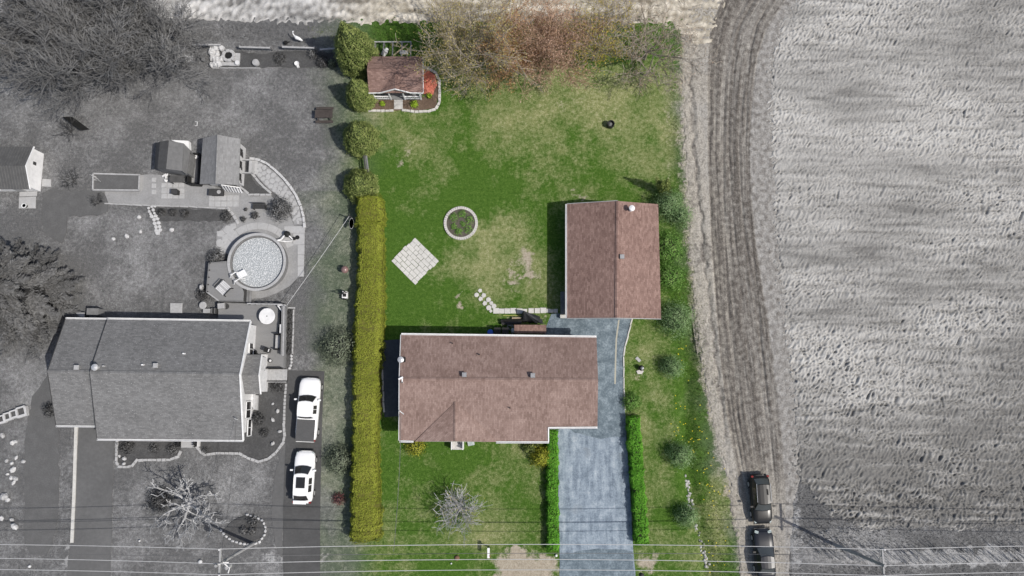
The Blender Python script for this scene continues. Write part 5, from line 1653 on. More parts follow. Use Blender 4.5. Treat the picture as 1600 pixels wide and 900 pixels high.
rk = [(4, 680, .6), (19, 692, .5), (24, 690, .4), (10, 720, .4), (18, 724, .4), (25, 715, .45), (36, 721, .45), (20, 734, .6), (11, 741, .35), (24, 748, .5), (17, 747, .4), (21, 754, .5), (7, 776, .9), (12, 781, .5), (23, 822, .8), (18, 812, .5), (2, 810, .5)]
for k, (a, b, s_) in enumerate(rk):
    piece('border_rock', 'rock', 'stone_white' if k % 3 else 'stone_grey', None, *P(a, b, .1), 0, (s_, s_ * r.uniform(.6, 1), s_ * .5), r.uniform(0, 3))
    tag(COL.objects[-1], ORDN[sorted(q[1] for q in rk).index(b)] + ' pale rock from the top in the strip of rocks at the lower left edge', 'rock', 'rocks at the lower left edge')

# bed edgings of the grey bungalow
edging('front_bed_edging', 'pale stone edging round the left front bed of the grey bungalow', [(183, 688), (182, 704), (181.5, 722), (186, 729), (198, 730), (207, 727), (213, 719.5), (230, 718.5), (264, 718.5), (277, 714), (283, 704)], .42, (.4, .24, .14), 'stone_grey')
edging('curved_bed_edging', 'pale stone edging curving round the bed beside the drive', [(309, 700), (314, 707), (321, 710.5), (340, 708), (374, 708.5), (388, 716), (404, 721.5), (419, 717), (431, 707), (442, 692), (444.5, 680), (443, 664)], .42, (.4, .24, .14), 'stone_grey')
edging('drive_edging', 'thin stone edging between the drive and the side bed', [(443.5, 660), (444.5, 630), (447, 597)], .34, (.3, .2, .12), 'stone_grey')
edging('deck_bed_edging', 'pale edging of the narrow bed along the deck', [(446, 481), (458.5, 481), (458, 520), (456.5, 553)], .6, (.57, .13, .12), 'stone_grey')
edging('deck_foot_rocks', 'rough row of pale rocks at the foot of the deck bed', [(455, 556), (455, 566), (453, 575), (448, 577)], .3, (.3, .26, .2), 'stone_white', kind='rock', piece_name='rock')
edging('tree_ring_stones', 'loop of white stones round the bed by the street pole', [(345, 829), (352, 837), (362, 845), (376, 849), (393, 852), (405, 847), (413, 836), (415, 826), (411, 814), (399, 808), (386, 804)], .36, (.32, .26, .2), 'stone_white', kind='rock', piece_name='rock')
a, b = P(118.5, 640, .1), P(111.5, 846, .1)
tag(MB().prism([P(116.5, 655, .12), P(121.5, 655, .12), P(119, 720, .12), P(117.5, 770, .12), P(114.2, 848, .12), P(109.5, 848, .12), P(113, 770, .12), P(114.5, 720, .12)], -.1, .12).build('concrete_kerb', 'concrete_pale'), 'long pale concrete kerb beside the left driveway', 'kerb')
for k, (a, b, s_, lab) in enumerate(((377, 703, 0, ''), (426, 631, .3, 'small white rock pair in the side bed by the drive'), (426, 656, .42, 'bright white rock in the side bed below the rock pair'), (437, 674, .4, 'pale rock low in the side bed'), (426, 693, .45, 'pale flat rock at the bottom curve of the side bed'),
                                (186, 712.5, .3, 'white rock at the left corner of the front bed'), (194, 716.5, .45, 'large white rock in the left front bed'), (193.5, 724.5, .4, 'lower white rock in the left front bed'), (434, 642, .45, 'pale shaggy rock against the drive edging'))):
    if not s_: continue
    piece('bed_rock', 'rock', 'stone_white' if k < 4 or k > 4 else 'stone_grey', None, *P(a, b, .15), .04, (s_, s_ * .8, s_ * .7), k)
    tag(COL.objects[-1], lab, 'rock', 'rocks in the beds of the grey bungalow')

# ================================================================ BACK FENCE LINE, STATUES, WATER FEATURE
def rail_fence(lab, a, b, n=3, hgt=.8):
    A, B_ = P3(*a, hgt), P3(*b, hgt)
    f = thing('rail_fence', lab, 'fence', (A[0], A[1], 0), 'weathered fence lengths along the back boundary')
    for k, z_ in enumerate((hgt, hgt * .55)):
        board(f, (A[0], A[1] + (.1 if k else 0), z_), (B_[0], B_[1] + (.1 if k else 0), z_), .14, .12, 'grey_light' if not k else 'wood_weathered', 'rail')
    for k in range(n + 1):
        x, y = A[0] + (B_[0] - A[0]) * k / n, A[1] + (B_[1] - A[1]) * k / n
        MB().box((x, y + .14, hgt / 2), (.13, .13, hgt + .1)).build('post', 'wood_weathered', f)
    return f
rail_fence('weathered fence length left of the white rockery', (300, 70), (345, 70))
rail_fence('weathered fence length right of the white rockery', (374, 73.5), (422, 75))
rail_fence('weathered fence length below the white heron', (441, 73.5), (491, 75))
rail_fence('weathered fence length ending at the tallest cedar', (500, 77.5), (528, 75.5), 2)
rail_fence('pale fence length at the far left under the bare trees', (-6, 68), (44, 66.5))
fpost = P3(571, 236, .9)
f = thing('garden_fence', 'short grey fence showing between the cedars', 'fence', (fpost[0], fpost[1], 0))
a, b = P3(569, 238, 1.0), P3(573.5, 272, 1.0)
for k in range(3): board(f, (a[0] + .14 * k - .1, a[1], 1.0 - .1 * (k % 2)), (b[0] + .14 * k - .1, b[1], 1.0 - .1 * (k % 2)), .11, .06, ('grey_dark', 'grey_mid', 'wood_weathered')[k], 'rail')
for q in (a, b): MB().box((q[0], q[1], .5), (.12, .12, 1.0)).build('post', 'wood_weathered', f)
rf = thing('white_rockery', 'white rock waterfall garden feature by the back fence', 'rockery', (*P(340, 88, 0), 0))
r = random.Random(4)
for k in range(34):
    a, b = 330 + r.uniform(0, 17), 73 + r.uniform(0, 30)
    if a > 342 and b > 92: a -= 6
    s_ = r.uniform(.35, .75)
    piece('rock', 'rock', 'stone_white', rf, *P(a, b, .2), 0, (s_, s_ * .9, s_ * r.uniform(.5, .9)), r.uniform(0, 3))
wf = thing('garden_pond', 'small dark pond basin framed with pale slabs beside the rockery', 'pond', (*P(357, 88, 0), 0))
MB().prism([P(352, 82, .3), P(363, 82, .3), P(364, 86, .3), P(363.5, 93, .3), P(352.5, 93, .3)], 0, .32).build('water', 'black', wf)
for k in range(8):
    an = k * math.pi / 4 + .2
    x, y = P(357.7, 87.6, .2)
    piece('edge_slab', 'slab', 'stone_grey', wf, x + .52 * math.cos(an), y + .5 * math.sin(an), 0, (.4, .3, .4), an + 1.57)
for a, b, w_, h_ in ((371, 90, .55, .9), (352, 100, 1.2, .35), (366, 100.5, 1.0, .35), (335, 101, .7, .5)):
    piece('flat_slab', 'slab', 'stone_grey', wf, *P(a, b, .1), 0, (w_, h_, .2), 0)
x, y = P(371, 98, .4)
MB().lathe(x, y, [(.14, .1), (.2, .3), (.24, .45), (.16, .45)], 12).build('urn', 'white_dull', wf)
edging('back_bed_edging', 'thin pale edging along the front of the back bed', [(337, 106), (370, 106), (405, 106)], .8, (.78, .09, .1), 'stone_grey')
for k, (a, b, r_, m_, lab) in enumerate(((399, 97, .33, 'grey_light', 'round pale grey drum in the back bed'), (317, 92, .2, 'grey_mid', 'small round grey post top left of the rockery'))):
    x, y = P(a, b, .4); o = thing('drum', lab, 'drum', (x, y, 0))
    MB().lathe(x, y, [(r_ * .9, 0), (r_, .2), (r_, .4)], 16).build('side', m_, o)
    MB().lathe(x, y, [(r_ * .85, .4), (r_ * .8, .43), (r_ * .2, .45)], 16).build('lid', m_, o)
x, y = P(463.5, 99, .3)
o = thing('white_pot', 'white ring shaped pot at the front of the back bed', 'pot', (x, y, 0))
MB().lathe(x, y, [(.15, 0), (.24, .3), (.22, .34), (.1, .2)], 16).build('bowl', 'white_trim', o)
MB().box((x + .1, y - .25, .12), (.25, .2, .2), .4).build('saucer', 'white_dull', o)
bn2 = thing('stone_bench', 'pale old bench with clutter under the bare trees', 'bench', (*P(288, 92, 0), 0))
for k in range(3): MB().box((*P(288, 88.5 + 3.2 * k, .5), .48), (1.7, .15, .06)).build('slat', 'grey_light', bn2)
for s_ in (278, 299): MB().box((*P(s_, 92, .25), .23), (.12, .5, .45)).build('leg', 'grey_mid', bn2)
for k in range(5): MB().box((*P(277 + k * 4.5, 91 - (k % 2) * 4, .6), .57), (.25, .2, .12), k).build('clutter', 'white_dull' if k % 2 else 'grey_dark', bn2)
# heron statue
x, y = P(465, 60, .6)
hr = thing('heron_statue', 'white heron statue on the grass near the back fence', 'statue', (x, y, 0))
MB().tube([(x + .5, y - .25, .62), (x + .2, y - .1, .72), (x - .1, y + .02, .75), (x - .25, y + .15, .82)], [.05, .16, .18, .07], 8).build('body', 'white_trim', hr)
MB().tube([(x - .25, y + .15, .82), (x - .36, y + .32, 1.0), (x - .3, y + .42, 1.2), (x - .2, y + .45, 1.22)], [.06, .05, .06, .02], 6).build('neck', 'white_trim', hr)
for s_ in (-.05, .05): MB().tube([(x + s_, y - .02, .6), (x + s_, y - .02, 0)], .02, 4).build('leg', 'grey_dark', hr)
x, y = P(446, 66.5, .2)
tag(MB().lathe(x, y, [(.15, 0), (.22, .2), (.1, .4)], 9).tube([(x, y, .2), (x + .4, y + .1, .15)], .06, 5).build('black_watering_can', 'black'), 'black watering can shape behind the fence', 'watering can')
# picnic table
x, y = P(506, 178, .7)
pt2 = thing('picnic_table', 'dark brown picnic table on the faded grass', 'table', (x, y, 0))
mat('picnic_brown', (.035, .03, .028), (.06, .05, .046), (.085, .075, .07), scale=6, bump=.2)
for k in range(6): MB().box((x, y - .33 + .132 * k, .72), (1.7, .122, .05)).build('table_board', 'picnic_brown', pt2)
for s_ in (-1, 1):
    MB().box((x, y + .68 * s_, .42), (1.7, .26, .05)).build('bench_seat', 'picnic_brown', pt2)
    MB().box((x + .6 * s_, y, .38), (.08, 1.4, .07)).build('cross_beam', 'picnic_brown', pt2)
    for q in (-1, 1): MB().tube([(x + .6 * s_, y + .55 * q, 0), (x + .6 * s_, y + .22 * q, .7)], .05, 4).build('leg', 'picnic_brown', pt2)
# pulley post with clothes line
x, y = P(547, 338, 1.6)
cp = thing('clothesline_post', 'dark clothesline post with pulley wheel beside the hedge', 'post', (x, y, 0))
MB().tube([(x, y, 0), (x, y, 2.0)], .06, 8).build('post', 'wood_dark', cp)
x2, y2 = P(549, 349, 1.2)
MB().lathe(x2, y2, [(.42, 1.15), (.45, 1.18), (.42, 1.21), (.40, 1.18), (.42, 1.15)], 20, sx=.5, sy=1.2).build('pulley_wheel', 'grey_light', cp)
a, b = P3(545.5, 338, 1.9), P3(448, 477, 1.55)
tag(MB().tube([a, Vector(a).lerp(Vector(b), .5) - Vector((0, 0, .12)), b], .022, 5).build('clothesline', 'wire'), 'clothesline running from the hedge post to the deck corner', 'line')
x, y = P(539, 421.5, .6)
gb_ = thing('gazing_ball', 'shiny brownish round ornament left of the hedge', 'ornament', (x, y, 0))
MB().lathe(x, y, [(.08, .4), (.26, .48), (.36, .68), (.34, .82), (.22, .98), (.08, 1.04)], 20).build('ball', mat('ball_brown', (.16, .09, .09), (.22, .14, .13), (.28, .19, .18), bump=0, rough=.2, spec=.6), gb_, smooth=True)
MB().lathe(x, y, [(.2, 0), (.12, .1), (.1, .42), (.16, .48)], 12).build('pedestal', 'grey_mid', gb_)
x, y = P(539, 462, .5)
sc = thing('garden_figure', 'black and white wheeled garden ornament against the hedge', 'ornament', (x, y, 0))
MB().box((x, y, .45), (.5, .5, .3)).build('crate', 'white_trim', sc)
MB().box((x, y + .02, .62), (.3, .28, .1)).box((x - .1, y - .3, .4), (.2, .12, .5)).build('filling', 'black', sc)
for k in range(4): MB().box((x - .2 + .14 * k, y + .32, .7), (.06, .06, .9)).build('rod', 'white_trim' if k % 2 else 'black', sc)
for k in range(5):
    an = k * 1.25; MB().box((x - .15 + .3 * math.cos(an), y + .1 + .0, 1.15 + .3 * math.sin(an)), (.22, .04, .22)).build('vane', 'black', sc)
x, y = P(306, 193, .2)
tag(MB().tube([(x - .1, y + .2, .15), (x + .1, y + .2, .15), (x + .1, y - .2, .15), (x - .1, y - .2, .15)], .035, 4).build('croquet_hoop', 'white_trim'), 'tiny white bracket lying on the faded lawn', 'hoop')
for k, (p_, l_, an, lab) in enumerate((((112, 112), 1.9, -.75, 'dark leaning board under the bare trees'), ((116, 196), 2.2, -.62, 'dark leaning board alone on the faded lawn'))):
    x, y = P(*p_, .5)
    o = thing('sloped_panel', lab, 'board', (x, y, 0), 'dark boards leaning on the faded lawn')  # plain black sloped panel held up by a prop
    MB().add([(x + dx_ * math.cos(an) - dy_ * math.sin(an), y + dx_ * math.sin(an) + dy_ * math.cos(an), z_) for dx_, dy_, z_ in
              ((-l_ / 2, 0, 1.0), (l_ / 2, 0, .9), (l_ / 2, .5, 0), (-l_ / 2, .5, 0), (-l_ / 2, .04, 1.0), (l_ / 2, .04, .9), (l_ / 2, .54, 0), (-l_ / 2, .54, 0))],
             [(0, 1, 2, 3), (7, 6, 5, 4), (0, 4, 5, 1), (2, 6, 7, 3), (0, 3, 7, 4), (1, 5, 6, 2)]).build('panel', 'black', o)
    MB().box((x, y, .45), (.1, .1, .9)).build('prop', 'grey_dark', o)

# ================================================================ COLOURED GARDEN THINGS
# round stone-edged bed
x, y = P(720, 348.5, .15)
rb = thing('round_flower_bed', 'round flower bed ringed with pale blocks on the lawn', 'flower bed', (x, y, 0))
R_ = 1.5
for k in range(44):
    an = 2 * math.pi * k / 44
    piece('edging_block', 'slab', 'stone_pale', rb, x + R_ * math.cos(an), y + R_ * math.sin(an), 0, (.27, .19, .2 * random.uniform(.85, 1.1)), an)
MB().lathe(x, y, [(1.4, 0), (1.4, .12), (.7, .17), (.1, .19)], 28).build('soil', 'soil_dark', rb)
# diamond patio of pale blocks
dp_ = thing('diamond_patio', 'diamond shaped patio of pale paving blocks on the lawn', 'patio', (*P(648, 407, 0), 0))
A, B_, C_ = P(648.5, 371, .06), P(610.5, 407, .06), P(686, 408, .06)
e1 = ((B_[0] - A[0]), (B_[1] - A[1])); e2 = ((C_[0] - A[0]), (C_[1] - A[1]))
L1, L2 = math.hypot(*e1), math.hypot(*e2)
an = math.atan2(e2[1], e2[0])
r = random.Random(12)
nr = 8
for i in range(nr):
    nn = 5 + (i % 2); cuts = sorted([0, 1] + [(k + r.uniform(-.2, .2) + (.0 if i % 2 else .3)) / nn for k in range(1, nn)])
    j0 = r.uniform(-.025, .025) * (i % 2)
    for c0, c1 in zip(cuts, cuts[1:]):
        f1, f2 = (i + .5) / nr, (c0 + c1) / 2
        cx_, cy_ = A[0] + e1[0] * f1 + e2[0] * (f2 + j0), A[1] + e1[1] * f1 + e2[1] * (f2 + j0)
        piece('paving_block', 'slab', 'concrete_pale', dp_, cx_, cy_, 0, ((c1 - c0) * L2 * .97, L1 / nr * .95, .085 + r.uniform(-.008, .008)), an)
# stepping stones
for nm, lab, lst in (('stepping_stones', 'double row of pale rounded stepping stones slanting across the lawn',
                      [(750, 454, .42), (744.5, 460.5, .42), (756, 461.5, .45), (751, 467, .45), (763, 468, .46), (757.5, 474, .46), (767.5, 473.5, .4), (763.5, 480.5, .48), (771.5, 478, .45), (767, 486, .32)]),
                     ('slab_path', 'straight row of pale square slabs leading to the garage', [(775, 485.5, .5), (784, 486, .46), (793, 486, .48), (802, 485.5, .48), (812, 486, .5), (820, 486, .4), (830, 485.5, .46), (839.5, 485.5, .46), (849, 485, .5), (857, 485.5, .36), (862.5, 486, .3), (868.5, 485.5, .34)])):
    o = thing(nm, lab, 'path', (*P(lst[0][0], lst[0][1], 0), 0))
    for k, (a, b, s_) in enumerate(lst):
        piece('stepping_stone', 'flag' if nm == 'stepping_stones' else 'slab', 'concrete_pale', o, *P(a, b, .06), 0, (s_ * 1.12, s_ * 1.05, .085), (.7 if nm == 'stepping_stones' else 0))
# playhouse bed edging
edging('playhouse_bed_edging', 'low stone edging round the playhouse beds', [(578, 172.5), (596, 173), (614, 172.5)], .42, (.4, .22, .12), 'stone_pale')
edging('playhouse_bed_edging', 'low stone edging curving round the right of the playhouse', [(631, 172), (650, 174.5), (670, 173.5), (681, 170), (686.5, 160), (687, 140), (686, 124), (680, 113), (670, 107), (661, 106)], .42, (.4, .24, .14), 'stone_pale')
# barrel on the lawn
x, y = P(954.5, 193.5, .5)
fb = thing('fire_barrel', 'dark drum fire pit standing on the lawn', 'fire pit', (x, y, 0))
MB().lathe(x, y, [(.33, .0), (.36, .3), (.35, .62), (.29, .62), (.28, .35), (.1, .3)], 20).build('drum', 'black', fb)
MB().lathe(x, y, [(.2, .36), (.1, .44)], 12).build('ash', 'grey_mid', fb)
MB().prism([P(951, 197, .08), P(958, 197, .08), P(958, 199.5, .08), P(951, 199.5, .08)], 0, .1).build('base_stone', 'stone_white', fb)
# fountain / statue
x, y = P(1002, 575, .4)
fs = thing('garden_statue', 'small dark and white statue on a stone base beside the drive', 'statue', (x, y, 0))
piece('base_stone', 'flag', 'stone_pale', fs, x - .05, y - .35, 0, (.75, .5, .1), .2)
MB().lathe(x, y, [(.22, .05), (.18, .2), (.26, .42), (.2, .5), (.08, .4)], 14).build('bowl', 'black', fs)
MB().lathe(x + .05, y - .02, [(.12, .42), (.15, .55), (.1, .72), (.11, .82), (.04, .92)], 10).build('figure', 'white_dull', fs)
MB().box((x - .2, y + .8, .03), (.5, .28, .05), -.8).build('spill_stone', 'stone_grey', fs)
# kerb along the drive
edging('drive_kerb', 'thin pale kerb along the right edge of the drive', [(987.5, 500), (980, 530), (976, 546), (974.5, 562), (975, 600), (976.5, 640)], 1.0, (.97, .12, .12), 'concrete_pale', cat='kerb', piece_name='kerb_stone')
edging('patio_kerb', 'pale kerb along the side patio beside the hedge', [(596, 535), (596.5, 560), (598, 600), (600, 652)], 1.0, (.97, .16, .12), 'concrete', cat='kerb', piece_name='kerb_stone')
# mailbox and little markers by the street
x, y = P(763.5, 858, .9)
mbx = thing('mailbox', 'white topped post with mailbox at the lawn edge by the street', 'mailbox', (x, y, 0))
MB().tube([(x, y, 0), (x, y, 1.15)], .06, 6).build('post', 'grey_dark', mbx)
MB().box((x, y - .25, 1.2), (.2, .85, .24)).build('box', 'white_trim', mbx)
MB().box((x + .13, y - .5, 1.32), (.03, .12, .16)).build('flag', mat('signal_red', (.4, .03, .02), (.5, .05, .03), (.6, .08, .05)), mbx)
for k, (a, b, r_, m_, lab) in enumerate(((869, 868, .13, 'white_trim', 'round white marker stone at the left edge of the drive mouth'), (705, 880.5, .08, 'white_trim', 'tiny white marker on the front lawn'),
                                     (1003, 899, .2, 'wood_dark', 'dark round cap at the right of the drive mouth'), (312.5, 878, .2, 'white_dull', 'round white marker left of the street pole'),
                                     (46, 885, .14, 'white_dull', 'round white marker at the lower left'), (218, 845, .09, 'white_dull', 'tiny white marker right of the left driveway'), (714, 872, .24, mat('clay_cap', (.12, .07, .04), (.18, .11, .07), (.22, .15, .1)), 'brown round cap in the front lawn'))):
    x, y = P(a, b, .1)
    tag(MB().lathe(x, y, [(r_ * .9, 0), (r_, .08), (r_ * .7, .18), (r_ * .2, .22)], 12).build('marker_stone', m_, smooth=True), lab, 'marker')
# stones in the ditch
dr = random.Random(8)
mb = MB()
for k in range(90):
    f = dr.random()
    a = np.interp(f, [0, .3, .5, .75, .9, 1], [1072, 1078, 1084, 1096, 1104, 1105]) + dr.gauss(0, 2.2); b = 742 + 145 * f
    x, y = P(a, b, -.2); s_ = dr.uniform(.05, .16)
    mb.lathe(x, y, [(s_, -.45), (s_ * .95, -.3), (s_ * .4, -.22)], 6)
tag(mb.build('ditch_stones', 'concrete'), 'trail of pale stones lying in the bottom of the ditch', 'stones', kind='stuff')

# ================================================================ UTILITY POLES AND WIRES
PH_ = 7.4
def pole(lab, base, armx, taps):
    x, y = P(*base, 0)
    p = thing('utility_pole', lab, 'utility pole', (x, y, 0), 'street utility poles')
    tx, ty_ = P(armx, 882, PH_)
    MB().tube([(x, y, 0), ((x + tx) / 2, (y + ty_) / 2, PH_ / 2), (tx, ty_, PH_ + .5)], [.16, .14, .11], 10).build('post', 'pole_wood', p)
    a, b = P(armx, 856, PH_), P(armx - 1, 903, PH_)
    ca_ = MB().box(((a[0] + b[0]) / 2 + .14, (a[1] + b[1]) / 2, PH_ - .05), (.13, a[1] - b[1], .14)).build('crossarm', 'pole_wood', p)
    for yy in taps:
        q = P(armx, yy, PH_)
        MB().lathe(q[0] + .14, q[1], [(.05, PH_), (.07, PH_ + .1), (.035, PH_ + .16), (.06, PH_ + .22)], 8).build('insulator', 'white_dull', ca_)
    for s_ in (-1, 1):
        MB().tube([(tx + .05, ty_, PH_ - .8), (tx + .14, ty_ + s_ * .8, PH_ - .1)], .03, 4).build('brace', 'galvanised', ca_)
    return p, tx, ty_
p1, t1x, t1y = pole('left street pole with white crossarm at the grey front lawn', (396, 849), 341, (858.5, 881, 898))
p2, t2x, t2y = pole('right street pole standing in the pale reeds', (1302, 850), 1378, (858.5, 884, 899))
x, y = P(348, 885, 6.3)
MB().lathe(x + .3, y - .1, [(.2, 5.6), (.22, 5.7), (.22, 6.2), (.1, 6.3)], 12).build('transformer', 'grey_light', p1)
MB().tube([(t1x, t1y, 6.8), (x + .55, y + .35, 6.5)], .06, 5).tube([(t1x, t1y, 6.6), (x + .6, y - .1, 6.4), (x + .5, y - .5, 6.4)], .06, 5).build('switch_arm', 'white_dull', p1)
def wire(lab, y0, y1, h0, h1, sag, r=.026, m='wire', ext=True, name='power_line'):
    a, b = P3(341, y0, h0), P3(1378, y1, h1)
    pts = []
    for k in range(25):
        f = k / 24
        q = Vector(a).lerp(Vector(b), f); q.z -= sag * 4 * f * (1 - f); pts.append(q)
    d = (Vector(b) - Vector(a)) * (1 / 24)
    for s_, q0 in ((-1, pts[0]), (1, pts[-1])):
        ex = []
        for k in range(1, 13):
            f = k / 24
            q = q0 + d * k * s_; q = Vector((q.x, q.y, (h0 if s_ < 0 else h1) - sag * 4 * f * (1 - f))); ex.append(q)
        pts = (ex[::-1] + pts) if s_ < 0 else pts + ex
    return tag(MB().tube(pts, r, 5).build(name, m, at=(a[0], a[1], 0)), lab, 'wire', 'overhead lines along the street')
wire('uppermost bright power line across the bottom of the photo', 858, 858.5, PH_ + .22, PH_ + .22, 1.7, name='power_line')
wire('middle bright power line across the bottom of the photo', 881, 884, PH_ + .22, PH_ + .22, 1.7)
wire('lowest bright power line skimming the bottom edge', 898, 899.5, PH_ + .22, PH_ + .22, 1.6)
wire('dim twisted cable just below the uppermost power line', 870, 869, 6.2, 6.2, 1.1, .022, 'cable', name='twisted_cable')
a, b = P3(626.5, 648, 3.8), P3(615, 862, 5.2)
pts = [Vector(a).lerp(Vector(b), k / 8) - Vector((0, 0, .8 * 4 * k / 8 * (1 - k / 8))) for k in range(9)]
tag(MB().tube(pts, .02, 4).build('service_drop', 'cable', at=(a[0], a[1], 0)), 'thin service cable from the brown bungalow to the street line', 'cable')
a, b = P3(369, 655, 4.05), P3(342, 882, 6.6)
pts = [Vector(a).lerp(Vector(b), k / 8) - Vector((0, 0, .6 * 4 * k / 8 * (1 - k / 8))) for k in range(9)]
tag(MB().tube(pts, .014, 4).build('service_drop', 'grey_dark', at=(a[0], a[1], 0)), 'thin service cable from the grey bungalow to the left pole', 'cable')


# ================================================================ VEHICLES (local frame: x forward, y left)
def car(name, lab, cat, loc, rz, paint, L, Wd, H, body, cabin, kind):
    """body: (x, half width, top z) stations; cabin: x of screen base, roof front, roof rear, rear screen base; widths"""
    o = thing(name, lab, cat, (loc[0], loc[1], .03), None, rz)
    prof = ((.80, .22), (.97, .34), (1.0, .55), (.985, .74), (.94, .90), (.80, .985), (.45, 1.0))
    mb = MB(); rows = []
    for x, w, z in body:
        left = [(x, w * a, .12 + (z - .12) * b) for a, b in prof]
        row = left + [(x, 0, z * 1.01)] + [(p[0], -p[1], p[2]) for p in left[::-1]]
        rows.append(row)
    mb.grid(rows)
    n = len(rows[0])
    mb.F.append(tuple(range(n))); mb.F.append(tuple((len(rows) - 1) * n + k for k in range(n - 1, -1, -1)))
    bd = mb.build('body', paint, o, smooth=True, local=True)
    xs, xf, xr, xb, wb, wt, zb = cabin
    def zat(x): return float(np.interp(x, [b[0] for b in body][::-1], [b[2] for b in body][::-1]))
    zt = H
    B = lambda x, w: [(x, w * k, zat(x) - .02) for k in (1, .5, 0, -.5, -1)]
    T = lambda x, w, d=0: [(x + d * (1 - k * k) , w * k, zt - .03 * k * k) for k in (1, .5, 0, -.5, -1)]
    rows = [[(xs + .14 * (1 - k * k), wb * .93 * k, zat(xs) - .02) for k in (1, .5, 0, -.5, -1)], T(xf, wt * .94, .1),
            T(xf - .25, wt), T((xf + xr) / 2, wt), T(xr + .2, wt * .98), T(xr, wt * .94, -.05),
            [(xb - .06 * (1 - k * k), wb * .9 * k, zat(xb) - .02) for k in (1, .5, 0, -.5, -1)]]
    mb = MB().grid(rows)
    # cabin sides
    bl = [(xs, wb * .93), (xf - .25, wb), ((xf + xr) / 2, wb), (xr + .2, wb), (xb, wb * .9)]
    tl = [rows[0][0], rows[2][0], rows[3][0], rows[4][0], rows[6][0]]
    for s_ in (1, -1):
        lo = [(x, w * s_, zat(x) - .04) for x, w in bl]
        hi = [(p[0], p[1] * s_, p[2]) for p in tl]
        mb.grid([lo, hi])
        # roof edge corners between the screens and the roof
        c = [rows[0][0], rows[1][0], rows[2][0]]; mb.add([(p[0], p[1] * s_, p[2]) for p in c], [(0, 1, 2)])
        c = [rows[4][0], rows[5][0], rows[6][0]]; mb.add([(p[0], p[1] * s_, p[2]) for p in c], [(0, 1, 2)])
    mb.build('cabin', paint, o, smooth=False, local=True)
    def patch_(name_, a, b, k, lift, f0=.1, f1=.93):
        g = MB(); rr = []
        for f in (f0, (f0 + f1) / 2, f1):
            rr.append([tuple(Vector(p).lerp(Vector(q), f) * 1.0 + Vector((lift[0], 0, lift[1]))) for p, q in zip(a, b)])
        rr = [[(p[0], p[1] * k, p[2]) for p in r] for r in rr]
        return g.grid(rr).build(name_, 'glass_dark' if paint == 'car_white' else 'glass_painted_sky', o, smooth=True, local=True)
    patch_('windshield', rows[0], rows[1], .95, (.012, .02))
    if kind != 'pickup': patch_('rear_window', rows[6], rows[5], .9, (-.012, .02), .25)
    else: patch_('rear_window', rows[6], rows[5], .88, (-.02, .01), .3)
    for s_ in (1, -1):
        for a_, b_ in ((1, 2), (2, 3)):
            p0, p1 = Vector((bl[a_][0], bl[a_][1] * s_, zat(bl[a_][0]) + .02)), Vector((bl[b_][0], bl[b_][1] * s_, zat(bl[b_][0]) + .02))
            q0, q1 = Vector((tl[a_][0], tl[a_][1] * s_, tl[a_][2])), Vector((tl[b_][0], tl[b_][1] * s_, tl[b_][2]))
            of = Vector((0, .012 * s_, .006))
            c = [p0.lerp(p1, .06).lerp(q0.lerp(q1, .06), .08) + of, p0.lerp(p1, .94).lerp(q0.lerp(q1, .94), .08) + of, p0.lerp(p1, .94).lerp(q0.lerp(q1, .94), .86) + of, p0.lerp(p1, .06).lerp(q0.lerp(q1, .06), .86) + of]
            MB().add(c, [(0, 1, 2, 3)]).build('side_window', 'glass_dark', o, local=True)
        y_ = (wb + .12) * s_
        mr = MB().box((xs - .35, y_ + .06 * s_, zat(xs) + .1), (.14, .24, .16)).build('mirror', paint if paint == 'car_white' else 'car_black', o, local=True)
        for x_ in (L / 2 - .82, -L / 2 + .85):
            w_ = MB().tube([(x_, (Wd / 2 - .24) * s_, .34), (x_, (Wd / 2 + .005) * s_, .34)], .34, 18).build('wheel', 'rubber', o, local=True)
            MB().tube([(x_, (Wd / 2 - .03) * s_, .34), (x_, (Wd / 2 + .025) * s_, .34)], .21, 12).build('rim', 'tin', w_, local=True)
        xfr = L / 2 - .2
        MB().box((xfr - .05, (Wd / 2 - .32) * s_, .72), (.22, .34, .13), -.35 * s_).build('headlight', 'pane_pale', o, local=True)
        MB().box((-L / 2 + .12, (Wd / 2 - .2) * s_, .85), (.16, .2, .22), .2 * s_).build('tail_light', mat('tail_red', (.12, .01, .01), (.18, .015, .015), (.22, .02, .02), bump=0, rough=.2), o, local=True)
    MB().box((L / 2 - .02, 0, .42), (.1, Wd * .8, .2)).build('front_bumper', 'grey_dark', o, local=True)
    MB().box((-L / 2 + .02, 0, .45), (.1, Wd * .8, .2)).build('rear_bumper', 'grey_dark', o, local=True)
    return o, zat


def stations(L, W2, front, hood, belt, tail):
    h = L / 2
    return [(h, W2 * .5, .55), (h - .07, W2 * .72, front - .08), (h - .26, W2 * .9, front), (h - .6, W2 * .985, (front + hood) / 2 + .02), (h - 1.15, W2, hood), (h - 1.6, W2, belt - .02),
            (0, W2, belt), (-h + 1.0, W2 * .99, belt + .02), (-h + .45, W2 * .96, tail), (-h + .12, W2 * .84, tail - .06), (-h, W2 * .64, tail - .25)]


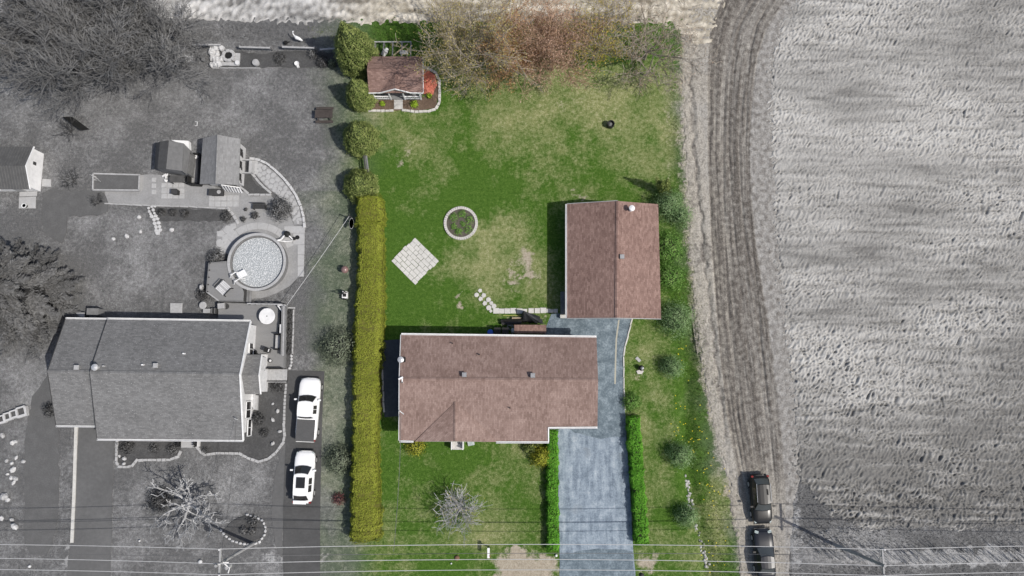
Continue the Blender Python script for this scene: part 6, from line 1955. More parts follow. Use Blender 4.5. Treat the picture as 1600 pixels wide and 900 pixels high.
x, y = P(474, 745.5, .9)
o, za = car('white_suv', 'white sport utility car with dark sunroof on the asphalt drive', 'car', (x, y), math.radians(88.5), 'car_white', 4.6, 1.86, 1.66,
            stations(4.6, .93, .86, .98, 1.0, 1.02), (.98, .28, -1.45, -2.12, .86, .66, 1.0), 'suv')
MB().box((-.38, 0, 1.672), (.95, .8, .02)).build('sunroof', 'glass_dark', o, local=True)
for s_ in (-1, 1): MB().tube([(.1, .62 * s_, 1.66), (-1.4, .6 * s_, 1.66)], .02, 5).build('roof_rail', 'tin', o, local=True)
MB().box((-2.1, 0, 1.56), (.3, 1.15, .05)).build('spoiler', 'car_white', o, local=True)
x, y = P(481, 640, .9)
st_ = stations(5.75, .98, 1.0, 1.1, 1.12, 1.1)
o, za = car('pickup_truck', 'white crew cab pickup truck with dark bed cover', 'pickup', (x, y), math.radians(87.5), 'car_white', 5.75, 1.98, 1.86,
            st_, (1.25, .68, -.55, -.78, .9, .7, 1.1), 'pickup')
MB().box((-1.86, 0, 1.135), (1.95, 1.66, .06)).build('bed_cover', 'vinyl_cover', o, local=True)
MB().box((-2.86, 0, .8), (.06, 1.6, .5)).build('tailgate', 'car_white', o, local=True)
x, y = P(1190, 780.5, .9)
o, za = car('dark_suv', 'black sport utility car parked nearest the ploughed field corner', 'car', (x, y), math.radians(-88), 'car_black', 4.3, 1.8, 1.62,
            stations(4.3, .9, .84, .96, .98, 1.0), (.9, .2, -1.35, -1.98, .82, .63, 1.0), 'suv')
for s_ in (-1, 1): MB().tube([(.1, .63 * s_, 1.68), (-1.5, .61 * s_, 1.68)], .022, 5).build('roof_rail', 'tin', o, local=True)
MB().box((-.75, .35, 1.69), (.5, .08, .03)).build('roof_fin', 'car_black', o, local=True)
x, y = P(1195, 865.5, .8)
o, za = car('dark_sedan', 'dark navy sedan parked at the bottom edge of the dirt track', 'car', (x, y), math.radians(92), 'car_navy', 4.3, 1.8, 1.44,
            stations(4.3, .9, .76, .9, .92, .96), (.6, -.15, -1.05, -1.6, .82, .6, .92), 'sedan')

# ================================================================ PLANTS
def core(prof, x, y, m, parent, n=14, sx=1.0, sy=1.0, name='shade_core'):
    return MB().lathe(x, y, prof, n, sx, sy).build(name, m, parent)  # solid filler coloured dark, standing for the shade between leaves


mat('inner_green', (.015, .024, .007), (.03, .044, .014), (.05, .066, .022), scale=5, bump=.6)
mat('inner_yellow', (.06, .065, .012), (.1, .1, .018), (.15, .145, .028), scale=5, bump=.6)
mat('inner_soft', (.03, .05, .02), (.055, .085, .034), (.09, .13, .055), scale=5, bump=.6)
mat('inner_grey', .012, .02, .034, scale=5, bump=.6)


def shrub(name, lab, px, py, rx, h, m, n=900, size=.14, ry=None, group=None, inner='inner_green', clump=14, loose=.3, cat='shrub', stem='bark_tan', hpx=None):
    ry = ry or rx
    x, y = P(px, py, h * .6 if hpx is None else hpx)
    o = thing(name, lab, cat, (x, y, 0), group)
    seed = int(px * 7 + py)
    r = np.random.default_rng(seed)
    c = sphere_pts(clump, r); c[:, 2] = np.abs(c[:, 2]) * .9 + .02
    idx = r.integers(0, clump, n)
    d = sphere_pts(n, r); d[:, 2] = np.abs(d[:, 2])
    shell = r.uniform(.72, 1.0, n) ** .6
    near = (d * c[idx]).sum(1)
    k = shell * (1 + loose * (np.sin(near * 6) * .5 + r.normal(0, .5, n)))
    p = d * k[:, None] * np.array([rx, ry, h])
    lump = .5 + .36 * np.sin(d[:, 0] * 7 + seed) * np.sin(d[:, 1] * 6 + seed * 2) + .2 * (d[:, 2] - .5)
    pts = p + np.array([x, y, .03])
    nrm = d / np.array([rx, ry, h]); nrm /= np.linalg.norm(nrm, axis=1, keepdims=True)
    leaves('foliage', pts, nrm, size, m, o, seed=seed, tint=lump, jit=.45)
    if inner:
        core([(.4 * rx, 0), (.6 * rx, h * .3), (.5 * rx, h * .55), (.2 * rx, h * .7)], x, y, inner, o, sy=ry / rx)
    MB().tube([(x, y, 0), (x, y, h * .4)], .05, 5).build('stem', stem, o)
    return o


def cedar(lab, px, py, H, R, n, m='cedar_green', size=.17, group='cedars in a row along the garden boundary'):
    x, y = P(px, py, 0)
    o = thing('cedar', lab, 'tree', (x, y, 0), group)
    seed = int(px * 3 + py)
    r = np.random.default_rng(seed)
    z = 1 - np.sqrt(r.uniform(0, 1, n)) * .97
    th = r.uniform(0, 2 * math.pi, n)
    prof = np.clip(np.sin(np.clip(z * 1.0 + .16, 0, 1) * math.pi) * .25 + (1 - z) ** .75 * .86, 0, 1) * np.clip(z * 9 + .5, 0, 1)
    lum = np.sin(th * 5 + z * 13 + seed) * np.sin(th * 3 - z * 9) + .5 * np.sin(th * 11 + z * 30)
    rr = R * prof * (1 + .09 * lum + r.normal(0, .06, n)) * r.uniform(.8, 1.0, n) ** .4
    pts = np.stack([x + rr * np.cos(th), y + rr * np.sin(th), z * H + .05 + r.normal(0, .06, n)], 1)
    nrm = np.stack([np.cos(th), np.sin(th), np.full(n, .55)], 1)
    leaves('crown', pts, nrm, size, m, o, seed=seed, tint=.5 + .2 * lum + .12 * (z - .4), aspect=.45, jit=.5)
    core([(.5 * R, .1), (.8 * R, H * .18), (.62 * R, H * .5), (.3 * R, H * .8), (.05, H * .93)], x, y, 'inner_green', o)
    MB().tube([(x, y, 0), (x, y, H * .5)], [.14, .08], 7).build('trunk', 'bark_tan', o)
    return o


cedar('tallest cedar at the top of the row beside the playhouse', 563, 97, 8.0, 1.95, 13000)
cedar('second cedar from the top, left of the playhouse porch', 567, 157, 4.8, 1.38, 7500)
cedar('third cedar from the top with yellowish right side', 568, 223, 4.7, 1.7, 8000)
cedar('lowest shaggy cedar just above the yellow hedge', 566, 293, 3.4, 1.65, 6500)


def hedge(name, lab, pxs, hw, H, m, dens, size, rag=.07, seed=1, cat='hedge', group=None, taper=.9, inner='inner_green'):
    """clipped hedge swept along plan points (px at top height); hw half width per point"""
    ctr = [P(a, b, H) for a, b in pxs]
    o = thing(name, lab, cat, (ctr[0][0], ctr[0][1], 0), group)
    r = np.random.default_rng(seed)
    if not hasattr(hw, '__len__'): hw = [hw] * len(ctr)
    C = np.array(ctr); S = np.concatenate([[0], np.cumsum(np.linalg.norm(np.diff(C, axis=0), axis=1))])
    Lh = S[-1]
    prof = np.array([(-1, 0), (-1, .45), (-taper, .8), (-taper * .82, .95), (-taper * .4, 1.0), (0, 1.01), (taper * .4, 1.0), (taper * .82, .95), (taper, .8), (1, .45), (1, 0)])
    w0 = float(np.mean(hw))
    pl = np.concatenate([[0], np.cumsum(np.hypot(np.diff(prof[:, 0]) * w0, np.diff(prof[:, 1]) * H))])
    n = int(dens * Lh * pl[-1])
    s = r.uniform(0, Lh, n); q = r.uniform(0, pl[-1], n)
    u = np.interp(q, pl, prof[:, 0]); v = np.interp(q, pl, prof[:, 1])
    endn = int(dens * w0 * 2 * H * 1.2)
    s = np.concatenate([s, np.zeros(endn), np.full(endn, Lh)]); u = np.concatenate([u, r.uniform(-1, 1, 2 * endn)]); v = np.concatenate([v, r.uniform(0, 1, 2 * endn)])
    isend = np.concatenate([np.zeros(n), -np.ones(endn), np.ones(endn)])
    cx, cy, w = np.interp(s, S, C[:, 0]), np.interp(s, S, C[:, 1]), np.interp(s, S, hw)
    dx, dy = np.interp(np.clip(s + .3, 0, Lh), S, C[:, 0]) - np.interp(np.clip(s - .3, 0, Lh), S, C[:, 0]), np.interp(np.clip(s + .3, 0, Lh), S, C[:, 1]) - np.interp(np.clip(s - .3, 0, Lh), S, C[:, 1])
    dl = np.hypot(dx, dy); dx /= dl; dy /= dl
    nx, ny = -dy, dx
    wob = samp(N_B, s, u * 2 + v * 3, .12) * .5 + samp(N_A, s, u, .06) * .6 + samp(N_A, s, u * .3 + 9, .02) * .5
    k = 1 + rag * wob / np.maximum(w, .3)
    pts = np.stack([cx + nx * u * w * k + dx * isend * (.1 + .1 * wob), cy + ny * u * w * k + dy * isend * (.1 + .1 * wob), np.maximum(v * H * (1 + rag * .8 * wob / H), .02)], 1)
    side = np.clip((np.abs(u) - .6) / .4, 0, 1) * np.sign(u)
    nrm = np.stack([nx * side + dx * isend, ny * side + dy * isend, np.clip(v * 1.6 - .6, .05, 1) * (1 - np.abs(isend) * .6)], 1)
    pts += r.normal(0, size * .25, pts.shape)
    leaves('foliage', pts, nrm, size, m, o, seed=seed, tint=.5 + .09 * wob + .1 * samp(N_A, s, u, .15), aspect=.6, jit=.3)
    mb = MB(); rows = []
    for i, (c, wv) in enumerate(zip(ctr, hw)):
        a = np.array(ctr[min(i + 1, len(ctr) - 1)]) - np.array(ctr[max(i - 1, 0)]); a /= np.linalg.norm(a)
        sh = .12 * (1 if i == 0 else -1 if i == len(ctr) - 1 else 0)
        rows.append([(c[0] + a[0] * sh - a[1] * p[0] * (wv - .09), c[1] + a[1] * sh + a[0] * p[0] * (wv - .09), max(0, p[1] * H - .09)) for p in prof])
    mb.grid(rows); m_ = len(prof)
    mb.F.append(tuple(range(m_))); mb.F.append(tuple((len(rows) - 1) * m_ + k for k in range(m_ - 1, -1, -1)))
    mb.build('shade_core', inner, o)  # solid filler, its darker colour stands for shade inside the hedge
    return o


hedge('boundary_hedge', 'long clipped yellow green hedge dividing the two gardens', [(575, 340), (576, 420), (574, 470), (571, 540), (568, 620), (566, 700), (567, 780), (567, 846)],
      [1.22, 1.26, 1.4, 1.38, 1.24, 1.2, 1.36, 1.4], 1.95, 'hedge_yellow', 420, .09, .09, 5, taper=.72, inner='inner_yellow')
hedge('hedge_block', 'squat bulging yellow block at the top end of the long hedge', [(574.5, 307), (575, 325), (575.5, 345)], [1.2, 1.36, 1.3], 2.15, 'hedge_yellow', 420, .09, .09, 6, taper=.8, inner='inner_yellow')
hedge('low_hedge', 'narrow bright green hedge along the left of the drive', [(863.5, 674), (863.5, 740), (864, 800), (864.5, 861)], .5, .95, 'low_hedge', 420, .13, .07, 7, group='bright green hedges flanking the drive')
hedge('low_hedge', 'narrow bright green hedge along the right of the drive', [(991, 653), (994, 700), (999, 770), (1004.5, 848)], .58, 1.05, 'low_hedge', 420, .13, .08, 8, group='bright green hedges flanking the drive')

SH = [('shrub', 'golden globe shrub at the front right corner of the brown bungalow', 845, 714, .95, 1.5, 'shrub_yellowgreen', 1900, .14),
      ('shrub', 'small olive shrub tucked between the golden globe and the bungalow', 828, 700, .62, 1.0, 'cedar_green', 900, .13),
      ('shrub', 'dull little shrub under the eave above the golden globe', 841, 690, .4, .7, 'cedar_green', 500, .12),
      ('shrub', 'loose yellow flowering shrub at the front left corner of the brown bungalow', 648, 697, .95, 1.0, 'shrub_yellowgreen', 1000, .14),
      ('shrub', 'lime green plant left of the playhouse slab', 597, 161.5, .28, .35, 'shrub_lime', 160, .14),
      ('shrub', 'lime green plant right of the playhouse slab', 647, 162, .38, .4, 'shrub_lime', 220, .15),
      ('shrub', 'lime green plant below the red mulch', 670.5, 149.5, .28, .4, 'shrub_lime', 160, .14),
      ('shrub', 'tall soft green shrub at the top right corner of the garage', 1047, 318, 1.6, 2.4, 'shrub_soft', 3000, .16),
      ('shrub', 'airy pale green shrub right of the garage beside the sandy verge', 1066, 335, 1.2, 2.2, 'shrub_soft', 1300, .16),
      ('shrub', 'bright green bush against the right wall of the garage', 1045, 385, 1.5, 1.6, 'shrub_green', 2300, .15),
      ('shrub', 'bright green bush lower along the right wall of the garage', 1048, 432, 1.4, 1.4, 'shrub_green', 2000, .15),
      ('shrub', 'bushy soft green tree at the lower right corner of the garage', 1058, 497, 1.75, 2.3, 'shrub_soft', 3000, .16),
      ('shrub', 'round green shrub right of the small statue', 1052, 573, 1.1, 1.7, 'shrub_soft', 1600, .14),
      ('shrub', 'leafy green shrub overhanging the drive above the low hedge', 988, 628, .85, 1.1, 'shrub_green', 1300, .13),
      ('shrub', 'round green shrub right of the low hedge, upper of two by the ditch', 1065, 712, 1.25, 1.9, 'shrub_soft', 2000, .14),
      ('shrub', 'round green shrub lower down beside the stones in the ditch', 1076, 807, 1.1, 1.8, 'shrub_soft', 1700, .14)]
for s_ in SH:
    soft = s_[6] == 'shrub_soft'
    shrub(s_[0], s_[1], *s_[2:7], int(s_[7] * (1.3 if soft else 1)), .115 if soft else s_[8], inner='inner_soft' if soft else 'inner_green')
SG = [('shrub', 'round clipped grey shrub inside the curve of the flagstone walk', 435, 325, 1.15, 1.3, 'shrub_grey', 2200, .12),
      ('shrub', 'oblong dark shrub at the top left corner of the pool deck', 336, 402, .85, .8, 'shrub_grey', 1100, .12),
      ('shrub', 'big grey green shrub leaning on the hedge right of the deck', 524, 541, 1.75, 1.9, 'shrub_greygreen', 3800, .13),
      ('shrub', 'round grey green shrub between the white car and the hedge', 528, 719, 1.3, 1.5, 'shrub_greygreen', 2500, .13),
      ('shrub', 'thin reddish bush at the foot of the hedge', 528, 780, .62, .7, 'shrub_red', 420, .11),
      ('shrub', 'small pale round bush in the corner of the back bed', 518, 98, .42, .6, 'shrub_greygreen', 500, .12),
      ('shrub', 'leftmost of three dark round bushes below the terrace', 251, 331, .38, .5, 'shrub_dark', 380, .1),
      ('shrub', 'middle of three dark round bushes below the terrace', 268.5, 331, .38, .5, 'shrub_dark', 380, .1),
      ('shrub', 'rightmost of three dark round bushes below the terrace', 287, 332.5, .4, .5, 'shrub_dark', 380, .1),
      ('shrub', 'spiky dark plant on the gravel above the pool coping', 397, 336, .4, .6, 'shrub_dark', 260, .12),
      ('shrub', 'smaller dark plant on the gravel left of the spiky one', 379, 342, .28, .4, 'shrub_dark', 200, .1),
      ('shrub', 'little dark plant below the fire table', 383.5, 327, .18, .3, 'shrub_dark', 120, .1),
      ('shrub', 'dark shrub at the bottom corner of the terrace kerb', 352, 337, .55, .5, 'shrub_dark', 420, .12),
      ('shrub', 'dark leafy plant cluster left of the pool deck corner', 317, 458, .75, .6, 'shrub_dark', 500, .12),
      ('shrub', 'flat round dark plant in the middle of the back bed', 436, 91, .65, .3, 'shrub_dark', 600, .12),
      ('shrub', 'dark low shrub at the right end of the back bed', 503, 95, .7, .6, 'shrub_dark', 700, .12),
      ('shrub', 'low purplish grey shrub by the back fence end', 487, 83, .5, .5, 'shrub_grey', 420, .12),
      ('shrub', 'speckled dark shrub at the left end of the front bed', 196, 697, .75, .6, 'shrub_dark', 600, .12),
      ('shrub', 'thin speckled plant in the middle of the left front bed', 240, 700, .5, .4, 'shrub_grey', 260, .11),
      ('shrub', 'speckled plant by the landing in the left front bed', 268, 702, .6, .5, 'shrub_grey', 380, .11),
      ('shrub', 'small pale plant just right of the landing', 320, 704, .35, .35, 'shrub_grey', 220, .11),
      ('shrub', 'tall dark shrub against the side wall of the grey bungalow', 401, 655, .6, 1.0, 'shrub_dark', 750, .12),
      ('shrub', 'low dark shrub at the lower end of the side bed', 412, 676, .45, .4, 'shrub_dark', 300, .11),
      ('shrub', 'dark plants below the plank walk', 432, 601, .7, .4, 'shrub_dark', 500, .12),
      ('shrub', 'dense dark speckled shrub left of the bare pruned tree', 247, 781, 1.2, 1.0, 'shrub_dark', 1400, .13),
      ('shrub', 'dark shrub hugging the left end wall of the grey bungalow', 76, 640, .7, .9, 'shrub_dark', 500, .13),
      ('shrub', 'upper pale tuft in the stone ringed bed', 394, 815, .5, .5, 'shrub_grey', 380, .12),
      ('shrub', 'lower left pale tuft in the stone ringed bed', 379, 829, .38, .4, 'shrub_grey', 300, .12),
      ('shrub', 'lower right pale tuft in the stone ringed bed', 393, 830, .4, .4, 'shrub_grey', 300, .12)]
for s_ in SG:
    shrub(s_[0], s_[1], *s_[2:9], inner='inner_grey', stem='bark_dark')
for k in range(7):
    shrub('shrub', ['topmost', 'second', 'third', 'fourth', 'fifth', 'sixth', 'lowest'][k] + ' small plant in the narrow bed along the deck', 452.5 - k * .3, 488 + k * 10.2, .3, .35, 'shrub_dark', 200, .11, inner=None, stem='bark_dark', group='plants along the deck')
# plants in the round bed
for k, (a, b, s_, lab) in enumerate(((708, 340, .38, 'dense green clump at the left of the round bed'), (722, 334, .34, 'leafy tuft at the top of the round bed'), (733, 343, .36, 'leafy tuft at the right of the round bed'),
                                (731, 357, .38, 'leafy tuft at the lower right of the round bed'), (717, 361, .34, 'leafy tuft at the bottom of the round bed'), (709, 354, .26, 'small tuft at the lower left of the round bed'), (723, 350, .24, 'small tuft in the middle of the round bed'))):
    shrub('bed_plant', lab, a, b, s_ * 1.35, .3, 'shrub_green', 330, .12, inner=None, cat='plant', group='plants in the round flower bed')
# conifer shoots with golden tips beside the garage corner
for k, (a, b, an, lab) in enumerate(((1026, 278, 2.4, 'left golden tipped conifer stem above the garage corner'), (1035, 283, 1.7, 'middle golden tipped conifer stem above the garage corner'), (1043, 281, .9, 'right golden tipped conifer stem above the garage corner'))):
    x, y = P(1037, 302, 0)
    o = thing('golden_conifer', lab, 'conifer', (x + .15 * k, y, 0), 'golden tipped conifer stems')
    tip = Vector(P3(a, b, 3.3)); r = np.random.default_rng(k)
    f = r.uniform(.1, 1, 1300)
    ctr = np.array([x + .15 * k, y, 0])[None, :] * (1 - f[:, None]) + np.array(tip)[None, :] * f[:, None]
    pts = ctr + r.normal(0, .24, (1300, 3)) * (1.2 - f[:, None])
    leaves('foliage', pts, r.normal(0, 1, (1300, 3)), .14, 'cedar_green', o, seed=k, tint=f * .75 - .05)
    MB().tube([(x + .15 * k, y, 0), tip], [.06, .02], 5).build('stem', 'bark_tan', o)


# ---------------------------------------------------------------- bare trees
def bare_tree(name, lab, px, py, H, spread, seed, bark, counts, r0, bud=None, nbud=0, budsize=.1, trunk=.25, droop=0.0, tw=.016, group=None, cat='tree', up=.75, label_twigs=True, rise=1.0, jit=.16):
    x, y = P(px, py, 0)
    o = thing(name, lab, cat, (x, y, 0), group)
    R = random.Random(seed)
    limbs, twigs, tips = MB(), MB(), []
    def grow(p, d, L, r, lev):
        nseg = 4 if lev < 2 else 3
        pts = [p]; rad = [r]
        q = p.copy(); dd = d.copy()
        for i in range(nseg):
            dd = (dd + Vector((R.gauss(0, jit), R.gauss(0, jit), R.gauss(0, jit * .7) + (.06 if lev < 2 else -droop)))).normalized()
            q = q + dd * (L / nseg)
            if q.z < .1: q.z = .1
            pts.append(q.copy()); rad.append(max(tw, r * (1 - .62 * (i + 1) / nseg)))
        last = lev >= len(counts)
        (twigs if lev >= len(counts) - 1 else limbs).tube(pts, rad, 3 if lev >= 2 else 6, caps=False)
        if last:
            tips.extend(pts[1:]); return
        for k in range(counts[lev]):
            f = .25 + .75 * (k + R.random()) / counts[lev]
            i = min(int(f * nseg), nseg - 1); g = f * nseg - i
            b = pts[i].lerp(pts[i + 1], g)
            ax = Vector((R.gauss(0, 1), R.gauss(0, 1), R.gauss(0, .55))).normalized()
            nd = (dd * .8 + ax * .75 + Vector((0, 0, .12 * rise))).normalized()
            grow(b, nd, L * R.uniform(.45, .68), max(tw, rad[i] * .6), lev + 1)
    tz = H * trunk
    top = Vector((x + R.uniform(-.2, .2), y + R.uniform(-.2, .2), tz))
    if trunk > .05:
        limbs.tube([(x, y, 0), ((x + top.x) / 2 + .05, (y + top.y) / 2, tz / 2), top], [r0 * 1.15, r0, r0 * .9], 8)
    n0 = counts[0]
    for k in range(n0):
        an = 2 * math.pi * (k + R.uniform(-.3, .3)) / n0
        el = R.uniform(up - .25, up + .35)
        d = Vector((math.cos(an) * math.cos(el), math.sin(an) * math.cos(el), math.sin(el)))
        Lk = min((H - tz) / max(.4, math.sin(el)), spread / max(.3, math.cos(el))) * R.uniform(.75, 1.0)
        grow(top if trunk > .05 else Vector((x + R.uniform(-.15, .15), y + R.uniform(-.15, .15), .02)), d, Lk, r0 * .55, 1)
    limbs.build('trunk', bark, o)
    twigs.build('twigs', bark, o)
    if bud:
        T = np.array([tuple(q) for q in tips]); r = np.random.default_rng(seed)
        i = r.integers(0, len(T), nbud)
        pts = T[i] + r.normal(0, .2, (nbud, 3))
        pts[:, 2] = np.maximum(pts[:, 2], .1)
        bo = leaves('buds', pts, r.normal(0, 1, (nbud, 3)) + np.array([0, 0, .6]), budsize, bud, o, seed=seed, jit=.8)
        bo['kind'] = 'stuff'
    return o


BT = 'bare budding trees along the back of the coloured garden'
bare_tree('budding_tree', 'olive budding tree just right of the playhouse', 731, 106, 10.5, 2.5, 41, 'bark_tan', (9, 7, 6, 4), .2, 'bud_olive', 15500, .115, group=BT, up=.98, trunk=.12)
bare_tree('budding_tree', 'orange brown budding tree second along the back row', 793, 106, 11, 2.3, 42, 'bark_orange', (8, 7, 6, 4), .18, 'bud_orange', 15000, .115, group=BT, up=1.0, trunk=.12)
bare_tree('budding_tree', 'rusty pink budding tree in the middle of the back row', 862, 109, 11, 2.6, 43, 'bark_orange', (8, 7, 6, 4), .18, 'bud_pink', 16000, .115, group=BT, up=1.0, trunk=.12)
bare_tree('budding_tree', 'slim yellow budding tree fourth along the back row', 926, 94, 9.5, 1.9, 44, 'bark_tan', (6, 6, 5, 3), .13, 'bud_yellow', 5000, .11, group=BT, up=1.0, trunk=.15)
bare_tree('budding_tree', 'leafless grey tree near the right end of the back row', 1007, 92, 6.0, 3.3, 45, 'bark_tan', (7, 6, 5, 4), .15, 'bud_pink', 1200, .09, group=BT)
bare_tree('budding_tree', 'faint pinkish tree rooted lowest at the right end of the back row', 1008, 118, 4.6, 2.8, 46, 'bark_tan', (5, 5, 4, 3), .1, 'bud_pink', 900, .09, group=BT)
WT = 'bare grey trees in the top left corner'
for k, (a, b, H, sp, lab) in enumerate(((122, 104, 6.2, 3.9, 'leftmost dense bare grey tree in the top left corner'), (192, 108, 6.8, 4.1, 'middle dense bare grey tree in the top left corner'),
                                    (256, 93, 6.0, 3.6, 'rightmost dense bare grey tree beside the pale bench'), (225, 52, 7.0, 4.0, 'bare grey tree farther back at the top edge'), (112, 55, 6.6, 4.0, 'bare grey tree farther back at the upper left'))):
    bare_tree('bare_tree', lab, a, b, H, sp, 60 + k, 'bark_grey', (11, 8, 8, 6), .2, None, 0, group=WT, droop=.0, tw=.02, up=.6)
bare_tree('pruned_tree', 'bare pale pruned tree casting a branching shadow on the grey lawn', 308, 786, 3.8, 2.5, 71, 'bark_pale', (7, 4, 4, 2), .24, None, 0, trunk=.3, tw=.03, up=.35, jit=.24)
bare_tree('bare_shrub', 'leafless fountain shaped shrub on the green front lawn', 719, 792, 2.4, 1.75, 72, 'bark_pale', (34, 4, 3), .07, 'bud_yellow', 420, .09, trunk=0.0, tw=.014, up=.75, cat='shrub', jit=.12)
DS = [(112, 205, 1.2, 'dry brushy tuft right of the lone leaning board'), (117, 140, 1.0, 'dry brushy tuft below the board under the trees'), (115, 283, 1.1, 'dry brushy tuft above the tilled garden'), (155, 316, .7, 'dry stalks at the right end of the tilled garden')]
for k, (a, b, s_, lab) in enumerate(DS):
    bare_tree('dry_shrub', lab, a, b, s_, s_ * .8, 80 + k, 'bark_dark', (14, 3, 2), .03, None, 0, trunk=0.0, tw=.012, up=.6, cat='shrub', group='dry tufts on the faded lawn')
bare_tree('dry_shrub', 'dead twiggy tuft against the end wall of the grey bungalow', 62, 545, 1.0, 1.0, 90, 'bark_grey', (14, 3, 2), .03, None, 0, trunk=0.0, tw=.014, up=.6, cat='shrub')

# ---------------------------------------------------------------- big conifer at the left edge
x, y = P(48, 462, 0)
CO = thing('conifer_tree', 'large grey conifer with layered sprays at the left edge', 'tree', (x, y, 0))
r = np.random.default_rng(77)
H = 8.5; allp, alln, allt, allg = [], [], [], []
br = MB()
for k in range(180):
    z = H * (1 - r.uniform(0, 1) ** .6) * .93 + .4
    Lb = 6.0 * (1 - z / H) ** .62 * r.uniform(.75, 1.08) + .2
    an = k * 2.39996 + r.normal(0, .15)
    dx, dy = math.cos(an), math.sin(an)
    n = int(50 + 85 * Lb)
    f = r.uniform(.15, 1.0, n) ** .75
    wdt = .1 + .5 * np.sin(np.clip(f * 1.08, 0, 1) * math.pi) ** .7 * min(1.0, Lb * .28)
    w = r.normal(0, .5, n) * wdt
    zz = z - .10 * Lb * f + .28 * f * f * Lb * .3 + r.normal(0, .07, n) - np.abs(w) * .12
    allp.append(np.stack([x + dx * Lb * f - dy * w, y + dy * Lb * f + dx * w, zz], 1))
    allg.append(np.stack([dx - dy * np.sign(w) * .8, dy + dx * np.sign(w) * .8, np.zeros(n)], 1))
    alln.append(np.tile([[dx * .3, dy * .3, 1.0]], (n, 1)))
    allt.append(np.full(n, .5) + r.normal(0, .14) + .22 * (f - .5))
    br.tube([(x, y, z), (x + dx * Lb * .5, y + dy * Lb * .5, z - .05 * Lb), (x + dx * Lb * .9, y + dy * Lb * .9, z - .02 * Lb)], [.05, .035, .015], 3, caps=False)
leaves('needles', np.concatenate(allp), np.concatenate(alln), .34, 'spruce_grey', CO, seed=5, tint=np.concatenate(allt), jit=.35, aspect=.28, tang=np.concatenate(allg))
core([(2.4, .1), (2.9, .5), (2.0, 2.6), (1.0, 5.0), (.1, 7.0)], x, y, 'inner_grey', CO)  # dark filler added so the gaps between sprays look shaded
br.build('branches', 'bark_dark', CO)
MB().tube([(x, y, 0), (x, y, H * .5), (x, y, H)], [.26, .16, .04], 9).build('trunk', 'bark_dark', CO)


# ---------------------------------------------------------------- long grass, reeds, flowers
def blades(name, lab, gen, n, h, w, m, seed, lean=.5, dirv=None, cat='grass'):
    r = np.random.default_rng(seed)
    pxy = gen(r, n)
    px_2, py_2 = pxy[:, 0], pxy[:, 1]
    u, v = (px_2 - 800) / FPX, (450 - py_2) / FPX
    tq = CAM_H / (CT - v * ST)
    X, Y = u * tq, (v * CT + ST) * tq
    hh = h * r.uniform(.5, 1.3, n)
    an = r.uniform(0, 2 * math.pi, n)
    lx, ly = np.cos(an) * lean * hh * r.uniform(.3, 1, n), np.sin(an) * lean * hh * r.uniform(.3, 1, n)
    if dirv: lx, ly = lx * .5 + dirv[0] * hh, ly * .5 + dirv[1] * hh
    pn = np.hypot(lx, ly) + 1e-6
    sx_, sy_ = -ly / pn * w * .5, lx / pn * w * .5
    z0 = np.full(n, -.03)
    V = np.stack([np.stack([X - sx_, Y - sy_, z0], 1), np.stack([X + sx_, Y + sy_, z0], 1),
                  np.stack([X + lx * .55 + sx_ * .8, Y + ly * .55 + sy_ * .8, hh * .65], 1), np.stack([X + lx, Y + ly, hh], 1)], 1).reshape(-1, 3)
    return tag(npmesh(name, V, np.arange(4 * n).reshape(n, 4), m, {'tint': np.repeat(r.uniform(0, 1, n), 4)}), lab, cat, None, 'stuff')


def band(xs, y0, y1, jit=0):
    return lambda r, n: np.stack([r.uniform(xs[0], xs[1], n), r.uniform(y0, y1, n)], 1)


def along(pts, sd):
    P_ = np.array(pts, float)
    def g(r, n):
        f = r.uniform(0, len(P_) - 1, n); i = np.minimum(f.astype(int), len(P_) - 2); t_ = f - i
        q = P_[i] * (1 - t_[:, None]) + P_[i + 1] * t_[:, None]
        q[:, 0] += r.normal(0, sd, n); q[:, 1] += r.uniform(-8, 8, n)
        return q
    return g


def reedgen(r, n):
    x_ = r.uniform(1272, 1660, n)
    lo = np.interp(x_, [1272, 1300, 1360, 1660], [838, 850, 858, 856]); hi = np.interp(x_, [1272, 1300, 1360, 1660], [866, 876, 884, 884])
    return np.stack([x_, lo + (hi - lo) * r.uniform(0, 1, n)], 1)


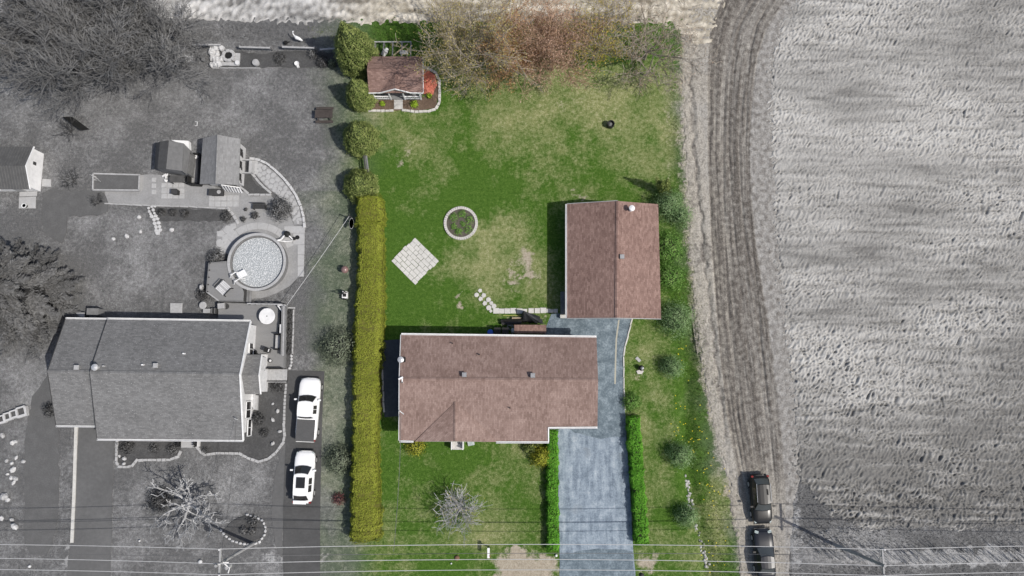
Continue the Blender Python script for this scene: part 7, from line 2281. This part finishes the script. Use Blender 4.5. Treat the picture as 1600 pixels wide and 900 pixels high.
blades('pale_reeds', 'pale dry reeds along the roadside at the lower right', reedgen, 420, .7, .04, 'reed_pale', 1, .6, (-.75, .95), 'reeds')
blades('grey_grass', 'rough grey grass between the ploughed field and the reeds', lambda r, n: np.stack([r.uniform(1240, 1660, n), np.interp(r.uniform(0, 1, n), [0, 1], [0, 1]) * 0 + r.uniform(752, 862, n)], 1), 6000, .12, .055, 'grass_grey', 2, .9)
blades('roadside_grass', 'dark grey grass below the reeds at the bottom edge', band((1225, 1660), 884, 930), 2500, .14, .055, 'grass_grey', 3, .9)
blades('reed_patch', 'pale matted grass tufts beside the pole shadow', lambda r, n: np.stack([r.normal(1290, 26, n), r.normal(842, 12, n)], 1), 260, .35, .06, 'reed_pale', 4, .9)
blades('ditch_grass', 'long green grass along the ditch beside the dirt track', along([(1058, 430), (1075, 500), (1085, 560), (1090, 620), (1092, 690), (1105, 760), (1120, 820), (1128, 890), (1130, 940)], 15), 4500, .14, .05, 'grass_green', 5, .8)
blades('verge_grass', 'thin grass along the sandy verge above the garage', along([(1052, 100), (1054, 180), (1056, 240), (1062, 300), (1070, 380), (1080, 460), (1092, 560)], 7), 2000, .13, .05, 'grass_green', 6, .8)
blades('back_strip_grass', 'long rough grass between the fence and the stubble field', lambda r, n: np.stack([r.uniform(480, 1060, n), r.uniform(42, 64, n)], 1), 2200, .14, .05, 'grass_green', 7, .8)
blades('back_strip_grass', 'long grey grass behind the left part of the back fence', lambda r, n: np.stack([r.uniform(-30, 490, n), r.uniform(38, 64, n)], 1), 2200, .14, .05, 'grass_grey', 8, .8)
r = np.random.default_rng(31)
n = 80
q = along([(1058, 525), (1062, 600), (1060, 660), (1078, 680), (1105, 700), (1110, 780), (1115, 850), (1125, 890)], 14)(r, n)
xy = np.array([P(a, b, .12) for a, b in q])
dn = npmesh('dandelion_flowers', np.concatenate([np.stack([xy[:, 0] + dx * .05, xy[:, 1] + dy * .05, np.full(n, .17 + dz_)], 1)[:, None] for dx, dy, dz_ in ((-1, -.3, 0), (.3, -1, .01), (1, .3, 0), (-.3, 1, .01))], 1).reshape(-1, 3),
            np.arange(4 * n).reshape(n, 4), 'dandelion', {'tint': np.repeat(r.uniform(0, 1, n), 4)})
tag(dn, 'scattered yellow dandelions in the grass beside the ditch', 'flowers', None, 'stuff')
